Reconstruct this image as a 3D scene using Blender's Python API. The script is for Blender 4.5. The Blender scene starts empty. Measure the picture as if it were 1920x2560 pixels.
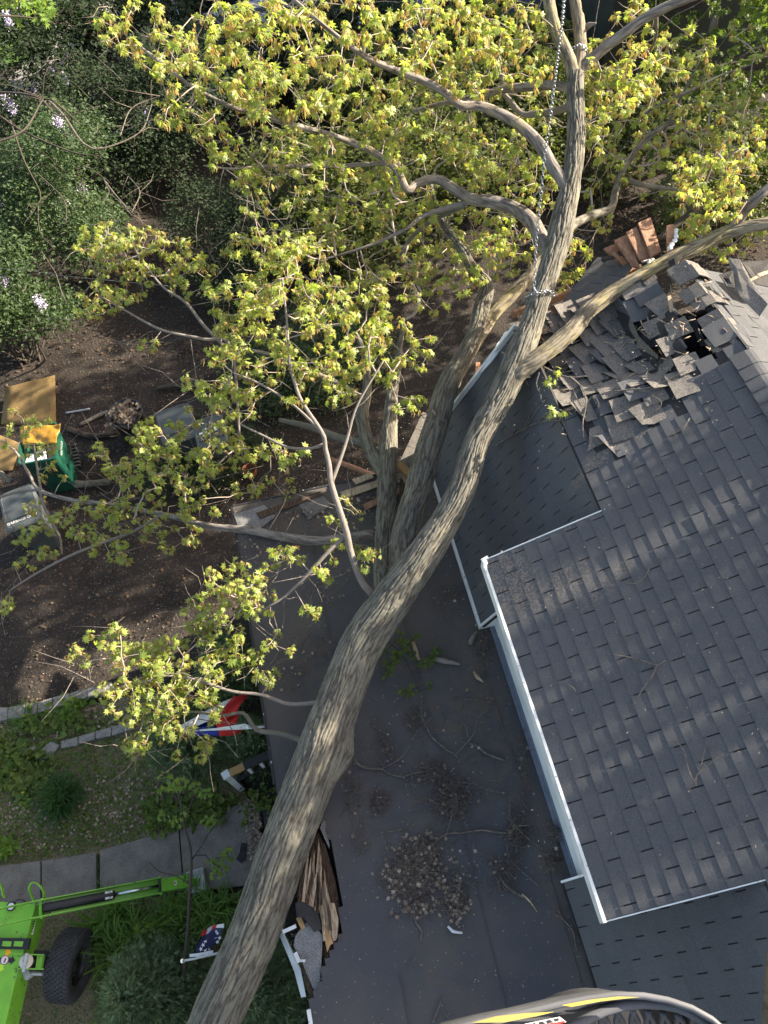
import bpy, math, random
import numpy as np
from mathutils import Vector, Matrix, noise
random.seed(7); rng = np.random.default_rng(11)
C = bpy.context.scene
COL = C.collection
# ---------------------------------------------------------------- camera, sky, sun, exposure
F = 1870.0; CAMH = 10.6
_M = np.array([[0.972773, -0.217799, 0.079231], [-0.228078, -0.838908, 0.494179], [-0.041165, -0.498795, -0.865742]])
_U, _s, _V = np.linalg.svd(_M); _M = _U @ _V
cam_d = bpy.data.cameras.new('camera'); cam = bpy.data.objects.new('camera', cam_d); COL.objects.link(cam)
cam.matrix_world = Matrix(((_M[0][0], -_M[0][1], -_M[0][2], 0), (_M[1][0], -_M[1][1], -_M[1][2], 0), (_M[2][0], -_M[2][1], -_M[2][2], CAMH), (0, 0, 0, 1)))
cam_d.sensor_fit = 'VERTICAL'; cam_d.sensor_height = 24.0; cam_d.sensor_width = 18.0
cam_d.lens = 24.0 * F / 2560.0
cam_d.clip_start = 0.05; cam_d.clip_end = 600
C.camera = cam
SUN_AZ = math.radians(10); SUN_EL = math.radians(26.4)          # azimuth from +X towards +Y
W = bpy.data.worlds.new('World'); C.world = W; W.use_nodes = True
_nt = W.node_tree; _bg = _nt.nodes['Background']
_sky = _nt.nodes.new('ShaderNodeTexSky'); _sky.sky_type = 'NISHITA'; _sky.sun_disc = False
_sky.sun_elevation = SUN_EL; _sky.sun_rotation = math.radians(90) - SUN_AZ
_sky.air_density = 1.0; _sky.dust_density = 2.0; _sky.ozone_density = 1.0
_tint = _nt.nodes.new('ShaderNodeMix'); _tint.data_type = 'RGBA'; _tint.blend_type = 'MULTIPLY'; _tint.inputs[0].default_value = 1.0; _tint.inputs[7].default_value = (1.16, 1.0, 0.84, 1)
_nt.links.new(_sky.outputs[0], _tint.inputs[6]); _nt.links.new(_tint.outputs[2], _bg.inputs[0]); _bg.inputs[1].default_value = 0.102
sl = bpy.data.lights.new('sun', 'SUN'); sl.energy = 5.0; sl.angle = math.radians(0.5); sl.color = (1.0, 0.88, 0.70)
so = bpy.data.objects.new('sun', sl); COL.objects.link(so)
SUNV = Vector((math.cos(SUN_EL) * math.cos(SUN_AZ), math.cos(SUN_EL) * math.sin(SUN_AZ), math.sin(SUN_EL)))
so.rotation_euler = SUNV.to_track_quat('Z', 'Y').to_euler(); so.location = (20, 15, 20)
C.view_settings.view_transform = 'Standard'; C.view_settings.look = 'None'; C.view_settings.gamma = 1.0
C.view_settings.exposure = 2.02

# ---------------------------------------------------------------- where things stand
_O = np.array([0, 0, CAMH])
def P(u, v, z):                       # where the sight line through a photo point meets height z
    d = _M @ np.array([(u - 960) / F, (v - 1280) / F, 1.0]); return _O + d * ((z - CAMH) / d[2])
def depth(p):
    return float((np.array(p) - _O) @ _M[:, 2])
def onplane(u, v, a, c, t):           # plane z = c + (x-a)*t
    d = _M @ np.array([(u - 960) / F, (v - 1280) / F, 1.0]); k = (c - CAMH - a * t) / (d[2] - d[0] * t); return _O + d * k
T24 = math.tan(math.radians(24)); C24 = math.cos(math.radians(24))
def onroof(u, v): return onplane(u, v, 1.36, 4.33, T24)

# ---------------------------------------------------------------- mesh helpers
def wloc(o):
    v = Vector((0, 0, 0))
    while o is not None: v += o.location; o = o.parent
    return v
def tag(o, label=None, cat=None, group=None, kind=None):
    if label: o['label'] = label
    if cat: o['category'] = cat
    if group: o['group'] = group
    if kind: o['kind'] = kind
    return o
def thing(name, label, cat, loc, group=None, parent=None):
    o = bpy.data.objects.new(name, None); COL.objects.link(o); o.location = Vector([float(x) for x in loc]); o.empty_display_size = 0.1
    return tag(o, label, cat, group)
class MB:
    def __init__(s): s.v = []; s.f = []; s.m = []; s.a = None; s.sm = []
    def add(s, vs, fs, mi=0, smooth=False):
        b = len(s.v); s.v += [tuple(float(c) for c in v) for v in vs]
        for f in fs: s.f.append(tuple(i + b for i in f)); s.m.append(mi); s.sm.append(smooth)
        return s
    def quad(s, a, b, c, d, mi=0): return s.add([a, b, c, d], [(0, 1, 2, 3)], mi)
    def box(s, c, size, rz=0.0, mi=0, rot=None, taper=1.0):
        x, y, z = size[0] / 2, size[1] / 2, size[2] / 2
        R = rot if rot is not None else Matrix.Rotation(rz, 3, 'Z')
        vs = []
        for k, (i, j) in ((-1, (-1, -1)), (-1, (1, -1)), (-1, (1, 1)), (-1, (-1, 1)), (1, (-1, -1)), (1, (1, -1)), (1, (1, 1)), (1, (-1, 1))):
            q = taper if k > 0 else 1.0
            p = R @ Vector((i * x * q, j * y * q, k * z)); vs.append((c[0] + p[0], c[1] + p[1], c[2] + p[2]))
        return s.add(vs, [(3, 2, 1, 0), (4, 5, 6, 7), (0, 1, 5, 4), (1, 2, 6, 5), (2, 3, 7, 6), (3, 0, 4, 7)], mi)
    def beam(s, a, b, w, h, mi=0, up=(0, 0, 1)):      # box from a to b, w across, h along up
        a = Vector([float(q) for q in a]); b = Vector([float(q) for q in b]); d = (b - a); L = d.length; d.normalize()
        u = Vector(up); x = d.cross(u)
        if x.length < 1e-4: x = d.cross(Vector((1, 0, 0)))
        x.normalize(); u = x.cross(d).normalized()
        R = Matrix((x, d, u)).transposed()
        return s.box((a + b) / 2, (w, L, h), mi=mi, rot=R)
    def prism(s, pts, h, mi=0, down=(0, 0, -1)):      # polygon extruded by h along down
        n = len(pts); d = Vector(down) * h
        top = [Vector([float(q) for q in p]) for p in pts]; bot = [p + d for p in top]
        s.add(top + bot, [tuple(range(n)), tuple(range(2 * n - 1, n - 1, -1))] + [(i, i + n, (i + 1) % n + n, (i + 1) % n) for i in range(n)], mi)
        return s
    def tube(s, path, radii, n=8, mi=0, smooth=True, caps=True):
        P_ = [Vector([float(q) for q in p]) for p in path]
        if not hasattr(radii, '__len__'): radii = [radii] * len(P_)
        t0 = (P_[1] - P_[0]).normalized(); x = t0.orthogonal().normalized(); rings = []
        for i, p in enumerate(P_):
            t = (P_[min(i + 1, len(P_) - 1)] - P_[max(i - 1, 0)]).normalized()
            x = (x - t * x.dot(t))
            x = x.normalized() if x.length > 1e-6 else t.orthogonal().normalized()
            y = t.cross(x); rings.append([p + (x * math.cos(a) + y * math.sin(a)) * radii[i] for a in [2 * math.pi * k / n for k in range(n)]])
        vs = [q for r in rings for q in r]; fs = []
        for i in range(len(P_) - 1):
            for k in range(n): a = i * n + k; b = i * n + (k + 1) % n; fs.append((a, b, b + n, a + n))
        if caps: fs += [tuple(range(n - 1, -1, -1)), tuple(range((len(P_) - 1) * n, len(P_) * n))]
        return s.add(vs, fs, mi, smooth)
    def lathe(s, c, prof, n=24, mi=0, axis=(0, 0, 1), smooth=True):   # prof: list of (r, h)
        ax = Vector(axis).normalized(); x = ax.orthogonal().normalized(); y = ax.cross(x); c = Vector([float(q) for q in c]); vs = []
        for r, h in prof:
            for k in range(n): a = 2 * math.pi * k / n; vs.append(c + ax * h + (x * math.cos(a) + y * math.sin(a)) * r)
        fs = [(i * n + k, i * n + (k + 1) % n, (i + 1) * n + (k + 1) % n, (i + 1) * n + k) for i in range(len(prof) - 1) for k in range(n)]
        return s.add(vs, fs, mi, smooth)
    def build(s, name, mats, parent=None, label=None, cat=None, group=None, kind=None, origin=None, bevel=0):
        me = bpy.data.meshes.new(name)
        off = wloc(parent) if parent is not None else (Vector([float(q) for q in origin]) if origin is not None else Vector((0, 0, 0)))
        me.from_pydata([(v[0] - off[0], v[1] - off[1], v[2] - off[2]) for v in s.v], [], s.f)
        if not isinstance(mats, (list, tuple)): mats = [mats]
        for m in mats: me.materials.append(m)
        me.polygons.foreach_set('material_index', s.m); me.polygons.foreach_set('use_smooth', s.sm)
        o = bpy.data.objects.new(name, me); COL.objects.link(o)
        if parent is not None: o.parent = parent
        elif origin is not None: o.location = off
        if bevel:
            b = o.modifiers.new('b', 'BEVEL'); b.width = bevel; b.segments = 2; b.limit_method = 'ANGLE'
        return tag(o, label, cat, group, kind)
def npmesh(name, V, Fc, mats, parent=None, mi=None, rnd=None, smooth=False, label=None, cat=None, group=None, kind=None, origin=None):
    """big mesh from arrays; all faces have the same number of corners"""
    me = bpy.data.meshes.new(name)
    off = np.array(wloc(parent)) if parent is not None else (np.array(origin) if origin is not None else np.zeros(3))
    V = np.asarray(V, np.float32) - off.astype(np.float32); Fc = np.asarray(Fc, np.int32); k = Fc.shape[1]
    me.vertices.add(len(V)); me.vertices.foreach_set('co', V.ravel())
    me.loops.add(Fc.size); me.loops.foreach_set('vertex_index', Fc.ravel())
    me.polygons.add(len(Fc)); me.polygons.foreach_set('loop_start', np.arange(0, Fc.size, k, dtype=np.int32))
    if not isinstance(mats, (list, tuple)): mats = [mats]
    for m in mats: me.materials.append(m)
    if mi is not None: me.polygons.foreach_set('material_index', np.asarray(mi, np.int32))
    me.polygons.foreach_set('use_smooth', np.full(len(Fc), smooth))
    me.update(calc_edges=True)
    if rnd is not None:
        at = me.attributes.new('rnd', 'FLOAT', 'FACE'); at.data.foreach_set('value', np.asarray(rnd, np.float32))
    o = bpy.data.objects.new(name, me); COL.objects.link(o)
    if parent is not None: o.parent = parent
    elif origin is not None: o.location = Vector([float(q) for q in origin])
    return tag(o, label, cat, group, kind)
def rotmats(dirs, ups):                # frames whose X axis is dirs and Z axis close to ups
    x = dirs / np.linalg.norm(dirs, axis=1, keepdims=True); y = np.cross(ups, x); y /= np.linalg.norm(y, axis=1, keepdims=True) + 1e-9
    z = np.cross(x, y); return np.stack([x, y, z], 2)
def stamp(tv, tf, pos, R, sc):         # copies of a template as arrays
    tv = np.asarray(tv, float); tf = np.asarray(tf, int); n = len(pos)
    V = np.einsum('nij,kj->nki', R, tv) * np.asarray(sc).reshape(-1, 1, 1) + np.asarray(pos)[:, None, :]
    Fc = tf[None] + (np.arange(n) * len(tv))[:, None, None]
    return V.reshape(-1, 3), Fc.reshape(-1, tf.shape[1])

# ---------------------------------------------------------------- materials
def mat(name, col, rough=0.8, col2=None, ns=8.0, nd=6, nr=(0.35, 0.65), bump=0.0, bs=40.0, metal=0.0, spec=0.3, speck=None, sps=120, spt=0.7, stretch=None, rndcol=None, trans=None, emit=None, coord='Object'):
    m = bpy.data.materials.new(name); m.use_nodes = True; nt = m.node_tree; N = nt.nodes; L = nt.links
    b = N['Principled BSDF']; b.inputs['Roughness'].default_value = rough; b.inputs['Metallic'].default_value = metal
    b.inputs['Specular IOR Level'].default_value = spec
    tc = N.new('ShaderNodeTexCoord'); vec = tc.outputs[coord]
    if stretch:
        mp = N.new('ShaderNodeMapping'); mp.inputs['Scale'].default_value = stretch; L.new(vec, mp.inputs[0]); vec = mp.outputs[0]
    cur = None
    def rgb(c):
        n = N.new('ShaderNodeRGB'); n.outputs[0].default_value = (*c, 1); return n.outputs[0]
    cur = rgb(col)
    def mix(fac, a, bb):
        x = N.new('ShaderNodeMix'); x.data_type = 'RGBA'
        if hasattr(fac, 'links'): L.new(fac, x.inputs[0])
        else: x.inputs[0].default_value = fac
        L.new(a, x.inputs[6]); L.new(bb, x.inputs[7]); return x.outputs[2]
    def ramp(src, lo, hi):
        r = N.new('ShaderNodeMapRange'); r.inputs[1].default_value = lo; r.inputs[2].default_value = hi; L.new(src, r.inputs[0]); return r.outputs[0]
    if col2:
        t = N.new('ShaderNodeTexNoise'); t.inputs['Scale'].default_value = ns; t.inputs['Detail'].default_value = nd; L.new(vec, t.inputs[0])
        cur = mix(ramp(t.outputs[0], *nr), cur, rgb(col2))
    if rndcol:
        at = N.new('ShaderNodeAttribute'); at.attribute_name = 'rnd'; cur = mix(at.outputs['Fac'], cur, rgb(rndcol))
    if speck:
        for q, (sc, th, colr) in enumerate(speck):
            t = N.new('ShaderNodeTexVoronoi'); t.inputs['Scale'].default_value = sc; L.new(tc.outputs[coord], t.inputs[0])
            w = N.new('ShaderNodeSeparateColor'); L.new(t.outputs['Color'], w.inputs[0])
            cur = mix(ramp(w.outputs[0], th, th + 0.02), cur, rgb(colr))
    L.new(cur, b.inputs['Base Color'])
    if bump:
        t = N.new('ShaderNodeTexNoise'); t.inputs['Scale'].default_value = bs; t.inputs['Detail'].default_value = 6; L.new(vec, t.inputs[0])
        bm = N.new('ShaderNodeBump'); bm.inputs['Strength'].default_value = bump; bm.inputs['Distance'].default_value = 0.02
        L.new(t.outputs[0], bm.inputs['Height']); L.new(bm.outputs[0], b.inputs['Normal'])
    if trans:
        tr = N.new('ShaderNodeBsdfTranslucent'); sh = N.new('ShaderNodeMixShader'); sh.inputs[0].default_value = trans[0]
        tcol = rgb(trans[1])
        if rndcol and len(trans) > 2:
            tcol = mix(at.outputs['Fac'], tcol, rgb(trans[2]))
        L.new(tcol, tr.inputs[0]); L.new(b.outputs[0], sh.inputs[1]); L.new(tr.outputs[0], sh.inputs[2]); L.new(sh.outputs[0], N['Material Output'].inputs[0])
    m['cur'] = 0
    return m
def smears(m, ells, col, ns=60, lo=0.45, hi=0.62):
    """wear of its own colour inside ellipses given as (centre, half sizes, yaw)"""
    nt = m.node_tree; N = nt.nodes; L = nt.links; b = N['Principled BSDF']; cur = b.inputs['Base Color'].links[0].from_socket
    g = N.new('ShaderNodeNewGeometry')
    for (c, s, yaw, amt) in ells:
        mp = N.new('ShaderNodeMapping'); mp.vector_type = 'TEXTURE'; mp.inputs['Location'].default_value = c; mp.inputs['Scale'].default_value = s; mp.inputs['Rotation'].default_value = (0, 0, yaw)
        L.new(g.outputs['Position'], mp.inputs[0])
        ln = N.new('ShaderNodeVectorMath'); ln.operation = 'LENGTH'; L.new(mp.outputs[0], ln.inputs[0])
        r = N.new('ShaderNodeMapRange'); r.inputs[1].default_value = 1.0; r.inputs[2].default_value = 0.4; L.new(ln.outputs['Value'], r.inputs[0])
        t = N.new('ShaderNodeTexNoise'); t.inputs['Scale'].default_value = ns; t.inputs['Detail'].default_value = 5; t.inputs['Roughness'].default_value = 0.7; L.new(g.outputs['Position'], t.inputs[0])
        r2 = N.new('ShaderNodeMapRange'); r2.inputs[1].default_value = lo; r2.inputs[2].default_value = hi; L.new(t.outputs[0], r2.inputs[0])
        mu = N.new('ShaderNodeMath'); mu.operation = 'MULTIPLY'; L.new(r.outputs[0], mu.inputs[0]); L.new(r2.outputs[0], mu.inputs[1])
        m2 = N.new('ShaderNodeMath'); m2.operation = 'MULTIPLY'; m2.inputs[1].default_value = amt; L.new(mu.outputs[0], m2.inputs[0])
        x = N.new('ShaderNodeMix'); x.data_type = 'RGBA'; x.inputs[7].default_value = (*col, 1); L.new(m2.outputs[0], x.inputs[0]); L.new(cur, x.inputs[6]); cur = x.outputs[2]
    L.new(cur, b.inputs['Base Color'])
def barkmat(name, col, col2, lichen=None, lt=(0.55, 0.7)):
    m = bpy.data.materials.new(name); m.use_nodes = True; nt = m.node_tree; N = nt.nodes; L = nt.links; b = N['Principled BSDF']
    b.inputs['Roughness'].default_value = 0.9; b.inputs['Specular IOR Level'].default_value = 0.15
    at = N.new('ShaderNodeAttribute'); at.attribute_name = 'bk'
    mp = N.new('ShaderNodeMapping'); mp.inputs['Scale'].default_value = (1, 1, 0.22); L.new(at.outputs['Vector'], mp.inputs[0])
    t = N.new('ShaderNodeTexNoise'); t.inputs['Scale'].default_value = 90; t.inputs['Detail'].default_value = 7; t.inputs['Roughness'].default_value = 0.62; t.inputs['Distortion'].default_value = 0.4; L.new(mp.outputs[0], t.inputs[0])
    hh = N.new('ShaderNodeAttribute'); hh.attribute_name = 'groove'
    ad = N.new('ShaderNodeMath'); ad.operation = 'MULTIPLY_ADD'; ad.inputs[1].default_value = 1.1; L.new(t.outputs[0], ad.inputs[0]); L.new(hh.outputs['Fac'], ad.inputs[2])
    r = N.new('ShaderNodeMapRange'); r.inputs[1].default_value = 0.62; r.inputs[2].default_value = 1.45; L.new(ad.outputs[0], r.inputs[0])
    x = N.new('ShaderNodeMix'); x.data_type = 'RGBA'; x.inputs[6].default_value = (*col2, 1); x.inputs[7].default_value = (*col, 1); L.new(r.outputs[0], x.inputs[0]); cur = x.outputs[2]
    g = N.new('ShaderNodeNewGeometry')
    t2 = N.new('ShaderNodeTexNoise'); t2.inputs['Scale'].default_value = 3.0; t2.inputs['Detail'].default_value = 8; L.new(g.outputs['Position'], t2.inputs[0])
    if lichen:
        r2 = N.new('ShaderNodeMapRange'); r2.inputs[1].default_value = lt[0]; r2.inputs[2].default_value = lt[1]; L.new(t2.outputs[0], r2.inputs[0])
        mu = N.new('ShaderNodeMath'); mu.operation = 'MULTIPLY'; L.new(r2.outputs[0], mu.inputs[0]); L.new(r.outputs[0], mu.inputs[1])
        x2 = N.new('ShaderNodeMix'); x2.data_type = 'RGBA'; x2.inputs[7].default_value = (*lichen, 1); L.new(mu.outputs[0], x2.inputs[0]); L.new(cur, x2.inputs[6]); cur = x2.outputs[2]
    L.new(cur, b.inputs['Base Color'])
    bm = N.new('ShaderNodeBump'); bm.inputs['Strength'].default_value = 0.9; bm.inputs['Distance'].default_value = 0.008; L.new(t.outputs[0], bm.inputs['Height']); L.new(bm.outputs[0], b.inputs['Normal'])
    return m
SHG = [(300, 0.90, (0.14, 0.146, 0.158)), (340, 0.92, (0.062, 0.065, 0.072))]
M = dict(
 shingle=mat('shingle_asphalt', (0.096, 0.100, 0.110), 0.95, (0.112, 0.114, 0.122), 2.2, bump=0.5, bs=420, speck=SHG, spec=0.2, rndcol=(0.092, 0.096, 0.106)),
 shingle_worn_sunlit=mat('shingle_worn_sunlit', (0.25, 0.228, 0.208), 0.95, (0.155, 0.145, 0.138), 14, bump=0.7, bs=300, speck=[(200, 0.7, (0.26, 0.24, 0.22)), (240, 0.85, (0.05, 0.05, 0.05))], rndcol=(0.165, 0.152, 0.14)),  # worn shingle of the sunlit area, sunlight put into its paler colour
 felt=mat('roofing_felt', (0.022, 0.022, 0.025), 0.85, (0.04, 0.038, 0.038), 9, bump=0.3, bs=60),
 roll=mat('roll_roofing', (0.072, 0.072, 0.080), 0.93, (0.100, 0.092, 0.090), 1.6, nr=(0.38, 0.66), bump=0.35, bs=300, speck=[(380, 0.93, (0.12, 0.115, 0.11)), (60, 0.993, (0.25, 0.24, 0.22))], spec=0.25),
 gran=mat('granulated_sheet', (0.20, 0.20, 0.205), 0.95, (0.13, 0.125, 0.12), 12, bump=0.8, bs=260, speck=[(300, 0.6, (0.34, 0.34, 0.35))]),
 white=mat('white_painted_trim', (0.70, 0.73, 0.74), 0.55, (0.50, 0.53, 0.53), 6, nr=(0.45, 0.75), bump=0.15, bs=20, speck=[(70, 0.985, (0.25, 0.22, 0.19))]),
 siding=mat('white_siding', (0.70, 0.75, 0.76), 0.5, (0.58, 0.63, 0.64), 3),
 flash=mat('blue_grey_flashing', (0.16, 0.19, 0.25), 0.55, (0.22, 0.24, 0.29), 12, metal=0.3),
 wood=mat('weathered_sheathing', (0.34, 0.19, 0.115), 0.8, (0.20, 0.11, 0.07), 7, bump=0.35, bs=30, stretch=(6, 1, 6)),
 woodpale=mat('fresh_split_wood', (0.60, 0.48, 0.34), 0.8, (0.25, 0.17, 0.115), 16, bump=0.6, bs=60, stretch=(8, 0.7, 8)),
 woodrot=mat('rotted_wood', (0.16, 0.105, 0.07), 0.95, (0.045, 0.03, 0.024), 18, bump=1.0, bs=50, stretch=(8, 0.8, 8)),
 woodtan=mat('bare_lumber', (0.42, 0.27, 0.12), 0.7, (0.33, 0.2, 0.09), 14, stretch=(5, 1, 1)),
 dark=mat('cavity_shade', (0.010, 0.009, 0.009), 1.0),  # near-black, shade of holes and gaps put into the colour
 blackpaint=mat('black_painted_wood', (0.022, 0.022, 0.026), 0.6, (0.035, 0.035, 0.04), 8, bump=0.1, bs=30, speck=[(50, 0.97, (0.4, 0.4, 0.4))]),
 concrete=mat('concrete_slab', (0.22, 0.20, 0.18), 0.95, (0.14, 0.125, 0.115), 4, bump=0.4, bs=90, speck=[(170, 0.88, (0.25, 0.24, 0.22)), (140, 0.95, (0.06, 0.055, 0.05))]),
 stone=mat('cast_stone_block', (0.27, 0.255, 0.235), 0.95, (0.18, 0.17, 0.16), 9, bump=0.6, bs=50, speck=[(120, 0.9, (0.36, 0.34, 0.31))]),
 green=mat('green_painted_steel', (0.185, 0.47, 0.04), 0.4, (0.145, 0.36, 0.035), 7, nd=9, nr=(0.45, 0.8), spec=0.5, bump=0.06, bs=14, speck=[(45, 0.975, (0.10, 0.12, 0.05)), (22, 0.985, (0.07, 0.06, 0.04))]),
 greendk=mat('green_painted_steel_side', (0.17, 0.45, 0.04), 0.35, spec=0.5),
 black=mat('black_plastic', (0.014, 0.014, 0.016), 0.45, (0.024, 0.024, 0.027), 5, spec=0.45),
 binblack=mat('bin_plastic', (0.045, 0.055, 0.058), 0.42, (0.065, 0.075, 0.078), 3, spec=0.5, bump=0.1, bs=60),
 bingreen=mat('green_bin_plastic', (0.006, 0.052, 0.034), 0.35, (0.012, 0.075, 0.05), 4, spec=0.5),
 rubber=mat('tyre_rubber', (0.042, 0.042, 0.048), 0.75, (0.058, 0.057, 0.060), 12, bump=0.2, bs=90),
 chrome=mat('chrome_rod', (0.75, 0.76, 0.78), 0.22, metal=1.0),
 steel=mat('galvanised_steel', (0.50, 0.52, 0.53), 0.5, (0.38, 0.39, 0.40), 9, metal=0.15),
 chain=mat('steel_chain', (0.36, 0.40, 0.46), 0.38, (0.22, 0.24, 0.28), 30, metal=0.8),
 cream=mat('cream_nylon', (0.62, 0.58, 0.47), 0.5),
 yellowp=mat('yellow_plastic', (0.42, 0.24, 0.03), 0.4, (0.28, 0.14, 0.02), 9, bump=0.5, bs=14),
 osb=mat('plywood_sheet', (0.22, 0.15, 0.06), 0.85, (0.13, 0.088, 0.04), 3.5, bump=0.2, bs=40, speck=[(45, 0.93, (0.14, 0.09, 0.04))]),
 paper=mat('white_paper', (0.72, 0.73, 0.74), 0.7, (0.6, 0.62, 0.64), 20),
 brownpaper=mat('brown_cardboard', (0.34, 0.23, 0.17), 0.8, (0.26, 0.17, 0.12), 15),
 red=mat('red_cloth', (0.50, 0.025, 0.025), 0.7, (0.42, 0.02, 0.02), 7),
 blue=mat('blue_cloth', (0.03, 0.05, 0.36), 0.7, (0.02, 0.04, 0.27), 7),
 navy=mat('navy_cloth', (0.018, 0.02, 0.075), 0.7),
 cloth=mat('white_cloth', (0.62, 0.63, 0.66), 0.7, (0.5, 0.51, 0.55), 6),
 dirt=mat('bare_dirt', (0.040, 0.032, 0.027), 0.95, (0.022, 0.018, 0.016), 1.6, nd=9, bump=1.0, bs=26, speck=[(42, 0.96, (0.09, 0.07, 0.055)), (90, 0.97, (0.15, 0.125, 0.105)), (60, 0.9, (0.035, 0.027, 0.022))]),
 moss=mat('mossy_bed_soil', (0.12, 0.11, 0.055), 0.95, (0.18, 0.14, 0.09), 5, nd=9, bump=1.0, bs=40, speck=[(55, 0.8, (0.06, 0.09, 0.02)), (70, 0.9, (0.22, 0.17, 0.12))]),
 lawn=mat('lawn_grass', (0.05, 0.10, 0.018), 0.95, (0.07, 0.13, 0.025), 3, bump=0.8, bs=60),
 asphalt=mat('driveway_asphalt', (0.06, 0.058, 0.06), 0.9, (0.08, 0.076, 0.075), 3, bump=0.4, bs=90),
 litterdark=mat('dark_dead_leaf', (0.115, 0.078, 0.052), 0.9, rndcol=(0.05, 0.034, 0.025)),  # darker than the dry leaves on the roofs
 litter=mat('dry_leaf', (0.44, 0.36, 0.28), 0.85, rndcol=(0.16, 0.115, 0.085)),
 chips=mat('pale_wood_chip', (0.42, 0.37, 0.30), 0.8, rndcol=(0.16, 0.125, 0.10)),
 twig=mat('dead_twig', (0.175, 0.145, 0.125), 0.9, (0.09, 0.072, 0.062), 30, bump=0.4, bs=150),
 deadlimb=mat('grey_dead_limb', (0.19, 0.17, 0.15), 0.9, (0.10, 0.085, 0.075), 25, bump=0.6, bs=100),
 leaf=mat('maple_leaf', (0.20, 0.268, 0.062), 0.42, rndcol=(0.325, 0.37, 0.105), trans=(0.5, (0.40, 0.54, 0.055), (0.66, 0.72, 0.12)), spec=0.5),
 catkin=mat('maple_flower', (0.50, 0.37, 0.17), 0.8, rndcol=(0.44, 0.38, 0.13), trans=(0.35, (0.6, 0.40, 0.13), (0.55, 0.48, 0.13))),
 oliveleaf=mat('olive_leaf', (0.050, 0.070, 0.016), 0.55, rndcol=(0.105, 0.125, 0.026), trans=(0.35, (0.13, 0.19, 0.025), (0.24, 0.29, 0.04)), spec=0.3),
 leafgreen=mat('fresh_green_leaf', (0.055, 0.10, 0.018), 0.5, rndcol=(0.12, 0.16, 0.026), trans=(0.4, (0.13, 0.24, 0.03), (0.26, 0.36, 0.04)), spec=0.35),
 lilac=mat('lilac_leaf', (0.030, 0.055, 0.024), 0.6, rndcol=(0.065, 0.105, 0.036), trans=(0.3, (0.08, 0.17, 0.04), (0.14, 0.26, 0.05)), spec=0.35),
 lilacdark=mat('shaded_lilac_leaf', (0.018, 0.030, 0.017), 0.75, rndcol=(0.042, 0.060, 0.030), trans=(0.25, (0.05, 0.10, 0.03), (0.09, 0.16, 0.04)), spec=0.2),  # darker copy of the lilac leaf, bush shade put into the colour
 bloom=mat('lilac_bloom', (0.46, 0.40, 0.60), 0.8, rndcol=(0.62, 0.58, 0.74)),
 juniper=mat('juniper_spray', (0.075, 0.125, 0.060), 0.7, rndcol=(0.17, 0.23, 0.11), trans=(0.2, (0.1, 0.18, 0.05), (0.16, 0.25, 0.07))),
 blade=mat('grass_blade', (0.07, 0.15, 0.028), 0.5, rndcol=(0.15, 0.25, 0.05), trans=(0.35, (0.12, 0.28, 0.03), (0.22, 0.4, 0.05))),
 darkblade=mat('dark_grass_blade', (0.025, 0.07, 0.018), 0.5, rndcol=(0.05, 0.11, 0.025), trans=(0.3, (0.06, 0.16, 0.03), (0.1, 0.22, 0.03))),
 hosta=mat('hosta_leaf', (0.10, 0.19, 0.03), 0.45, rndcol=(0.16, 0.25, 0.045), trans=(0.35, (0.3, 0.45, 0.05), (0.4, 0.5, 0.08))),
 weed=mat('weed_leaf', (0.075, 0.13, 0.03), 0.6, rndcol=(0.15, 0.19, 0.045), trans=(0.3, (0.15, 0.28, 0.03), (0.25, 0.36, 0.04))),
 dandelion=mat('dandelion_bloom', (0.8, 0.55, 0.02), 0.7),
 darksiding=mat('dark_green_siding', (0.030, 0.038, 0.030), 0.7, (0.022, 0.028, 0.022), 3),
 carpaint=mat('silver_car_paint', (0.34, 0.36, 0.42), 0.35, metal=0.4, spec=0.6),
 carblue=mat('dark_blue_car_paint', (0.10, 0.13, 0.2), 0.35, metal=0.3, spec=0.6),
 glass=mat('dark_window_glass', (0.01, 0.012, 0.015), 0.08, spec=0.8),
 foam=mat('white_foam', (0.75, 0.76, 0.78), 0.9, bump=0.6, bs=60),
 tubgrey=mat('grey_basket_shell', (0.045, 0.047, 0.052), 0.55, (0.075, 0.078, 0.085), 7, bump=0.1, bs=40),
 tublight=mat('light_grey_rim', (0.115, 0.12, 0.135), 0.5, (0.085, 0.09, 0.10), 12),
 yellow=mat('yellow_stripe', (0.42, 0.33, 0.06), 0.6, (0.26, 0.22, 0.09), 20),
 strap=mat('tan_strap', (0.20, 0.155, 0.11), 0.9, (0.11, 0.085, 0.065), 40, bump=0.6, bs=90, stretch=(8, 1, 1)),
 ink=mat('printed_ink', (0.02, 0.02, 0.02), 0.6), inkw=mat('white_print', (0.72, 0.72, 0.70), 0.6), inkr=mat('red_print', (0.5, 0.04, 0.03), 0.6),
 inko=mat('orange_print', (0.85, 0.42, 0.02), 0.6), inky=mat('lime_print', (0.45, 0.72, 0.05), 0.6), plum=mat('plum_print', (0.3, 0.07, 0.13), 0.6),
 insul=mat('attic_insulation', (0.42, 0.30, 0.20), 0.95, (0.30, 0.2, 0.14), 15, bump=0.8, bs=30),
 terracotta=mat('terracotta_pot', (0.25, 0.085, 0.05), 0.8, (0.19, 0.06, 0.04), 9),
)
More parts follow.
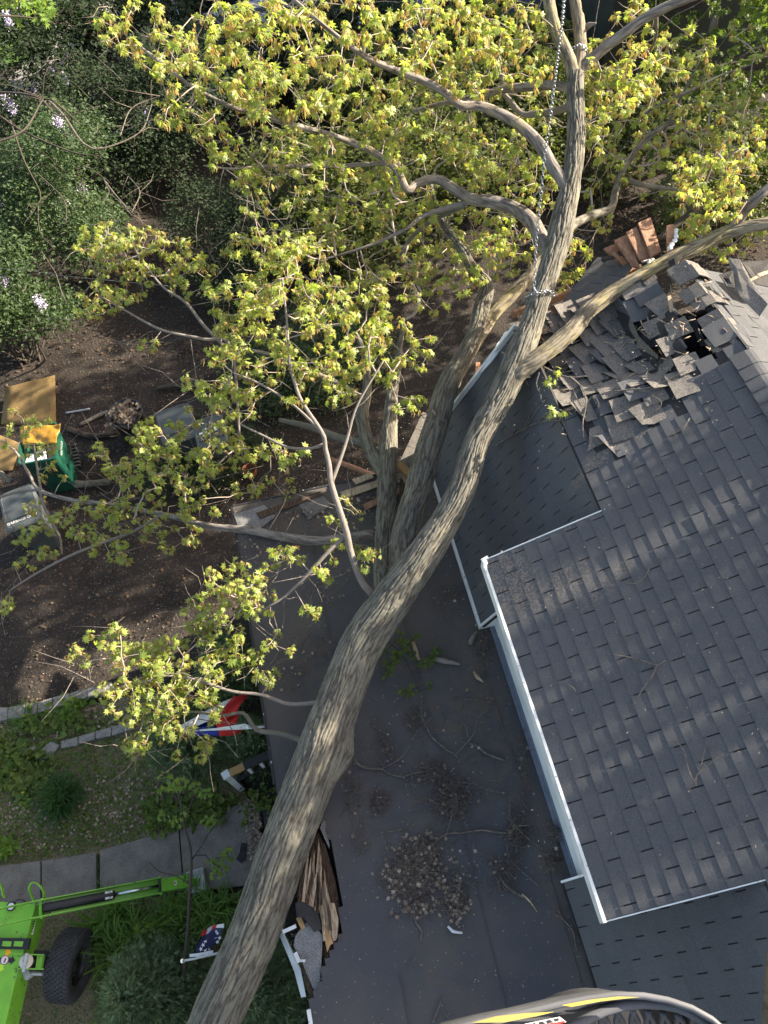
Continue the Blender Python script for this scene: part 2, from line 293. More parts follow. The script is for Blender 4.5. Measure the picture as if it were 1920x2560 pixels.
smears(M['shingle'], [((1.52, 2.52, 4.38), (0.30, 0.42, 0.5), 0.1, 0.75), ((1.95, 2.35, 4.5), (0.35, 0.22, 0.5), 0.3, 0.6),
        ((1.72, 3.12, 3.45), (0.42, 0.07, 0.9), 0.05, 1.0), ((2.62, 3.38, 4.9), (0.62, 0.10, 0.6), 0.45, 0.8), ((2.22, 2.2, 4.7), (0.4, 0.1, 0.5), 0.5, 0.45)], (0.30, 0.24, 0.19), ns=45)
smears(M['roll'], [((.25, -.6, 2.85), (.5, 1.4, .5), .2, .5), ((-.5, 2.7, 2.85), (.45, .9, .5), -.1, .8), ((1.0, 1.9, 2.85), (.5, .25, .5), .4, .9), ((0.9, 2.6, 2.85), (0.8, 1.7, 0.5), 0.0, 0.7), ((1.3, 1.0, 2.85), (0.22, 2.6, 0.5), 0.05, 0.8), ((0.3, 1.2, 2.85), (0.9, 0.6, 0.5), 0.0, 0.5), ((0.3, 4.4, 2.85), (1.6, 0.7, 0.5), 0.0, 0.9), ((-.4, 4.75, 2.85), (1.0, 0.42, 0.5), 0.0, 1.0)], (0.125, 0.098, 0.078), ns=7, lo=0.4, hi=0.65)
M['bark'] = barkmat('grey_furrowed_bark', (0.175, 0.166, 0.138), (0.068, 0.061, 0.050), (0.27, 0.25, 0.18), (0.55, 0.75))
M['barkup'] = barkmat('lichened_bark', (0.25, 0.22, 0.165), (0.10, 0.085, 0.066), (0.31, 0.27, 0.12), (0.52, 0.66))
M['barktwig'] = barkmat('pale_twig_bark', (0.42, 0.36, 0.32), (0.24, 0.19, 0.165), (0.3, 0.27, 0.2), (0.7, 0.8))
M['barkgrey'] = barkmat('pale_grey_bark', (0.27, 0.24, 0.215), (0.10, 0.085, 0.075), (0.26, 0.23, 0.13), (0.6, 0.7))
M['barkdark'] = barkmat('dark_stem_bark', (0.09, 0.075, 0.062), (0.035, 0.028, 0.024))
# ================================================================ tree builders
def smooth_path(pts, rad, step):
    """Catmull-Rom resampling of a path with radii"""
    p = np.array(pts, float); r = np.array(rad, float)
    q = np.vstack([2 * p[0] - p[1], p, 2 * p[-1] - p[-2]]); out = []; ro = []
    for i in range(len(p) - 1):
        n = max(1, int(np.linalg.norm(p[i + 1] - p[i]) / step)); a, b, c, d = q[i], q[i + 1], q[i + 2], q[i + 3]
        for k in range(n):
            t = k / n; out.append(0.5 * (2 * b + (c - a) * t + (2 * a - 5 * b + 4 * c - d) * t * t + (3 * b - a - 3 * c + d) * t ** 3)); ro.append(r[i] * (1 - t) + r[i + 1] * t)
    out.append(p[-1]); ro.append(r[-1]); return np.array(out), np.array(ro)
def frames(p):
    t = np.gradient(p, axis=0); t /= np.linalg.norm(t, axis=1, keepdims=True) + 1e-9
    x = np.zeros_like(p); a = np.cross(t[0], [0.3, 0.2, 1.0]); a /= np.linalg.norm(a)
    for i in range(len(p)):
        a = a - t[i] * a.dot(t[i]); a /= np.linalg.norm(a) + 1e-9; x[i] = a
    return t, x, np.cross(t, x)
class Bark:
    def __init__(s): s.V = []; s.F = []; s.B = []; s.H = []; s.n = 0
    def tube(s, p, r, n=8, disp=0.0, bumps=(), off=0.0):
        p = np.asarray(p, float); r = np.asarray(r, float); t, x, y = frames(p)
        an = np.linspace(0, 2 * math.pi, n, endpoint=False); ln = np.concatenate([[0], np.cumsum(np.linalg.norm(np.diff(p, axis=0), axis=1))]) + off
        R = np.repeat(r[:, None], n, 1); ca, sa = np.cos(an), np.sin(an)
        bk = np.stack([R * ca + off, R * sa, np.repeat(ln[:, None], n, 1)], 2)
        Hh = np.full((len(p), n), .55)
        if disp:
            for i in range(len(p)):
                for k in range(n):
                    c, q, l = bk[i, k]
                    wv = 0.32 * noise.noise(Vector((c * 6, q * 6, l * 4)))
                    g = noise.noise(Vector((c * 33 + wv, q * 33 + wv, l * 3.8))); g3 = noise.noise(Vector((c * 58 + 9 + wv, q * 58, l * 12))); g4 = noise.noise(Vector((c * 60, q * 60, l * 34)))
                    big = noise.noise(Vector((c * 3, q * 3, l * 1.6)))
                    h_ = min(1.0, abs(g) * 3.0) ** .8 * (0.62 + 0.38 * min(1.0, abs(g3) * 3.2)) + g4 * .30; Hh[i, k] = max(0, min(1, h_))
                    R[i, k] += disp * (h_ * 1.7 - 0.95) + big * r[i] * 0.045
        for (wp, amp, sg_) in bumps:
            V0 = p[:, None] + r[:, None, None] * (x[:, None] * ca[None, :, None] + y[:, None] * sa[None, :, None]); R += amp * np.exp(-(np.linalg.norm(V0 - np.array(wp), axis=2) / sg_) ** 2)
        V = p[:, None] + R[:, :, None] * (x[:, None] * ca[None, :, None] + y[:, None] * sa[None, :, None])
        k = np.arange(n); i = np.arange(len(p) - 1)[:, None] * n
        Fc = np.stack([i + k, i + (k + 1) % n, i + n + (k + 1) % n, i + n + k], 2).reshape(-1, 4)
        s.V.append(V.reshape(-1, 3)); s.F.append(Fc + s.n); s.B.append(bk.reshape(-1, 3)); s.H.append(Hh.ravel()); s.n += len(p) * n
        # closing caps as quads to the centre line
        for e, row in ((0, 0), (len(p) - 1, 1)):
            c = s.n; s.V.append(p[e][None] + t[e][None] * (-0.3 if e == 0 else 0.3) * r[e]); s.B.append(bk[e, :1]); s.H.append([.5]); s.n += 1
            b = s.n - 1 - len(p) * n + e * n if row == 0 else s.n - 2 - len(p) * n + e * n
            ring = np.arange(n) + b
            q = np.array([[ring[j], ring[(j + 1) % n], ring[(j + 2) % n], c] for j in range(0, n, 2)])
            s.F.append(q if row else q[:, ::-1])
        return s
    def build(s, name, m, parent=None, **kw):
        V = np.vstack(s.V); o = npmesh(name, V, np.vstack(s.F), m, parent, smooth=True, **kw)
        at = o.data.attributes.new('bk', 'FLOAT_VECTOR', 'POINT'); at.data.foreach_set('vector', np.vstack(s.B).astype(np.float32).ravel())
        ah = o.data.attributes.new('groove', 'FLOAT', 'POINT'); ah.data.foreach_set('value', np.concatenate(s.H).astype(np.float32)); return o
# leaf templates (x along the leaf, z its upper side)
def maple_leaf():
    ang = [180, 215, 235, 262, 285, 300, 322, 340, 352, 0, 8, 20, 38, 60, 75, 98, 125, 145]
    rad = [.12, .42, .30, .62, .40, .36, .86, .50, .62, 1.0, .62, .50, .86, .36, .40, .62, .30, .42]
    vs = [(0.0, 0, 0)]
    for a, r in zip(ang, rad):
        x = r * math.cos(math.radians(a)) * 0.62 + 0.10; y = r * math.sin(math.radians(a)) * 0.72
        vs.append((x, y, -0.35 * y * y - 0.25 * max(0, x) ** 2))
    n = len(ang); return np.array(vs), np.array([(0, i + 1, (i + 1) % n + 1) for i in range(n)])
ML = maple_leaf()
def catkin_t():
    vs = []; fs = []
    r = random.Random(4)
    for k in range(7):
        a = r.uniform(0, 6.28); x0 = 0.0; l = r.uniform(0.6, 1.0); y = 0.22 * math.cos(a) * r.uniform(.4, 1); z = 0.22 * math.sin(a) * r.uniform(.4, 1); b = len(vs); w = 0.035
        vs += [(x0, 0, 0), (l * .5, y - w, z), (l * .5, y + w, z), (l, y * 1.2 + w * 1.6, z * 1.2), (l, y * 1.2 - w * 1.6, z * 1.2)]
        fs += [(b, b + 1, b + 2), (b + 1, b + 4, b + 2), (b + 2, b + 4, b + 3)]
        fs += [(b + 3, b + 4, b + 1)]
    return np.array(vs), np.array(fs)
CT = catkin_t()
OV = (np.array([(0, 0, 0), (.45, -.3, .10), (1.0, 0, -.08), (.45, .3, .10), (.5, 0, -.02)]), np.array([(0, 1, 4), (1, 2, 4), (2, 3, 4), (3, 0, 4)]))
BL = (np.array([(0, -.035, 0), (0, .035, 0), (.5, -.03, .22), (.5, .03, .22), (.85, -.018, .20), (.85, .018, .20), (1.05, 0, .08), (1.05, 0, .08)]), np.array([(0, 2, 3, 1), (2, 4, 5, 3), (4, 6, 7, 5)]))
def unit(v): return v / (np.linalg.norm(v, axis=-1, keepdims=True) + 1e-9)
def clusters_to_leaves(pts, per=9, size=0.075, droop=0.75, cat=3, catsize=0.07, rg=rng):
    """drooping whorls of maple leaves and hanging flower tassels at each twig tip"""
    n = len(pts); m = n * per; c = np.repeat(pts, per, 0)
    az = rg.uniform(0, 2 * math.pi, m); el = rg.normal(-droop * 0.9, 0.45, m); cs = np.repeat(rg.uniform(.68, 1.32, n), per); cc = np.repeat(rg.beta(1.2, 1.2, n), per)
    d = np.stack([np.cos(az) * np.cos(el), np.sin(az) * np.cos(el), np.sin(el)], 1)
    out = np.stack([np.cos(az), np.sin(az), rg.uniform(0.2, 1.4, m)], 1)
    o = c + np.stack([np.cos(az), np.sin(az), rg.normal(0.1, .5, m)], 1) * rg.uniform(0.01, 0.045, m)[:, None] * (size / 0.075)
    R = rotmats(d, unit(out + rg.normal(0, .35, (m, 3)))); sc = size * rg.uniform(.6, 1.25, m) * cs
    V, Fc = stamp(ML[0], ML[1], o, R, sc); rn = np.repeat(np.clip(cc * .6 + .4 * rg.uniform(0, 1, m), 0, 1), len(ML[1]))
    res = [(V, Fc, rn)]
    if cat:
        k = n * cat; c = np.repeat(pts, cat, 0) + rg.normal(0, .022, (k, 3)) * (size / 0.075)
        d = unit(np.stack([rg.normal(0, .3, k), rg.normal(0, .3, k), -np.ones(k)], 1)); R = rotmats(d, unit(rg.normal(0, 1, (k, 3))))
        V, Fc = stamp(CT[0], CT[1], c, R, catsize * rg.uniform(.5, 1.15, k)); res.append((V, Fc, np.repeat(rg.uniform(0, 1, k), len(CT[1]))))
    return res
class Crown:
    """woody skeleton: traced limbs, then twigs grown to every leaf cluster from the nearest wood"""
    def __init__(s): s.N = []; s.par = []; s.keep = []; s.cl = []
    def path(s, p, step=0.12):
        q, _ = smooth_path(p, [0] * len(p), step); prev = -1
        for x in q: s.N.append(x); s.par.append(-2 if prev < 0 else -3); prev = len(s.N) - 1
    def grow(s, pts, sag=0.05, jit=0.25, seg=0.16, up=0.0):
        A = np.array(s.N); D = np.array([np.min(np.linalg.norm(A - p, axis=1)) for p in pts]); s.cl = pts
        buf = np.zeros((len(A) + len(pts) * 14, 3)); buf[:len(A)] = A; nn = len(A); par = list(s.par); ln = np.zeros(len(buf))
        for i in np.argsort(D):
            p = pts[i]; d = np.linalg.norm(buf[:nn] - p, axis=1) + ln[:nn] * 0.12 + 0.30 * np.maximum(0, buf[:nn, 2] - p[2]) * up
            j = int(np.argmin(d)); a = buf[j]; L = np.linalg.norm(p - a)
            k = int(min(13, max(1, round(L / seg)))); w = rng.normal(0, 1, 3) * L * jit * 0.35; prev = j
            for q in range(1, k + 1):
                t = q / k; x = a * (1 - t) + p * t + w * math.sin(math.pi * t) + np.array([0, 0, -sag * L * math.sin(math.pi * t)])
                if q < k: x = x + rng.normal(0, 0.012, 3)
                buf[nn] = x; ln[nn] = ln[prev] + L / k; par.append(prev); prev = nn; nn += 1
        s.B = buf[:nn]; s.P = par; s.n0 = len(A)
        cnt = np.zeros(nn)
        ch = [[] for _ in range(nn)]
        for i in range(s.n0, nn): ch[par[i]].append(i)
        for i in range(nn - 1, s.n0 - 1, -1):
            cnt[i] = max(1, sum(cnt[c] for c in ch[i]))
        s.r = 0.0038 * np.maximum(cnt, 1) ** 0.44
        s.ch = ch
    def twigs(s, n=5):
        B = Bark()
        started = []
        for i in range(s.n0, len(s.B)):
            if s.P[i] < s.n0 or s.ch[s.P[i]][0] != i: started.append(i)
        for i in started:
            path = [s.B[s.P[i]], s.B[i]]; rr = [s.r[i], s.r[i]]; k = i
            while s.ch[k]: k = s.ch[k][0]; path.append(s.B[k]); rr.append(s.r[k])
            rr[-1] *= 0.7
            if len(path) == 2: path.insert(1, (path[0] + path[1]) / 2); rr.insert(1, rr[0])
            B.tube(path, rr, n if rr[0] > .006 else 4, off=random.uniform(0, 5))
        return B
def blob_points(blobs):
    """leaf cluster positions: (u, v, ru, rv, count, z, spread of z)"""
    out = []
    for (u, v, ru, rv, n, z, dz) in blobs:
        k = 0; tries = 0; loc = []
        while k < n * 1.12 and tries < n * 60:
            tries += 1; a = random.uniform(0, 6.283); q = math.sqrt(random.random()); uu = u + ru * q * math.cos(a); vv = v + rv * q * math.sin(a)
            zz = z + random.uniform(-dz, dz)
            if any((uu - x) ** 2 + (vv - y) ** 2 < 15 ** 2 and abs(zz - w) < .25 for x, y, w in loc): continue
            loc.append((uu, vv, zz)); out.append(P(uu, vv, zz)); k += 1
    return np.array(out)

# ================================================================ the fallen maple
def limbpx(pts):                # (u, v, z, width in photo px) -> path and radii in metres
    p = [P(u, v, z) for u, v, z, w in pts]; r = [0.5 * w * depth(q) / F * 0.93 for q, (u, v, z, w) in zip(p, pts)]
    return p, r
tree = thing('fallen_maple_tree', 'big fallen maple tree lying across the porch roof and the broken house ridge', 'tree', P(560, 2500, 2.5))
crown = Crown()
def limb(name, pts, step=0.05, n=12, disp=0.0, m='bark', label=None, track=0.14, bumps=(), keep=True):
    p, r = limbpx(pts); q, rr = smooth_path(p, r, step); B = Bark(); B.tube(q, rr, n, disp, bumps, off=random.uniform(0, 3))
    o = B.build(name, M[m], tree, label=label)
    if keep: crown.path(p, track)
    return o
limb('trunk', [(490, 2660, 2.15, 135), (560, 2500, 2.5, 133), (640, 2320, 2.75, 135), (706, 2130, 3.0, 134), (778, 1945, 3.2, 130), (838, 1780, 3.35, 120), (905, 1610, 3.52, 112), (978, 1500, 3.72, 106), (1050, 1400, 3.95, 92), (1115, 1300, 4.12, 76), (1158, 1215, 4.28, 70), (1194, 1100, 4.46, 68), (1256, 985, 4.66, 70), (1296, 895, 4.82, 74), (1328, 812, 4.95, 60), (1345, 756, 5.05, 57), (1366, 698, 5.13, 57), (1385, 635, 5.22, 62), (1402, 579, 5.32, 66), (1413, 521, 5.42, 58), (1426, 463, 5.52, 52), (1440, 347, 5.72, 47), (1438, 231, 5.92, 45), (1440, 185, 6.0, 44)],
     step=0.016, n=230, disp=0.0075, m='bark', keep=True, bumps=((P(868, 1890, 3.2), .10, .17), (P(878, 1925, 3.12), .05, .10), (P(800, 1850, 3.45), .012, .12)))
limb('limb', [(1438, 215, 5.95, 34), (1423, 150, 6.05, 33), (1390, 75, 6.2, 31), (1371, 0, 6.35, 29), (1360, -60, 6.4, 27)], n=40, disp=0.006, m='barkup')
limb('limb', [(1440, 215, 5.92, 36), (1452, 145, 6.0, 33), (1447, 58, 6.15, 31), (1436, 0, 6.3, 29), (1430, -60, 6.4, 27)], n=40, disp=0.006, m='barkup')
limb('broken_stub', [(1456, 75, 6.1, 20), (1475, 62, 6.16, 14), (1490, 58, 6.2, 4)], n=8, m='barkgrey', keep=False, label='pale torn stub of a snapped branch')
limb('limb', [(1005, 1470, 3.7, 70), (1008, 1367, 3.62, 74), (1027, 1287, 3.68, 71), (1048, 1215, 3.74, 70), (1066, 1143, 3.8, 68), (1092, 1059, 3.88, 64), (1113, 983, 3.95, 60), (1131, 940, 4.0, 57), (1160, 890, 4.05, 50), (1189, 831, 4.12, 44), (1203, 773, 4.2, 42), (1215, 715, 4.3, 38), (1185, 680, 4.4, 32), (1158, 630, 4.5, 26), (1120, 580, 4.6, 20), (1090, 520, 4.7, 14), (1075, 450, 4.8, 8)], step=0.02, n=110, disp=0.0075, m='bark')
limb('limb', [(1150, 910, 4.0, 40), (1191, 848, 4.0, 38), (1232, 785, 4.05, 37), (1272, 744, 4.1, 36), (1310, 705, 4.15, 34), (1345, 660, 4.2, 28), (1370, 600, 4.3, 20), (1385, 540, 4.4, 12)], n=50, disp=0.006, m='barkup')
limb('limb', [(960, 1480, 3.3, 50), (958, 1421, 3.2, 52), (961, 1356, 3.16, 52), (965, 1284, 3.15, 52), (969, 1193, 3.15, 50), (972, 1121, 3.15, 46), (976, 1048, 3.15, 36), (980, 985, 3.15, 30), (992, 920, 3.2, 22), (1000, 860, 3.3, 14), (1010, 800, 3.4, 8)], step=0.022, n=90, disp=0.008, m='bark')
limb('limb', [(965, 1195, 3.15, 34), (945, 1160, 3.1, 36), (922, 1115, 3.0, 36), (905, 1048, 2.9, 32), (913, 998, 2.9, 28), (918, 950, 2.95, 22), (912, 890, 3.05, 16), (890, 830, 3.2, 8)], n=40, disp=0.006, m='bark')
limb('limb', [(915, 1108, 2.95, 24), (849, 1095, 2.8, 22), (777, 1068, 2.6, 18), (700, 1050, 2.4, 12)], n=12, m='bark')
limb('limb', [(1236, 1030, 4.58, 38), (1262, 975, 4.68, 46), (1296, 932, 4.79, 52), (1338, 900, 4.87, 48), (1377, 871, 4.91, 46), (1417, 837, 4.95, 47), (1446, 808, 4.97, 45), (1469, 779, 5.0, 43), (1515, 744, 5.03, 42), (1573, 709, 5.07, 41), (1631, 675, 5.12, 41), (1683, 646, 5.17, 43), (1745, 615, 5.22, 39), (1798, 589, 5.27, 35), (1851, 571, 5.32, 33), (1925, 558, 5.38, 33), (1990, 545, 5.4, 32)], step=0.02, n=80, disp=0.006, m='barkup', label='lichen covered limb lying over the broken ridge')
limb('limb', [(1830, 574, 5.3, 26), (1857, 534, 5.45, 27), (1883, 505, 5.7, 26), (1925, 468, 5.8, 25), (1980, 430, 5.9, 24)], n=16, disp=0.003, m='barkgrey')
limb('limb', [(1414, 480, 5.5, 34), (1417, 469, 5.52, 34), (1382, 417, 5.6, 32), (1359, 376, 5.66, 31), (1319, 330, 5.74, 30), (1261, 289, 5.85, 28), (1191, 263, 5.95, 24), (1151, 263, 6.0, 22), (1110, 231, 6.1, 21), (1047, 197, 6.2, 19), (960, 165, 6.35, 17), (891, 127, 6.5, 14), (810, 64, 6.7, 11), (735, 0, 6.85, 8)], n=28, disp=0.004, m='barkgrey')
limb('limb', [(1380, 640, 5.1, 42), (1353, 596, 5.1, 42), (1330, 555, 5.05, 38), (1284, 521, 5.0, 36), (1226, 503, 5.0, 34), (1180, 498, 5.0, 29), (1134, 472, 5.05, 27), (1093, 448, 5.1, 25), (1047, 457, 5.15, 22), (1018, 474, 5.2, 20), (993, 425, 5.3, 19), (960, 399, 5.38, 18), (926, 376, 5.46, 17), (856, 347, 5.6, 16), (799, 330, 5.75, 15), (729, 312, 5.9, 13), (637, 286, 6.1, 12), (579, 266, 6.25, 11), (492, 223, 6.4, 9), (405, 159, 6.55, 7), (347, 113, 6.65, 6), (289, 69, 6.75, 4)], n=28, disp=0.004, m='barkgrey')
limb('limb', [(1190, 498, 4.98, 18), (1157, 509, 4.95, 17), (1064, 538, 4.9, 12), (1018, 570, 4.9, 10), (960, 599, 4.85, 8), (900, 622, 4.8, 7), (840, 640, 4.7, 5)], n=10, m='barkgrey')
limb('limb', [(1162, 512, 4.95, 15), (1075, 555, 4.7, 12), (1023, 601, 4.5, 10), (1000, 640, 4.4, 7)], n=10, m='bark')
limb('limb', [(1000, 410, 5.3, 12), (960, 408, 5.3, 12), (856, 414, 5.35, 11), (723, 414, 5.5, 10), (640, 418, 5.6, 8), (579, 422, 5.7, 6), (509, 414, 5.8, 4)], n=10, m='barkgrey')
limb('limb', [(1435, 225, 5.9, 24), (1388, 214, 5.8, 24), (1330, 217, 5.7, 24), (1261, 223, 5.6, 21), (1203, 240, 5.5, 18), (1157, 249, 5.4, 15), (1090, 262, 5.3, 10), (1030, 280, 5.2, 7)], n=16, disp=0.003, m='barkgrey')
limb('limb', [(1430, 265, 5.7, 20), (1388, 278, 5.5, 19), (1353, 283, 5.4, 17), (1307, 286, 5.3, 15), (1278, 255, 5.3, 14), (1261, 231, 5.3, 12), (1255, 174, 5.4, 10), (1243, 127, 5.5, 7)], n=14, m='barkgrey')
limb('limb', [(1440, 190, 5.9, 26), (1463, 162, 6.0, 28), (1515, 116, 6.1, 29), (1556, 87, 6.2, 28), (1602, 52, 6.3, 27), (1654, 23, 6.4, 25), (1712, 0, 6.5, 22), (1770, -20, 6.55, 18)], n=20, disp=0.0035, m='barkgrey')
limb('limb', [(1400, 590, 4.9, 24), (1434, 561, 4.6, 24), (1480, 538, 4.4, 22), (1527, 521, 4.3, 21), (1538, 480, 4.3, 19), (1556, 428, 4.35, 18), (1590, 376, 4.4, 17), (1631, 336, 4.5, 15), (1671, 307, 4.6, 12), (1712, 304, 4.6, 9)], n=16, disp=0.003, m='bark')
limb('limb', [(1565, 448, 4.35, 15), (1600, 460, 4.3, 14), (1660, 470, 4.2, 11), (1720, 478, 4.1, 7)], n=10, m='bark')
limb('limb', [(1660, 330, 4.5, 10), (1700, 250, 4.8, 8), (1735, 180, 5.1, 6), (1760, 120, 5.3, 4)], n=8, m='bark')
limb('limb', [(1640, 40, 6.3, 12), (1640, 90, 6.0, 9), (1625, 130, 5.8, 6)], n=8, m='bark')
limb('limb', [(1590, 300, 4.6, 9), (1650, 260, 4.8, 9), (1720, 230, 4.9, 8), (1800, 190, 5.0, 6), (1880, 160, 5.1, 4)], n=8, m='bark')
limb('limb', [(1505, 650, 5.0, 14), (1620, 610, 5.15, 15), (1700, 555, 5.2, 16), (1745, 500, 5.4, 12), (1770, 440, 5.5, 8), (1790, 380, 5.6, 5)], n=10, m='barkdark', label='dark snapped branch poking up through the broken ridge')
limb('limb', [(940, 1340, 3.1, 22), (922, 1335, 3.1, 24), (867, 1345, 3.05, 25), (784, 1352, 3.0, 25), (705, 1341, 2.95, 24), (632, 1327, 2.9, 23), (560, 1320, 2.85, 20), (521, 1315, 2.8, 17), (405, 1286, 2.6, 13), (270, 1260, 2.3, 11), (180, 1250, 2.1, 10), (98, 1225, 1.95, 9), (75, 1190, 1.95, 8), (40, 1130, 1.95, 6), (0, 1100, 1.9, 4)], n=14, disp=0.003, m='barkgrey')
limb('limb', [(98, 1225, 1.95, 8), (50, 1228, 1.9, 8), (0, 1243, 1.9, 8), (-40, 1256, 1.9, 7)], n=8, m='barkgrey', keep=False)
limb('limb', [(100, 1228, 1.95, 8), (112, 1270, 1.9, 8), (132, 1310, 1.85, 7), (150, 1345, 1.8, 6), (155, 1385, 1.75, 4)], n=8, m='barkgrey')
limb('limb', [(405, 1286, 2.6, 8), (330, 1330, 2.5, 8), (260, 1355, 2.35, 8), (174, 1390, 2.2, 7), (87, 1436, 2.05, 6), (23, 1477, 1.95, 4)], n=8, m='barkgrey')
limb('limb', [(105, 1240, 1.95, 7), (90, 1150, 2.2, 6), (85, 1110, 2.3, 4)], n=8, m='barkgrey')
limb('limb', [(935, 1490, 3.62, 20), (905, 1455, 3.7, 19), (878, 1385, 3.85, 18), (867, 1334, 4.0, 18), (849, 1276, 4.15, 17), (828, 1208, 4.3, 16), (822, 1157, 4.42, 14), (813, 1121, 4.5, 13), (810, 1092, 4.6, 12), (791, 1059, 4.7, 11), (755, 1005, 4.82, 10), (737, 958, 4.92, 9), (723, 900, 5.05, 7), (718, 814, 5.2, 6), (706, 698, 5.4, 4)], n=12, m='barkgrey', track=0.1, label='slender pale side branch with sunlit leaves')
limb('limb', [(828, 1208, 4.3, 12), (849, 1153, 4.4, 10), (867, 1099, 4.5, 9), (885, 1034, 4.65, 7), (907, 987, 4.75, 6), (960, 900, 4.9, 4)], n=10, m='barkgrey', track=0.1)
limb('limb', [(812, 1110, 4.5, 10), (780, 1120, 4.5, 8), (720, 1118, 4.5, 7), (660, 1090, 4.5, 6), (600, 1060, 4.55, 4)], n=8, m='barkgrey')
limb('limb', [(800, 1075, 4.65, 8), (730, 1010, 4.7, 7), (650, 960, 4.8, 6), (580, 930, 4.9, 4)], n=8, m='barkgrey')
limb('limb', [(870, 1345, 3.95, 13), (868, 1338, 3.95, 12), (822, 1378, 3.9, 11), (775, 1430, 3.8, 10), (735, 1471, 3.7, 8), (700, 1500, 3.65, 6), (650, 1530, 3.6, 4)], n=8, m='barkgrey', track=0.1)
limb('limb', [(812, 1750, 3.38, 12), (799, 1755, 3.3, 12), (723, 1760, 3.2, 11), (654, 1737, 3.25, 9), (579, 1728, 3.3, 8), (480, 1697, 3.35, 7), (405, 1691, 3.4, 5), (330, 1720, 3.4, 3)], n=8, m='barkgrey', track=0.1)
limb('limb', [(775, 1865, 3.15, 17), (758, 1853, 3.1, 17), (706, 1835, 3.05, 15), (642, 1824, 3.0, 13), (608, 1783, 3.02, 10), (556, 1789, 3.05, 8), (470, 1780, 3.1, 6), (400, 1810, 3.1, 4)], n=10, m='bark', track=0.1)
limb('limb', [(600, 1100, 3.2, 6), (578, 871, 3.9, 9), (509, 848, 4.0, 9), (405, 825, 4.1, 7), (318, 779, 4.15, 5), (250, 740, 4.2, 4)], n=8, m='barkgrey', keep=True)
limb('limb', [(560, 865, 3.9, 8), (509, 813, 4.0, 9), (463, 755, 4.1, 8), (405, 715, 4.2, 6), (347, 640, 4.3, 4)], n=8, m='barkgrey')
limb('limb', [(913, 998, 2.9, 14), (850, 960, 3.2, 13), (760, 920, 3.5, 11), (665, 883, 3.75, 9), (578, 871, 3.9, 8)], n=10, m='barkgrey')

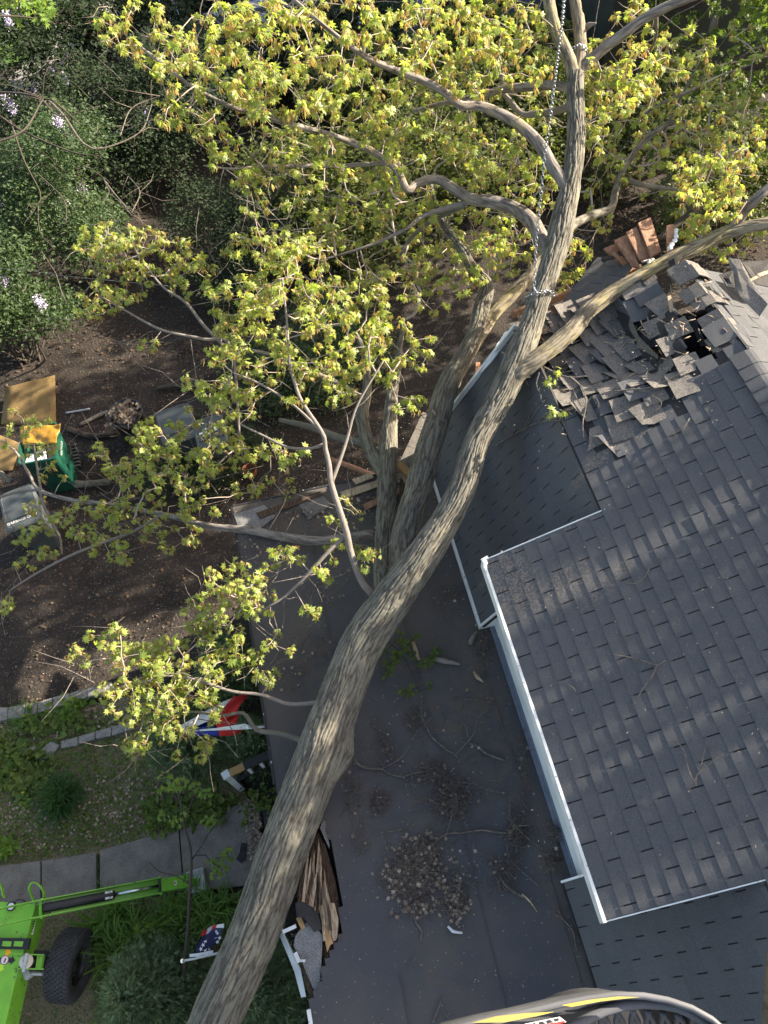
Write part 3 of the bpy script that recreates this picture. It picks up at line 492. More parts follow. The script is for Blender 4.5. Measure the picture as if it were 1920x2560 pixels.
BLOBS = [ # top, over the two long side limbs
 (330, 60, 90, 70, 16, 6.7, .25), (420, 150, 90, 70, 18, 6.5, .3), (400, 270, 50, 50, 5, 6.4, .2), (520, 80, 100, 80, 22, 6.7, .3), (560, 190, 110, 80, 26, 6.4, .3), (680, 120, 110, 100, 30, 6.6, .35), (520, 290, 100, 50, 14, 6.1, .2),
 (700, 250, 120, 80, 30, 6.2, .35), (800, 150, 100, 120, 26, 6.5, .35), (640, 40, 120, 50, 16, 6.9, .2), (850, 40, 120, 60, 22, 6.7, .3), (900, 230, 110, 90, 28, 6.0, .4), (560, 380, 60, 40, 8, 5.8, .15), (640, 450, 60, 30, 6, 5.6, .15), (620, 440, 40, 30, 4, 5.6, .1),
 (780, 400, 110, 70, 20, 5.6, .3), (930, 330, 110, 60, 18, 5.5, .3), (1000, 90, 110, 90, 34, 6.4, .35), (1130, 60, 120, 80, 36, 6.3, .4), (1250, 60, 110, 80, 32, 6.2, .4), (1080, 190, 110, 70, 24, 6.0, .3), (1290, 160, 90, 80, 26, 5.8, .4), (1180, 190, 80, 70, 20, 5.8, .3),
 (1100, 340, 120, 60, 24, 5.2, .4), (1240, 380, 110, 60, 24, 5.0, .4), (1340, 260, 70, 70, 10, 5.2, .3), (980, 500, 130, 60, 22, 4.8, .3), (1150, 430, 110, 40, 10, 5.0, .2), (870, 560, 100, 60, 18, 4.7, .3), (740, 520, 100, 60, 12, 4.4, .3), (1180, 620, 90, 50, 16, 4.5, .25), (1080, 610, 90, 60, 16, 4.4, .3), (1280, 600, 70, 50, 10, 4.6, .2), (1010, 700, 90, 50, 12, 4.4, .2), (1360, 460, 60, 60, 8, 5.0, .2),
 (700, 620, 60, 50, 12, 4.9, .2), (1160, 700, 60, 40, 8, 4.5, .15), (1300, 450, 60, 50, 8, 5.0, .2), (960, 400, 80, 60, 12, 5.2, .25), (1090, 530, 70, 40, 8, 4.8, .2),
 (760, 350, 110, 70, 16, 3.2, .4), (900, 460, 110, 80, 22, 3.0, .5), (1060, 420, 110, 90, 22, 3.2, .5), (1100, 250, 110, 80, 16, 3.6, .5), (1230, 330, 110, 90, 20, 3.4, .5), (1280, 480, 90, 80, 18, 3.2, .5), (1150, 560, 90, 60, 14, 3.1, .4), (1320, 680, 50, 50, 6, 3.2, .3), (1550, 330, 110, 90, 22, 3.4, .5), (1700, 300, 110, 110, 26, 3.4, .5), (1640, 430, 110, 70, 14, 3.2, .4), (1830, 300, 90, 120, 16, 3.6, .4), (1480, 400, 60, 90, 10, 3.2, .4), (640, 560, 80, 60, 8, 3.2, .3),
 (1000, 640, 90, 60, 14, 3.2, .3), (1230, 640, 80, 60, 14, 3.2, .3), (900, 700, 60, 60, 8, 3.4, .3), (1060, 740, 70, 50, 8, 3.3, .3), (1250, 560, 80, 60, 10, 4.0, .3), (820, 620, 80, 50, 10, 3.6, .3),
 (1800, 620, 90, 30, 10, 3.4, .3), (1720, 560, 60, 40, 8, 3.6, .3), (1880, 560, 50, 60, 8, 3.4, .3), (1480, 560, 60, 40, 8, 3.6, .3),
 # upper right
 (1540, 150, 90, 70, 20, 6.0, .25), (1520, 230, 80, 60, 26, 5.7, .25), (1590, 190, 70, 60, 14, 5.8, .25), (1480, 330, 60, 60, 8, 5.2, .2), (1700, 120, 90, 60, 14, 5.4, .3), (1700, 200, 90, 70, 18, 5.0, .3), (1640, 300, 90, 60, 14, 4.8, .25), (1790, 260, 90, 70, 16, 4.8, .3), (1700, 360, 90, 60, 12, 4.5, .25), (1560, 400, 70, 50, 8, 4.5, .2), (1830, 400, 80, 60, 14, 5.1, .3), (1760, 440, 90, 60, 24, 5.5, .3), (1830, 490, 60, 50, 12, 5.6, .2), (1880, 340, 50, 60, 8, 5.5, .2), (1760, 530, 40, 40, 6, 5.4, .1), (1440, 640, 40, 50, 8, 4.8, .2), (1400, 700, 30, 30, 4, 4.6, .1), (1600, 30, 70, 40, 6, 6.2, .1), (1860, 110, 60, 70, 6, 5.1, .2),
 # left clump
 (240, 600, 60, 50, 16, 4.3, .15), (330, 610, 80, 50, 22, 4.3, .2), (430, 640, 80, 50, 20, 4.25, .2), (300, 700, 90, 50, 18, 4.2, .2), (200, 760, 40, 40, 4, 4.2, .1), (480, 690, 60, 50, 12, 4.1, .2), (370, 860, 30, 12, 2, 4.1, .05), (260, 770, 50, 30, 6, 4.1, .1),
 # centre, over the slender branch
 (690, 620, 70, 50, 12, 5.4, .15), (600, 740, 80, 60, 18, 5.0, .3), (700, 730, 90, 70, 26, 5.2, .3), (820, 760, 90, 70, 24, 5.0, .3), (930, 800, 90, 60, 18, 4.8, .25), (560, 850, 60, 60, 14, 4.8, .25), (660, 860, 90, 60, 20, 4.9, .3), (780, 880, 90, 60, 18, 5.0, .3), (920, 900, 90, 60, 18, 4.7, .25), (1040, 880, 50, 60, 8, 4.7, .15), (960, 710, 60, 50, 10, 4.7, .2), (620, 980, 80, 60, 16, 4.6, .2), (540, 980, 50, 40, 8, 4.7, .2), (740, 960, 70, 50, 8, 4.7, .2), (860, 970, 60, 40, 8, 4.6, .15), (700, 1130, 60, 30, 6, 4.4, .1), (1020, 1000, 60, 30, 3, 4.5, .1), (480, 950, 20, 20, 2, 4.8, .1), (770, 640, 60, 50, 8, 5.1, .15), (590, 610, 40, 30, 6, 4.9, .1),
 # lower left
 (390, 1090, 70, 50, 16, 3.2, .2), (450, 1160, 90, 50, 22, 3.2, .25), (560, 1130, 90, 50, 20, 3.4, .3), (350, 1190, 70, 50, 14, 2.8, .2), (330, 1280, 90, 50, 20, 2.6, .2), (220, 1290, 80, 60, 16, 2.4, .2), (430, 1330, 80, 50, 16, 2.7, .2), (280, 1370, 60, 60, 12, 2.35, .2), (120, 1340, 60, 50, 8, 2.1, .15), (60, 1380, 40, 60, 6, 2.05, .1), (80, 1090, 80, 50, 12, 2.3, .2), (40, 1060, 40, 40, 5, 2.2, .1), (100, 1270, 60, 30, 5, 2.0, .1), (130, 1180, 40, 30, 3, 2.2, .1), (10, 1510, 20, 30, 2, 1.9, .05), (500, 1260, 60, 40, 5, 2.9, .1), (360, 1080, 40, 40, 8, 3.4, .2),
 # middle left over the porch edge
 (600, 1440, 80, 40, 16, 3.75, .15), (560, 1510, 70, 40, 12, 3.6, .15), (500, 1540, 50, 40, 8, 3.5, .1), (660, 1500, 50, 50, 8, 3.6, .1), (730, 1400, 60, 30, 5, 3.8, .1), (870, 1290, 50, 40, 4, 4.0, .1), (840, 1400, 60, 50, 7, 3.8, .15), (925, 1400, 20, 30, 3, 3.9, .1), (800, 1530, 40, 20, 2, 3.6, .1), (700, 1610, 40, 30, 3, 3.4, .1), (540, 1580, 60, 40, 9, 3.4, .1),
 (470, 1240, 60, 40, 8, 2.2, .3), (620, 1200, 60, 40, 6, 2.4, .3), (300, 1180, 50, 40, 6, 2.2, .3), (480, 1060, 50, 40, 7, 3.3, .2), (230, 1130, 40, 30, 4, 2.3, .1), (540, 1050, 40, 40, 5, 3.6, .2), (700, 1220, 40, 30, 3, 2.9, .1),
 # bottom left
 (265, 1590, 40, 30, 6, 3.5, .1), (200, 1640, 25, 25, 4, 3.4, .05), (330, 1650, 60, 40, 14, 3.4, .15), (420, 1640, 60, 50, 14, 3.4, .15), (300, 1740, 60, 50, 12, 3.4, .15), (400, 1740, 80, 50, 18, 3.35, .15), (500, 1700, 60, 60, 12, 3.35, .15), (590, 1640, 60, 40, 10, 3.3, .1), (340, 1830, 50, 50, 8, 3.2, .1), (440, 1820, 50, 50, 8, 3.15, .1), (330, 1870, 25, 20, 4, 3.1, .05), (480, 1880, 60, 30, 4, 3.0, .1), (660, 1680, 40, 30, 4, 3.3, .1), (540, 1770, 50, 40, 4, 3.15, .1)]
pts = blob_points(BLOBS)
crown.grow(pts, jit=0.22)
crown.twigs().build('twigs', M['barktwig'], tree, kind='stuff')
lv = clusters_to_leaves(pts, per=9, size=0.078, cat=5, catsize=0.090)
npmesh('foliage', lv[0][0], lv[0][1], M['leaf'], tree, rnd=lv[0][2])
npmesh('flower_tassels', lv[1][0], lv[1][1], M['catkin'], tree, rnd=lv[1][2], kind='stuff')
# bare dead twigs that stick out of the leaves
B = Bark()
for (u, v, ru, rv, n, z, dz) in BLOBS:
    for k in range(4):
        a = P(u + random.uniform(-ru, ru), v + random.uniform(-rv, rv), z - .1); d = Vector((random.uniform(-1, 1), random.uniform(-1, 1), random.uniform(-.3, .9))).normalized() * random.uniform(.25, .7)
        q = [a + np.array(d) * t + rng.normal(0, .02, 3) for t in (0, .3, .6, 1)]; B.tube(q, [.006, .005, .004, .002], 4, off=k)
B.build('bare_shoots', M['deadlimb'], tree, kind='stuff')
# ================================================================ house: gambrel roof with a long dormer
EV_X, EV_Z = 1.40, 2.95; BR_X, BR_Z = 2.42, 4.33 + (2.42 - 1.36) * T24; RG_X = 3.95; RG_Z = 4.33 + (RG_X - 1.36) * T24
ST = Vector((BR_X - EV_X, 0, BR_Z - EV_Z)); STL = ST.length; ST.normalize(); STN = Vector((-ST.z, 0, ST.x))
UP = Vector((C24, 0, math.sin(math.radians(24)))); UPN = Vector((-UP.z, 0, UP.x))
YN, YF = -3.2, 5.15; DY0, DY1 = -0.17, 2.83
LA, LB = np.array([2.3, 4.62]), np.array([4.2, 5.02])
def sag(x, y):
    d = LB - LA; t = max(-.2, min(1.2, ((x - LA[0]) * d[0] + (y - LA[1]) * d[1]) / d.dot(d))); q = LA + d * t; r = math.hypot(x - q[0], y - q[1])
    w = max(0.0, min(1.0, (x - 1.9) / 0.6)); s = 0.20 * math.exp(-(r / 0.42) ** 2) * w
    yy = (y + .14 * noise.noise(Vector((x * 2.3, 1.7, 0))) - 3.72) / .6; yy = max(0, min(1, yy)); yy = yy * yy * (3 - 2 * yy); tx = 0.205 * max(0, min(x, 3.38) - 2.02) * (1 if x < 3.38 else max(0, 1 - (x - 3.38) / .14)) + (0.07 + .05 * noise.noise(Vector((x * 5, y * 4, 9))) if x > 3.45 else 0); s = max(s, tx * yy * (1 if x > 2 else 0)) + .35 * min(s, tx * yy)
    s += 0.03 * math.exp(-((y - 4.3) / .5) ** 2) * w * (0.5 + 0.5 * noise.noise(Vector((x * 3, y * 3, 0))))
    return s
house = thing('gambrel_house', 'grey shingled house with a long dormer and its ridge smashed in by the fallen tree', 'house', (1.5, 0, 0))
def upt(s_, y, n=0.0, sg=True):   # s_ metres up from the dormer eave
    p = Vector((1.36, y, 4.33)) + UP * s_ + UPN * n
    if sg: p.z -= sag(p.x, y)
    return p
def stp(s_, y, n=0.0):
    p = Vector((EV_X, y, EV_Z)) + ST * s_ + STN * n
    return p
def px_of(p):
    c = (np.array(p) - _O) @ _M; return c[0] / c[2] * F + 960, c[1] / c[2] * F + 1280
HOLES = [[(1560, 640), (1640, 630), (1690, 680), (1700, 740), (1665, 735), (1600, 700)], [(1655, 720), (1700, 690), (1700, 800), (1660, 760)],
         [(1600, 870), (1650, 850), (1668, 890), (1625, 895)], [(1700, 700), (1760, 740), (1800, 860), (1790, 900), (1745, 905), (1700, 850), (1690, 780)], [(1370, 560), (1480, 540), (1560, 640), (1480, 700)], [(1450, 690), (1530, 650), (1600, 690), (1530, 745)]]
def inpoly(u, v, poly):
    c = False; j = len(poly) - 1
    for i in range(len(poly)):
        if (poly[i][1] > v) != (poly[j][1] > v) and u < (poly[j][0] - poly[i][0]) * (v - poly[i][1]) / (poly[j][1] - poly[i][1]) + poly[i][0]: c = not c
        j = i
    return c
def holed(p): u, v = px_of(p); return any(inpoly(u, v, h) for h in HOLES)
def damaged(x, y): return x > 1.95 and y > 3.55 + 0.35 * noise.noise(Vector((x * 2.1, 3.1, 0)))  - 0.1 * (x - 2) and (x < 3.55 + 0.25 * noise.noise(Vector((y * 3, 0, 5))) or y > 4.0 + .1 * math.sin(x * 9))
TW, EX = 0.305, 0.127
V_, F_, R_, MI = [], [], [], []
def tabgeo(pts, th, mi, rn):
    """pts: lower-a, lower-b, upper-b, upper-a top corners; th: thickness vector"""
    b = len(V_); V_.extend([tuple(p) for p in pts]); V_.extend([tuple(p - th) for p in pts])
    for f in ((0, 1, 2, 3), (0, 4, 5, 1), (1, 5, 6, 2), (3, 7, 4, 0)): F_.append(tuple(i + b for i in f)); R_.append(rn); MI.append(mi)
loose = []
def lay(fn, L, course0, y0, y1, ybase, par, skip=None, nrm=None, lift=0.0055, c1=999):
    n = int(math.ceil(L / EX))
    for c in range(course0, min(n, c1)):
        s0 = c * EX; s1 = min(L, s0 + EX + 0.03); off = (TW / 2 if (c + par) % 2 else 0.0) + (0.0)
        k0 = int(math.floor((y0 - ybase - off) / TW)) - 1; wav = 0.003 * noise.noise(Vector((c * 1.7, 0, 0)))
        for k in range(k0, int((y1 - y0) / TW) + k0 + 4):
            a = ybase + off + k * TW; b = a + TW; ga = gb = 0.0055
            if b <= y0 or a >= y1: continue
            if a < y0: a = y0; ga = 0
            if b > y1: b = y1; gb = 0
            mid = fn(s0 + EX / 2, (a + b) / 2, 0)
            if skip and skip(mid, s0, (a + b) / 2, c, k): continue
            l = lift + random.uniform(-.0004, .0005); l2 = l
            if random.random() < .04: l2 += 0.004
            q = [fn(s0 + wav + random.uniform(-.0015, .0015), a + ga, l), fn(s0 + wav + random.uniform(-.0015, .0015), b - gb, l2), fn(s1, b - gb, 0.0012), fn(s1, a + ga, 0.0012)]
            tabgeo(q, nrm * 0.006, 0, random.random())
    return n
# under layer with the torn holes left open
def deck(fn, L, y0, y1, skip, name, nrm, ds=0.06):
    g = {}; V = []; Fc = []
    ns = int(L / ds) + 1; ny = int((y1 - y0) / ds) + 1
    for i in range(ns + 1):
        for j in range(ny + 1):
            V.append(tuple(fn(min(L, i * L / ns), y0 + (y1 - y0) * j / ny, -0.004)))
    for i in range(ns):
        for j in range(ny):
            m = fn((i + .5) * L / ns, y0 + (y1 - y0) * (j + .5) / ny, 0)
            if skip and skip(m): continue
            a = i * (ny + 1) + j; Fc.append((a, a + ny + 1, a + ny + 2, a + 1))
    o = npmesh(name, V, Fc, M['felt'], house); s = o.modifiers.new('t', 'SOLIDIFY'); s.thickness = 0.03; s.offset = -1
    return o
UL = (RG_X - 1.36) / C24; UB = (BR_X - 1.36) / C24
sk_d = lambda p: p.y > DY1 and p.x < BR_X - 0.02 or p.y < DY0 and p.x < BR_X - 0.02 or holed(p)
deck(lambda s, y, n: upt(s, y, n), UL, YN, YF, sk_d, 'roof_deck', UPN)
deck(lambda s, y, n: stp(s, y, n), STL, DY1 - 0.13, YF, None, 'roof_deck', STN, 0.3)
deck(lambda s, y, n: stp(s, y, n), STL, YN, DY0 + 0.35, None, 'roof_deck', STN, 0.3)
# missing tabs seen as dark pockets
def up_skip(p, s0, y, c, k):
    if (p.y > DY1 or p.y < DY0) and p.x < BR_X - 0.03: return True
    if holed(p) or p.x > RG_X - 0.02: return True
    if p.y > 5.1 and random.random() < .3: return True
    if damaged(p.x, p.y):
        d = sag(p.x, p.y)
        if random.random() < 0.93: loose.append((p, y)); return True
    if 3.0 < p.x < 3.55 and 3.05 < p.y < 3.9 and random.random() < 0.16: return True
    return False
CB = int(UB / EX) - 1
lay(lambda s, y, n: upt(s, y, n), UL, 0, DY0, DY1, 1.718, 1, up_skip, UPN, c1=CB + 1)
lay(lambda s, y, n: upt(s, y, n), UL, CB + 1, YN, YF, 1.718, 1, up_skip, UPN)
lay(lambda s, y, n: stp(s, y, n), STL, 0, DY1 - 0.1, YF - 0.02, -0.208, 0, None, STN)
lay(lambda s, y, n: stp(s, y, n), STL, 0, YN, DY0 + 0.33, -0.208, 0, None, STN)
# ridge cap, bent over the crest
for i in range(int((3.75 - YN) / 0.13)):
    y = YN + i * 0.13
    for sg in (-1,):
        c = Vector((RG_X, y, RG_Z)); r = 0.16
        prof = []
        for t in (-1, -.6, -.25, 0, .25, .6, 1): prof.append(Vector((RG_X + r * t, 0, RG_Z - abs(r * t) * T24 + 0.018 - (0.012 if t == 0 else 0))))
        for a, b in zip(prof[:-1], prof[1:]):
            q = [Vector((a.x, y, a.z + 0.010)), Vector((b.x, y, b.z + 0.010)), Vector((b.x, y + .16, b.z + 0.002)), Vector((a.x, y + .16, a.z + 0.002))]
            tabgeo([q[3], q[2], q[1], q[0]] if False else q, Vector((0, 0, 0.012)), 0, (i * 0.37) % 1)
sk_f = lambda p, s0, y, c, k: p.y > 3.7 and random.random() < .08
FN = Vector((math.sin(math.radians(24)), 0, C24)); FU = Vector((-C24, 0, math.sin(math.radians(24))))
def fsl(s_, y, n=0.0):
    p = Vector((5.48, y, BR_Z)) + FU * s_ + FN * (n + .004); p.z -= (.12 * max(0, min(1, (y - 3.75) / (YF - .2 - 3.75)))) - (.03 * noise.noise(Vector((p.x * 5, y * 4, 9))) if y > 3.75 else 0); return p
lay(lambda s, y, n: fsl(s, y, n), 1.66, 0, YN, YF - .35, 0.1, 0, sk_f, FN)
npmesh('shingles', V_, F_, [M['shingle'], M['shingle_worn_sunlit']], house, mi=MI, rnd=R_)
V_, F_, R_, MI = [], [], [], []
for i in range(10):
    y = 3.74 + i * .125; dz = -.05 - .06 * noise.noise(Vector((0, y * 4, 2))) - .02 * i * .3; tw = random.gauss(0, .03)
    prof = [Vector((RG_X + .17 * t + tw, 0, RG_Z + dz - abs(.17 * t) * T24 * 1.2 + .02 + random.gauss(0, .006))) for t in (-1, -.5, 0, .5, 1)]
    if i in (4, 7): continue
    for a_, b_ in zip(prof[:-1], prof[1:]): tabgeo([Vector((a_.x, y, a_.z + .016)), Vector((b_.x, y + random.gauss(0, .006), b_.z + .016)), Vector((b_.x, y + .17, b_.z)), Vector((a_.x, y + .17, a_.z))], Vector((0, 0, .012)), 1, random.random())
npmesh('crumpled_ridge_cap', V_, F_, [M['shingle'], M['shingle_worn_sunlit']], house, mi=MI, rnd=R_)
# far slope
m = MB(); m.quad((RG_X, YN, RG_Z), (5.48, YN, BR_Z), (5.48, 3.75, BR_Z), (RG_X, 3.75, RG_Z)); m.quad((RG_X, 3.75, RG_Z), (5.48, 3.75, BR_Z), (5.48, YF - .2, BR_Z - .12), (RG_X, YF - .2, RG_Z - .12)); m.quad((5.48, YN, BR_Z), (6.5, YN, EV_Z), (6.5, YF, EV_Z), (5.48, YF, BR_Z - .12)); m.build('far_roof_slope', M['shingle'], house)
# trim
m = MB()
m.box((1.345, (DY0 + DY1) / 2, 4.27), (0.024, DY1 - DY0 + .03, 0.135)); m.box((1.44, (DY0 + DY1) / 2, 4.205), (0.16, DY1 - DY0 - 0.02, 0.012))
m.build('dormer_fascia', M['white'], house)
m = MB()
m.box((1.385, (DY1 - 0.1 + YF) / 2, 2.90), (0.022, YF - DY1 + 0.12, 0.10)); m.build('eave_fascia', M['white'], house)
m = MB(); m.box((1.392, (DY0 + .34 + YN) / 2, 2.90), (0.016, DY0 + .34 - YN, 0.07)); m.build('eave_fascia', M['felt'], house)
def rake(y, s0, s1, fn, w=0.022, h=0.05, dz=-0.012, name='rake_trim'):
    m = MB(); a = fn(s0, y, 0); b = fn(s1, y, 0); a.z += dz; b.z += dz; m.beam(a, b, w, h); return m.build(name, M['white'], house)
rake(DY1 + 0.012, 0.02, UB + 0.02, lambda s, y, n: upt(s, y, n, False), 0.011, 0.06, -0.025)
rake(DY0 - 0.008, 0.0, UB + 0.1, lambda s, y, n: upt(s, y, n, False), 0.009, 0.04, -0.022)
rake(DY0 + 0.342, 0.0, .55, lambda s, y, n: stp(s, y, n), 0.02, 0.06, -0.02)
rake(DY1 - 0.105, 0.0, .35, lambda s, y, n: stp(s, y, n), 0.02, 0.07, -0.03)
rake(YF + 0.01, 0.3, STL, lambda s, y, n: stp(s, y, n), 0.03, 0.16, -0.05)
m = MB(); m.box((1.372, DY1 + .0, 4.335), (0.07, 0.075, 0.016), 0.3); m.box((1.352, DY1 - .03, 4.31), (0.03, 0.09, 0.06), -0.2); m.build('corner_flashing', M['white'], house)
# boxed eave returns
m = MB(); y = DY1 - 0.115
m.prism([(1.395, y, 2.86), (1.60, y, 2.86), (1.60, y, EV_Z + .3)], 0.02, down=(0, 1, 0)); m.box((1.5, y + .004, 2.893), (.2, .012, .012)); m.build('eave_return', M['siding'], house)
# walls: dormer front with lapped siding, lower walls
m = MB()
for i in range(13):
    z = 2.90 + i * 0.105
    m.box((1.556, (DY0 + DY1) / 2 + .05, z + 0.05), (0.016, DY1 - DY0 + .1, 0.103), rot=Matrix.Rotation(0.10, 3, 'Y'))
m.build('dormer_wall', M['siding'], house)
m = MB(); m.box((1.60, .9, 1.43), (0.06, 8.2, 2.85)); m.prism([(1.6, YF - .3, 0), (6.3, YF - .3, 0), (6.3, YF - .3, 3.0), (5.4, YF - .3, 4.2), (2.5, YF - .3, 4.5), (1.6, YF - .3, 3.1)], .1, down=(0, 1, 0)); m.prism([(1.6, YN + .3, 0), (6.3, YN + .3, 0), (6.3, YN + .3, 3.0), (5.4, YN + .3, 4.5), (3.9, YN + .3, 5.3), (2.5, YN + .3, 4.65), (1.6, YN + .3, 3.1)], .1, down=(0, 1, 0)); m.box((6.35, .9, 1.43), (0.06, 8.2, 2.85)); m.build('lower_wall', M['siding'], house)
for yy in (DY0 + .02, DY1 - .05):
    m = MB(); m.prism([(1.57, yy, 2.9), (2.5, yy, 4.6), (1.57, yy, 4.3)], .04, down=(0, 1, 0)); m.build('dormer_cheek', M['siding'], house)
m = MB(); m.beam((1.525, DY0 + .36, 2.868), (1.525, DY1 - .12, 2.868), 0.062, 0.012); m.box((1.54, 1.25, 2.9), (.006, 2.6, .06)); m.build('wall_flashing', M['flash'], house)
# attic seen through the holes
m = MB(); m.box((3.7, 3.6, 4.25), (2.5, 3.0, .05)); m.build('attic_floor', M['insul'], house)
m = MB(); m.box((3.5, YF - .34, 4.3), (2.6, .05, 1.0)); m.box((5.1, 3.6, 4.3), (.05, 3.2, 1.2)); m.build('attic_shade_sheet', M['dark'], house)  # near-black sheets, the attic shade is in their colour
for i in range(7):
    y = 3.3 + i * 0.4 - (0.1 if i > 3 else 0)
    m = MB(); d = 0.15 if i > 2 else 0; m.beam((2.5, y, 4.62 - d), (3.9, y + random.uniform(-.06, .06), 5.28 - d - (.3 if y > 3.8 else 0)), 0.04, 0.09); m.build('rafter', M['wood'], house)

# ---------------------------------------------------------------- loose and broken roofing, each piece a thing
def slab(name, px, th, m_, label, cat, group=None, rnd_=None, down=(0, 0, -1), bev=0, parent=None):
    """flat piece from its outline: (u, v, z) points"""
    p = [Vector([float(c) for c in P(u, v, z)]) for u, v, z in px]; mb = MB(); mb.prism(p, th, down=down)
    c = sum(p, Vector((0, 0, 0))) / len(p)
    return mb.build(name, m_, parent, label, cat, group, origin=c)
def roofz(u, v): p = onroof(u, v); return 0
# tabs thrown about inside the crushed zone: these stay nailed to the roof, so they are part of it
V_, F_, R_, MI = [], [], [], []
for (p, y) in loose:
    if random.random() < 0.03: continue
    # the courses have slid and turned together, so neighbours stay nearly parallel, with lifted corners
    n1 = noise.noise(Vector((p.x * 1.9, p.y * 1.9, 7))); n2 = noise.noise(Vector((p.x * 2.6, p.y * 2.6, 17))); k = max(0, min(1, (p.y - 3.7) / .5))
    yaw = .30 * n1 * k + .14 * k + random.gauss(0, .045); e = .02; sx = (sag(p.x + e, p.y) - sag(p.x - e, p.y)) / (2 * e); sy = (sag(p.x, p.y + e) - sag(p.x, p.y - e)) / (2 * e)
    pit = -math.radians(24) + sx * .95 + .05 + .16 * max(0, n2) * k + abs(random.gauss(0, .03)); rol = -sy * .9 + .14 * n1 * k + random.gauss(0, .03)
    if p.x > 3.46: yaw = random.gauss(.03, .07); pit = -math.radians(24) + random.gauss(.04, .07); rol = random.gauss(0, .06)
    R = Matrix.Rotation(yaw, 3, 'Z') @ Matrix.Rotation(pit, 3, 'Y') @ Matrix.Rotation(rol, 3, 'X')
    w = random.choice((.292, .292, .292, .25, .20)) / 2; l = .105 if random.random() < .7 else .13
    c = p + Vector((.02 * n1, .03 * n2, 0.014 + random.random() * 0.010 + .02 * max(0, n2)))
    cu = abs(random.gauss(0, .010)); tw_ = random.gauss(0, .006); jt = lambda: random.gauss(0, .007); mi_ = 1 if random.random() < .86 else 0; rn_ = random.random(); pm = [(.0 + jt(), -w + jt() * .5, 0), (.0 + jt(), w + jt() * .5, 0)]
    lo_ = [(-l + jt(), -w + jt(), .004 + cu + tw_), (-l + jt(), w + jt(), .004 + cu - tw_)]; up_ = [(l, w, -.006), (l, -w, -.006)]
    if random.random() < .22: lo_[random.randrange(2)] = (-l + .04, random.choice((-w, w)) * .75, .02 + cu)
    tabgeo([c + R @ Vector(v) for v in (lo_[0], lo_[1], pm[1], pm[0])], R @ Vector((0, 0, .006)), mi_, rn_)
    tabgeo([c + R @ Vector(v) for v in (pm[0], pm[1], up_[0], up_[1])], R @ Vector((0, 0, .006)), mi_, rn_)
npmesh('lifted_shingles', V_, F_, [M['shingle'], M['shingle_worn_sunlit']], house, mi=MI, rnd=R_, kind='stuff')

def chunk(label, org, ax, ay, nr, nc, mi='shingle', cw=.26, rh=.15, cat='roof piece'):
    """broken off piece of roof: boards with courses of shingles on them; ax along the course, ay across"""
    org = Vector([float(q) for q in org]); ax = Vector(ax).normalized(); ay = Vector(ay); ay = (ay - ax * ay.dot(ax)).normalized(); nz = ax.cross(ay)
    if nz.z < 0: nz = -nz
    t = thing('broken_roof_piece', label, cat, org, 'pieces broken off the crushed roof')
    m = MB(); a, b = ax * (nc * cw), ay * (nr * rh)
    m.prism([org - nz * .008, org + a - nz * .008, org + a + b - nz * .008, org + b - nz * .008], 0.03, down=tuple(-nz)); m.build('sheathing', M['wood'], t)
    m = MB()
    for r in range(nr):
        off = (r % 2) * cw * .5
        for c in range(-1, nc):
            a0 = max(0, c * cw + off) + (.003 if c * cw + off > 0 else -.02); a1 = min(nc * cw + .02, (c + 1) * cw + off) - .003
            if a1 - a0 < .04: continue
            o0 = org + ay * (r * rh - .015); m.prism([o0 + ax * a0 + nz * .008, o0 + ax * a1 + nz * .008, o0 + ax * a1 + ay * (rh + .03) + nz * .002, o0 + ax * a0 + ay * (rh + .03) + nz * .002], .006, down=tuple(-nz))
    m.build('shingle_layer', M[mi], t); return t
pa, pb, pc = P(1405, 742, 4.75), P(1520, 640, 4.85), P(1585, 700, 4.95)
pa = P(1398, 770, 4.68); pb = P(1500, 640, 4.82); pc = P(1450, 772, 4.66)
chunk('blue grey shingled roof piece standing tilted left of the fan of brown boards', pa, pb - pa, P(1560, 700, 5.0) - pb + Vector((0, 0, .0)), 3, 3, cw=.26, rh=.16)
chunk('small shingled roof piece fallen on the porch end behind the twin trunks', P(1000, 1160, 2.86), P(1064, 1024, 2.98) - P(1000, 1160, 2.86), (1, -.2, .1), 3, 3, 'shingle_worn_sunlit')
# fan of brown sheathing boards
BD = [([(1595, 557), (1627, 542), (1653, 628), (1628, 642)], 5.18, 'tallest brown board of the fan, nearest the snapped dark branch'),
      ([(1565, 580), (1591, 566), (1629, 642), (1600, 650)], 5.14, 'shaded brown board second from the tallest in the fan'),
      ([(1536, 600), (1568, 585), (1602, 672), (1580, 664)], 5.08, 'sunlit brown board with a straight cut end in the middle of the fan'),
      ([(1509, 621), (1538, 608), (1562, 650), (1546, 655)], 5.02, 'short brown board at the left end of the fan'),
      ([(1524, 628), (1534, 626), (1580, 665), (1570, 672)], 5.0, 'narrow grey lath lying under the fan of boards'),
      ([(1666, 563), (1685, 560), (1686, 625), (1668, 632)], 5.25, 'upright brown stud with white foam stuck to it')]
for q, z, lb in BD:
    p = [P(u, v, z + (0.12 if i in (0, 1) else -.03)) for i, (u, v) in enumerate(q)]; mb = MB(); mb.prism(p, .022)
    mb.build('broken_board', M['wood'], None, lb, 'board', 'boards sticking up at the smashed ridge', origin=sum(p) / 4, bevel=.003)
m = MB()
for (u, v) in ((1688, 583), (1690, 592), (1687, 602), (1679, 612), (1675, 620), (1690, 577)): m.lathe(P(u, v, 5.3), [(0.001, -.02), (.022, -.01), (.026, .008), (.012, .024), (.001, .028)], 7, smooth=False)
m.build('foam_scrap', M['foam'], None, 'torn white foam stuck on the upright brown stud', 'foam', origin=P(1688, 595, 5.3))
m = MB()
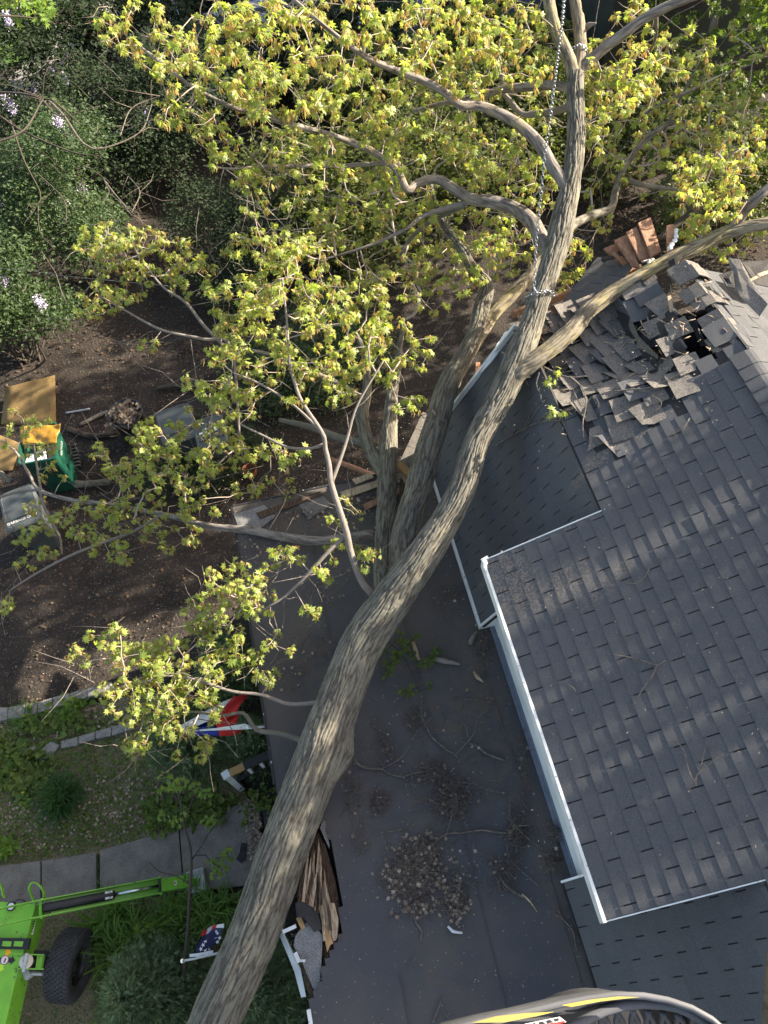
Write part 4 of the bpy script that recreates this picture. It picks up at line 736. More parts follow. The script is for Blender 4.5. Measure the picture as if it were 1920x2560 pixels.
for k in range(11): a = P(1620 + random.uniform(-14, 14), 655 + random.uniform(-8, 8), 4.98); m.lathe(a, [(0.001, -.015), (.02, -.008), (.022, .008), (.001, .02)], 6, smooth=False)
m.build('foam_scrap', M['foam'], None, 'white foam crumbs in the dark gap below the brown boards', 'foam', origin=P(1620, 655, 4.98))
# big torn shingle sheets round the hole (outline u, v, z)
SH = [([(1610, 745, 5.10), (1655, 730, 5.16), (1658, 770, 5.12), (1652, 830, 5.0), (1633, 848, 4.95), (1585, 800, 4.98)], 'felt', 'dark torn shingle flap under the limb, left of the hole'),
      ([(1655, 785, 5.22), (1685, 775, 5.25), (1692, 820, 5.16), (1665, 825, 5.14)], 'shingle_worn_sunlit', 'sunlit loose shingle tab standing at the left lip of the hole'),
      ([(1690, 812, 5.02), (1725, 790, 5.1), (1755, 858, 5.0), (1735, 872, 4.97), (1700, 860, 4.95)], 'felt', 'black shingle sheet folded down inside the hole'),
      ([(1720, 792, 5.2), (1734, 786, 5.24), (1768, 862, 5.08), (1752, 866, 5.05)], 'gran', 'upright shingle strip with a pale torn edge in the hole'),
      ([(1740, 880, 5.1), (1768, 862, 5.12), (1780, 880, 5.1), (1758, 902, 5.05)], 'felt', 'small black shingle square at the bottom of the hole'),
      ([(1640, 868, 5.02), (1668, 850, 5.06), (1690, 868, 5.08), (1662, 890, 5.03)], 'shingle_worn_sunlit', 'loose shingle tab half covering the insulation gap'),
      ([(1545, 905, 4.92), (1590, 880, 4.96), (1616, 935, 5.0), (1575, 985, 4.96), (1560, 950, 4.93)], 'shingle_worn_sunlit', 'long curled shingle strip in the sun below the insulation gap'),
      ([(1620, 900, 5.05), (1660, 888, 5.08), (1700, 900, 5.12), (1700, 960, 5.12), (1668, 975, 5.08), (1640, 940, 5.06)], 'shingle_worn_sunlit', 'wide torn shingle sheet at the edge of the sunlight'),
      ([(1680, 882, 5.14), (1722, 878, 5.18), (1745, 905, 5.2), (1735, 945, 5.2), (1700, 915, 5.15)], 'shingle', 'grey curved shingle sheet right of the sunlit ones'),
      ([(1798, 686, 5.5), (1832, 676, 5.5), (1838, 720, 5.48), (1818, 716, 5.48)], 'felt', 'black square flap lifted on the sunlit ridge sheets'),
      ([(1822, 645, 5.46), (1850, 648, 5.5), (1885, 715, 5.53), (1920, 760, 5.55), (1900, 790, 5.5), (1850, 740, 5.48), (1832, 700, 5.46)], 'shingle_worn_sunlit', 'long bent ridge cap strip running down to the right edge'),
      ([(1855, 655, 5.42), (1930, 650, 5.36), (1935, 720, 5.34), (1890, 710, 5.42)], 'felt', 'dark felt scrap behind the bent ridge cap strip')]
for px, mm, lb in SH:
    p = [Vector([float(c) for c in P(u, v, z - (.20 if z < 5.3 else .02))]) for u, v, z in px]; c = sum(p, Vector()) / len(p); mb = MB()
    # fan with a buckled centre so the sheet catches the light unevenly
    n = len(p); ring = [c.lerp(q, .55) + Vector((0, 0, random.uniform(-.012, .02))) for q in p]; vs = [c + Vector((0, 0, .014))] + ring + p; low = [v - Vector((0, 0, .008)) for v in p]
    fs = [(0, 1 + i, 1 + (i + 1) % n) for i in range(n)] + [(1 + i, 1 + n + i, 1 + n + (i + 1) % n, 1 + (i + 1) % n) for i in range(n)] + [(1 + n + i, 1 + 2 * n + i, 1 + 2 * n + (i + 1) % n, 1 + n + (i + 1) % n) for i in range(n)]
    mb.add(vs + low, fs); mb.build('torn_shingle_sheet', M[mm], None, lb, 'shingle', 'torn shingles round the ridge hole', origin=c)
for (a, b, za, zb, w, lb) in (((1672, 740), (1690, 830), 5.3, 5.12, .035, 'splintered white-tipped lath standing in the hole'), ((1700, 640), (1672, 690), 5.25, 5.1, .04, 'brown splinter leaning under the limb'), ((1716, 650), (1700, 700), 5.3, 5.15, .03, 'red brown splinter right of the leaning one'), ((1605, 720), (1640, 690), 5.1, 5.2, .05, 'short plank end poking out under the limb'), ((1590, 735), (1615, 722), 5.05, 5.1, .04, 'brown plank stub beside the dark flap'), ((1895, 690), (1925, 680), 5.5, 5.5, .04, 'pale split wood at the right edge behind the ridge'), ((1870, 705), (1900, 690), 5.48, 5.5, .03, 'thin splinter behind the bent ridge cap strip'), ((1665, 922), (1711, 916), 5.14, 5.16, .02, 'pale wood sliver lying on the torn grey sheet'), ((1660, 1030), (1668, 1046), 5.02, 5.0, .02, 'pale sliver below the sunlit shingles'), ((1758, 1045), (1763, 1063), 5.2, 5.18, .018, 'pale sliver in the empty shingle slot')):
    mb = MB(); pa = P(*a, za); pb = P(*b, zb); mb.beam(pa, pb, w, .02, taper if False else 0); mb.build('wood_splinter', M['woodpale'], None, lb, 'splinter', 'wood splinters on the house roof', origin=(pa + pb) / 2)

B = Bark(); r_ = np.random.default_rng(8)
for k in range(150):
    u, v = (r_.normal(1640, 70), r_.normal(800, 50)) if k < 80 else ((r_.normal(1740, 40), r_.normal(720, 50)) if k < 115 else (r_.normal(1400, 50), r_.normal(900, 60)))
    p_ = onroof(u, v); p_[2] -= max(0, sag(p_[0], p_[1])) - .03; dd = unit(r_.normal(0, 1, 3) * [1, 1, .25]); L_ = r_.uniform(.03, .14); B.tube([p_ - dd * L_ / 2, p_, p_ + dd * L_ / 2], [.004, .007, .002], 4, off=k)
B.build('splinter_litter', M['woodpale'], label='small pale splinters strewn over the crushed shingles', cat='splinters', kind='stuff', origin=onroof(1640, 800))
# ================================================================ flat porch roof
porch = thing('porch_roof', 'flat dark porch roof with its outer edge splintered under the trunk', 'porch roof', (0.2, 1, 0))
PZ = 2.85; X0, X1, PY0, PY1 = -1.05, 1.58, -3.0, 4.95
EDGE = [(-1.045, 1.62), (-0.80, 1.60), (-0.66, 1.40), (-0.62, 1.22), (-0.60, 1.05), (-0.57, .86), (-0.56, .66), (-0.60, .52), (-.70, .38), (-.78, .18), (-.84, .02), (-0.98, -.14), (-1.05, -.20)]
EDGE = [tuple(P(u, v, PZ)[:2]) for u, v in ((692, 1985), (735, 2010), (800, 2058), (822, 2100), (838, 2180), (850, 2260), (848, 2330), (833, 2365), (818, 2390), (802, 2440), (793, 2480), (778, 2500))]
NX, NY = 60, 180
V = []; Fc = []
outline = [(X0, PY0), (X1, PY0), (X1, PY1), (X0, PY1)] 
poly = [(X0, PY1), (X0, EDGE[0][1])] + [(float(a), float(b)) for a, b in EDGE] + [(X0, EDGE[-1][1] - .02), (X0, PY0), (X1, PY0), (X1, PY1)]
def pz(x, y):
    z = PZ + 0.006 * noise.noise(Vector((x * 1.3, y * 1.1, 3))) + 0.003 * noise.noise(Vector((x * 5, y * 4, 3)))
    if y > 4.2: z -= 0.0
    return z
bm_ = bpy.data.meshes.new('membrane')
import bmesh
bm = bmesh.new()
bmesh.ops.create_grid(bm, x_segments=54, y_segments=150, size=0.5)
for v in bm.verts: v.co = Vector((X0 + (v.co.x + .5) * (X1 - X0), PY0 + (v.co.y + .5) * (PY1 - PY0), 0))
bad = [f for f in bm.faces if not inpoly(f.calc_center_median().x, f.calc_center_median().y, poly)]
bmesh.ops.delete(bm, geom=bad, context='FACES')
ex = [e for e in bm.edges if e.is_boundary]
for v in bm.verts: v.co.z = pz(v.co.x, v.co.y)
bmesh.ops.translate(bm, verts=bm.verts, vec=-wloc(porch)); bm.to_mesh(bm_); bm.free(); bm_.materials.append(M['roll'])
mo = bpy.data.objects.new('membrane', bm_); COL.objects.link(mo); mo.parent = porch; sd = mo.modifiers.new('s', 'SOLIDIFY'); sd.thickness = .02; sd.offset = -1
m = MB()
for x in (-0.22, 0.62, 1.30):
    y = PY0
    while y < 4.9:
        if not (x < -.1 and y < 1.9 and y > -.4): m.box((x + .012 * math.sin(y * 2), y + .2, PZ + .0055), (.009 if x < 1 else .02, .405, .006), rz=-.012 * math.cos(y * 2) * 2)
        y += .4
m.build('lap_seam', M['roll'], porch)
m = MB(); m.box((X0 - .012, (4.95 + 1.65) / 2, PZ - .07), (.022, 4.95 - 1.65, .16)); m.box(((X0 + X1) / 2, PY1 + .012, PZ - .07), (X1 - X0, .022, .16)); m.build('edge_fascia', M['blackpaint'], porch)
m = MB()
for i in range(9): y = PY0 + .1 + i * .31; m.box((X0 - .012, y, PZ - .05 + random.uniform(-.003, .003)), (.03 + random.uniform(-.004, .006), .312, .12))
m.build('edge_board', M['white'], porch)
m = MB()
for x in (-.95, 1.2):
    for y in (-2.7, 4.7): m.box((x, y, 1.42), (.12, .12, 2.84))
m.box((-.95, 2.2, 1.42), (.12, .12, 2.84)); m.build('post', M['white'], porch)
m = MB(); m.box((.2, 1, 2.72), (2.2, 7.8, .02)); m.build('ceiling_boards', M['dark'], porch)
m = MB(); m.box((-.05, 3.4, .30), (2.5, 3.0, .6)); m.box((-.05, -.6, .30), (2.5, 4.6, .6)); m.build('porch_floor', M['blackpaint'], porch)
# splintered rafters and deck boards of the broken edge
sp_org = P(810, 2200, 2.8)
R2 = random.Random(5)
m = MB(); q = [P(u, v, 2.80) for u, v in ((795, 2080), (812, 2110), (838, 2200), (852, 2280), (846, 2345), (818, 2400), (800, 2440), (785, 2300), (775, 2260), (745, 2260), (735, 2210))]; m.prism(q, .03); m.build('torn_decking', M['woodrot'], porch)
for i in range(50):
    u0 = 742 + 94 * (i / 49) + R2.uniform(-6, 6); v0 = 2255 + R2.uniform(-25, 30) + (70 if i > 33 else 0); ln = R2.uniform(70, 150); u1 = u0 + (802 - u0) * .45 + R2.uniform(-6, 6); v1 = max(2082 + R2.uniform(0, 15), v0 - ln)
    u1 = min(u1, 800 + (v1 - 2080) * .28)
    z = 2.84 + R2.uniform(0, .07); mb = MB(); a = P(u0, v0, z); b = P(u1, v1, z + R2.uniform(-.03, .04)); c = Vector(a) * .5 + Vector(b) * .5
    d = (Vector(b) - Vector(a)).normalized(); s = Vector((-d.y, d.x, 0)) * R2.uniform(.004, .017)
    t = R2.uniform(.6, .95); A, Bv = Vector(a), Vector(b)
    top = [A - s, A + s, A.lerp(Bv, t) + s * .9, Bv + s * .2, A.lerp(Bv, t * .8) - s * .8]
    mb.prism(top, .018); mb.build('splintered_slat', M['woodpale'] if R2.random() < .62 else M['woodrot'], porch)
for (pts_, mm) in (([(797, 2266), (806, 2262), (818, 2300), (828, 2345), (833, 2358), (826, 2362), (818, 2380), (808, 2330)], 'woodtan'), ([(812, 2255), (836, 2258), (846, 2300), (842, 2345), (834, 2352), (824, 2310)], 'woodpale'), ([(740, 2296), (752, 2290), (764, 2320), (754, 2325)], 'woodtan')):
    mb = MB(); mb.prism([P(u, v, 2.88) for u, v in pts_], .03); mb.build('split_board', M[mm], porch)
mb = MB(); pp = [(738, 2258, 2.95), (757, 2254, 2.96), (782, 2268, 2.95), (797, 2290, 2.92), (805, 2325, 2.88), (785, 2330, 2.9), (770, 2308, 2.93), (758, 2292, 2.95), (742, 2294, 2.95)]
mb.prism([P(*q) for q in pp], .012); mb.build('torn_felt', M['felt'], porch)
pp = [(766, 2306, 2.87), (778, 2318, 2.88), (800, 2330, 2.88), (806, 2340, 2.87), (804, 2400, 2.83), (800, 2450, 2.8), (792, 2478, 2.78), (782, 2470, 2.76), (765, 2430, 2.78), (752, 2395, 2.8), (734, 2365, 2.82), (738, 2340, 2.85), (752, 2322, 2.87)]
mb = MB(); mb.prism([P(*q) for q in pp], .012); mb.build('torn_cap_sheet', M['gran'], porch)
pp = [(752, 2400, 2.78), (770, 2405, 2.77), (775, 2450, 2.74), (785, 2490, 2.72), (776, 2500, 2.72), (764, 2460, 2.74)]
mb = MB(); mb.prism([P(*q) for q in pp], .02); mb.build('rotted_board', M['woodrot'], porch)
mb = MB(); mb.prism([P(u, v, 2.80) for u, v in ((800, 2395), (812, 2385), (806, 2410), (797, 2435))], .1); mb.build('gap_shade_block', M['dark'], porch)  # shade of the gap made as a near-black block
pp = [(808, 2050), (815, 2055), (812, 2075), (824, 2110), (823, 2122), (812, 2098), (800, 2070)]
mb = MB(); mb.prism([P(u, v, 2.875) for u, v in pp], .006); mb.build('torn_flap', M['gran'], porch)
# torn far end of the porch roof: loose timber and bent sheet
for (pl, z, mm, nm_) in (([(640, 1282), (800, 1228), (806, 1238), (650, 1296)], 2.88, 'woodrot', 'loose_timber'), ([(850, 1230), (1010, 1178), (1018, 1190), (862, 1246)], 2.90, 'woodpale', 'loose_timber'), ([(905, 1262), (1030, 1205), (1036, 1214), (914, 1276)], 2.89, 'wood', 'loose_timber'), ([(990, 1170), (1006, 1166), (1040, 1222), (1026, 1230)], 2.94, 'woodpale', 'loose_timber'), ([(880, 1198), (925, 1182), (935, 1192), (890, 1210)], 2.935, 'woodpale', 'split_board'), ([(584, 1286), (660, 1262), (690, 1290), (640, 1330), (600, 1330)], 2.868, 'gran', 'torn_cap_sheet'), ([(740, 1250), (800, 1232), (830, 1262), (770, 1300)], 2.868, 'shingle_worn_sunlit', 'torn_cap_sheet')):
    mb = MB(); mb.prism([P(u, v, z) for u, v in pl], .014 if 'sheet' not in nm_ else .005); mb.build(nm_, M[mm], porch)
# bent gutter and the loose white slats
g = thing('bent_gutter', 'bent white metal gutter strip hanging beside the splintered porch edge', 'gutter', P(730, 2400, 2.6))
mb = MB(); pts_o = [(697, 2335, 2.66), (722, 2395, 2.62), (736, 2430, 2.6), (753, 2494, 2.58)]; pts_i = [(710, 2330, 2.70), (734, 2385, 2.68), (752, 2425, 2.66), (765, 2492, 2.64)]
for i in range(3):
    mb.prism([P(*pts_o[i]), P(*pts_o[i + 1]), P(*pts_i[i + 1]), P(*pts_i[i])], .004)
mb.build('face', M['white'], g)
mb = MB(); mb.beam(P(700, 2306, 2.78), P(712, 2340, 2.74), .012, .05); mb.beam(P(712, 2340, 2.74), P(752, 2425, 2.70), .012, .05); mb.build('lip', M['steel'], g)
for a, b, w, lb in (((707, 2330), (740, 2315), .03, 'short white slat sticking out from under the trunk'), ((738, 2382), (748, 2405), .035, 'upright white chip of trim by the torn sheet'), ((746, 2402), (762, 2402), .02, 'tiny white trim piece beside the upright chip')):
    mb = MB(); mb.beam(P(*a, 2.82), P(*b, 2.86), w, .01); mb.build('white_slat', M['white'], None, lb, 'slat', 'white trim pieces by the gutter', origin=P(*a, 2.82))
# ================================================================ ground
def gz(x, y): return 0.05 * noise.noise(Vector((x * .35, y * .35, 0))) + 0.018 * noise.noise(Vector((x * 1.7, y * 1.7, 2))) - .02
xs = np.concatenate([np.linspace(-60, -9, 18), np.linspace(-8.8, 6, 150), np.linspace(6.5, 70, 26)]); ys = np.concatenate([np.linspace(-40, -4, 12), np.linspace(-3.9, 13, 170), np.linspace(13.5, 120, 40)])
V = [(x, y, gz(x, y)) for y in ys for x in xs]; nx = len(xs)
Fc = [(j * nx + i, j * nx + i + 1, (j + 1) * nx + i + 1, (j + 1) * nx + i) for j in range(len(ys) - 1) for i in range(nx - 1)]
npmesh('ground', V, Fc, M['dirt'], smooth=True, kind='structure')
def sheet(name, px, m_, z=.012, kind='structure', th=0.02, **kw):
    mb = MB(); mb.prism([P(u, v, z) for u, v in px], th); return mb.build(name, m_, None, kind=kind, **kw)
# moss and soil bed between the stones and the walk
mb = MB(); bed = [P(u, v, .03) for u, v in ((-60, 1835), (60, 1795), (230, 1760), (420, 1720), (560, 1800), (600, 1950), (640, 2040), (540, 2020), (400, 2090), (230, 2140), (-60, 2180))]
for p in bed: pass
bm = bmesh.new(); vv = [bm.verts.new(Vector([float(c) for c in p])) for p in bed]; bm.faces.new(vv); bmesh.ops.triangulate(bm, faces=bm.faces)
for _ in range(5): bmesh.ops.subdivide_edges(bm, edges=[e for e in bm.edges if e.calc_length() > .12], cuts=1)
for v in bm.verts: v.co.z = .035 + .05 * noise.noise(v.co * 3) * (0.3 if v.is_boundary else 1) + .02 * noise.noise(v.co * 9)
me = bpy.data.meshes.new('planting_bed'); bm.to_mesh(me); bm.free(); me.materials.append(M['moss']); bo = bpy.data.objects.new('planting_bed', me); COL.objects.link(bo); tag(bo, kind='structure')
# low bed under the lift
sheet('soil_patch', [(-200, 2290), (250, 2245), (520, 2235), (660, 2230), (700, 2560), (650, 2900), (-200, 2900)], M['moss'], .02)
# walk slabs: one slab each
SL = [([(-120, 2178), (100, 2152), (100, 2262), (-120, 2290)], 'leftmost concrete walk slab, half under the green lift'), ([(104, 2152), (240, 2130), (241, 2250), (104, 2262)], 'concrete walk slab just left of the mossy joint'),
      ([(249, 2126), (405, 2082), (446, 2072), (458, 2226), (250, 2248)], 'largest concrete walk slab, crossed by the green outrigger'), ([(449, 2071), (545, 2013), (638, 2012), (648, 2100), (655, 2210), (500, 2226), (461, 2226)], 'end slab of the walk, with the outrigger pad and a black scrap on it')]
for px, lb in SL:
    mb = MB(); p = [P(u, v, .055) for u, v in px]; mb.prism(p, .09); mb.build('walk_slab', M['concrete'], None, lb, 'paving slab', 'concrete slabs of the walk', origin=sum(p) / len(p), bevel=.008)
# stone edging
c4 = lambda q: [(x / 3.95, 1640 + y / 3.95) for x, y in q]
ST_ = [([(-60, 520), (0, 505), (78, 505), (65, 628), (-60, 650)], 1), ([(82, 504), (245, 475), (243, 600), (68, 627)], 1), ([(250, 474), (366, 456), (364, 562), (249, 598)], 1), ([(371, 455), (508, 412), (518, 520), (369, 560)], 1), ([(516, 408), (682, 366), (690, 470), (524, 520)], 1), ([(688, 364), (850, 318), (856, 408), (696, 468)], 1), ([(856, 316), (1100, 250), (1090, 340), (862, 406)], 1),
       ([(200, 930), (345, 885), (375, 985), (240, 1015)], 2), ([(352, 960), (500, 842), (590, 880), (492, 1000), (390, 1030)], 2), ([(594, 838), (763, 796), (768, 880), (602, 912)], 2), ([(770, 794), (935, 742), (935, 820), (775, 868)], 2), ([(940, 740), (1100, 698), (1092, 788), (942, 818)], 2), ([(1105, 696), (1300, 640), (1310, 720), (1100, 786)], 2)]
nm = {1: ['sunlit edging stone at the left frame edge', 'second sunlit edging stone from the left frame edge', 'small square sunlit edging stone', 'wavy sunlit edging stone left of the hosta', 'edging stone half in shade behind the hosta', 'shaded edging stone right of the hosta', 'long shaded edging stone under the yellow leaves'],
      2: ['half buried stone at the start of the inner row', 'broken rough stone of the inner row beside the broad leaved weeds', 'short even stone of the inner row, next to the broken one', 'middle stone of the inner row', 'stone of the inner row before the last', 'last inner row stone, under the bright leaf cluster']}
cn = {1: 0, 2: 0}
for q, r in ST_:
    p = [P(u, v, .13 if r == 1 else .10) for u, v in c4(q)]; mb = MB(); mb.prism(p, .16); mb.build('edging_stone', M['stone'], None, nm[r][cn[r]], 'edging stone', 'stones edging the beds', origin=sum(p) / len(p), bevel=.012); cn[r] += 1
# scattered leaf litter and chips
def scatter(name, polys, n, tv, tf, size, m_, z=.03, flat=.35, kind='stuff', seed=3, zf=None):
    r = np.random.default_rng(seed); pos = []
    k = 0
    while len(pos) < n and k < n * 30:
        k += 1; pl = polys[int(r.integers(len(polys)))]; us = [a for a, b in pl]; vs = [b for a, b in pl]; u = r.uniform(min(us), max(us)); v = r.uniform(min(vs), max(vs))
        if inpoly(u, v, pl): p = P(u, v, z); p[2] = (zf(p[0], p[1]) if zf else z) + r.uniform(0, .012); pos.append(p)
    pos = np.array(pos); m = len(pos); az = r.uniform(0, 6.28, m); d = np.stack([np.cos(az), np.sin(az), r.normal(0, flat, m)], 1); up = unit(np.stack([r.normal(0, flat, m), r.normal(0, flat, m), np.ones(m)], 1))
    Vv, Ff = stamp(tv, tf, pos, rotmats(d, up), size * r.uniform(.5, 1.4, m)); return npmesh(name, Vv, Ff, m_, rnd=np.repeat(r.uniform(0, 1, m), len(tf)), kind=kind)
YARD = [(-50, 900), (400, 800), (900, 900), (950, 1200), (560, 1330), (640, 1500), (560, 1700), (300, 1700), (-50, 1800)]
CH = (np.array([(-.5, -.18, 0), (.5, -.12, .02), (.45, .2, 0), (-.4, .15, .03)]), np.array([(0, 1, 2, 3)]))
gfn = lambda x, y: gz(x, y) + .012
scatter('leaf_litter', [YARD, [(100, 600), (900, 500), (1000, 900), (200, 900)], [(1480, 450), (1900, 500), (1900, 640), (1450, 600)]], 4600, ML[0], ML[1], .062, M['litterdark'], zf=gfn, seed=1)
scatter('wood_crumbs', [YARD], 1500, CH[0], CH[1], .022, M['chips'], zf=gfn, seed=2)
scatter('leaf_litter', [[(-20, 1960), (300, 1930), (520, 1960), (560, 2020), (200, 2120), (-20, 2150)], [(-20, 1790), (200, 1770), (420, 1760), (300, 1830), (-20, 1860)], [(610, 2000), (650, 2000), (660, 2180), (630, 2180)], [(-20, 1950), (350, 1930), (560, 1980), (300, 2100), (-20, 2140)]], 1500, ML[0], ML[1], .05, M['litter'], zf=lambda x, y: .06, seed=5)
scatter('ground_cover', [[(-40, 1830), (430, 1750), (560, 1820), (600, 1960), (540, 2010), (230, 2130), (-40, 2160)]], 2600, OV[0], OV[1], .055, M['weed'], zf=lambda x, y: .065, flat=.5, seed=6)
scatter('ground_cover', [[(-20, 1830), (130, 1880), (150, 1960), (60, 1980), (-20, 1950)], [(60, 1780), (180, 1750), (240, 1830), (60, 1840)], [(350, 2010), (600, 1990), (560, 2060), (380, 2080)]], 1100, OV[0], OV[1], .11, M['weed'], zf=lambda x, y: .10, flat=.6, seed=7)
scatter('ground_cover', [[(240, 2245), (560, 2240), (650, 2230), (640, 2330), (560, 2600), (230, 2560)]], 2600, OV[0], OV[1], .05, M['weed'], zf=lambda x, y: .04, flat=.5, seed=8)
scatter('grass', [[(-20, 1800), (440, 1740), (560, 1830), (600, 1990), (230, 2130), (-20, 2160)]], 1700, BL[0], BL[1], .09, M['blade'], zf=lambda x, y: .05, flat=.9, seed=9)
scatter('grass', [[(-300, -300), (190, -300), (150, 60), (60, 150), (-100, 200)]], 5000, BL[0], BL[1], .22, M['blade'], zf=lambda x, y: gz(x, y) + .01, flat=.9, seed=19)
scatter('grass', [[(238, 2120), (249, 2118), (250, 2250), (240, 2250)]], 110, BL[0], BL[1], .05, M['blade'], zf=lambda x, y: .02, flat=.9, seed=29)
sheet('lawn', [(-400, -200), (230, -200), (190, 20), (70, 150), (-400, 220)], M['lawn'], .05)
sheet('garden_path', [(230, -60), (330, -60), (250, 60), (120, 200), (50, 260), (20, 200), (90, 120)], M['stone'], .055)
sheet('driveway', [(380, -140), (1500, -140), (1350, 120), (900, 160), (560, 120), (420, 60)], M['asphalt'], .05)

# ================================================================ plants made of leaves
def tuft(name, label, cat, base, n, L, m_, spread=.25, wid=1.0, el=(.5, 1.4), seed=1, az=None, group=None, tv=BL):
    r = np.random.default_rng(seed); b = np.array(base) + np.stack([r.normal(0, spread, n), r.normal(0, spread, n), np.zeros(n)], 1); a = r.uniform(0, 6.28, n) if az is None else r.normal(az[0], az[1], n)
    e = r.uniform(*el, n); d = np.stack([np.cos(a) * np.cos(e), np.sin(a) * np.cos(e), np.sin(e)], 1); t = tv[0].copy(); t[:, 1] *= wid
    Vv, Ff = stamp(t, tv[1], b, rotmats(d, np.tile([0.01, 0.02, 1.0], (n, 1))), L * r.uniform(.6, 1.15, n))
    return npmesh(name, Vv, Ff, m_, rnd=np.repeat(r.uniform(0, 1, n), len(tv[1])), label=label, cat=cat, group=group, origin=base)
tuft('ornamental_grass', 'round clump of fine dark green grass in the mossy bed', 'grass clump', P(160, 2000, .03), 620, .38, M['darkblade'], .07, .55, (.1, 1.35), 3)
tuft('ornamental_grass', 'small tuft of pale grass beside the sunlit stones', 'grass clump', P(60, 1800, .03), 160, .22, M['blade'], .12, .6, (.2, 1.3), 33)
DL = [(300, 2290), (350, 2330), (420, 2300), (470, 2270), (300, 2380), (390, 2370), (520, 2290), (330, 2430), (250, 2330), (560, 2270), (450, 2330)]
lbd = ['beside the tyre top', 'above the middle of the bed', 'below the chrome rod', 'by the outrigger pad', 'touching the tyre', 'beside the juniper tip', 'near the flag', 'below the tyre', 'between chassis and tyre', 'closest to the trunk', 'under the thin dark sapling']
for i, (u, v) in enumerate(DL):
    tuft('daylily', 'strap leaved daylily clump ' + lbd[i], 'daylily', P(u, v, .02), 75, .46, M['blade'], .07, .75, (.15, 1.1), 40 + i, group='daylilies between the lift and the juniper')
HT = (np.array([(0, 0, 0), (.3, -.22, .12), (.7, -.2, .10), (1.0, 0, -.05), (.7, .2, .10), (.3, .22, .12), (.5, 0, .06)]), np.array([(0, 1, 6), (1, 2, 6), (2, 3, 6), (3, 4, 6), (4, 5, 6), (5, 0, 6)]))
tuft('hosta', 'green hosta clump against the edging stones', 'hosta', P(192, 1762, .05), 46, .19, M['hosta'], .06, 1.3, (.1, 1.2), 61, tv=HT)
tuft('hosta', 'smaller sunlit hosta beside the green clump', 'hosta', P(168, 1788, .05), 18, .16, M['hosta'], .04, 1.3, (.1, 1.1), 62, tv=HT)
tuft('broadleaf_weed', 'broad leaved weed patch at the left frame edge', 'weed', P(60, 1925, .04), 90, .22, M['weed'], .16, 1.1, (.1, 1.2), 63, tv=HT)
tuft('broadleaf_weed', 'leafy weed below the dandelion patch by the walk', 'weed', P(20, 2120, .04), 34, .2, M['hosta'], .05, 1.0, (.1, 1.2), 64, tv=HT)
d = thing('dandelion', 'single yellow dandelion above its toothed leaves', 'dandelion', P(58, 1982, .12))
tuft('leaves', None, None, P(62, 2000, .05), 16, .13, M['hosta'], .03, 1.0, (.1, .9), 65, tv=HT).parent = d; bpy.data.objects[-1] if False else None
for o in COL.objects:
    if o.name.startswith('leaves') and o.parent == d: o.location = o.location - d.location
m = MB(); m.lathe(P(58, 1982, .12), [(0.001, .012), (.018, .008), (.026, 0), (.012, -.008)], 10); m.tube([P(58, 1982, .115), P(62, 1998, .04)], .002, 5); m.build('flower', M['dandelion'], d)
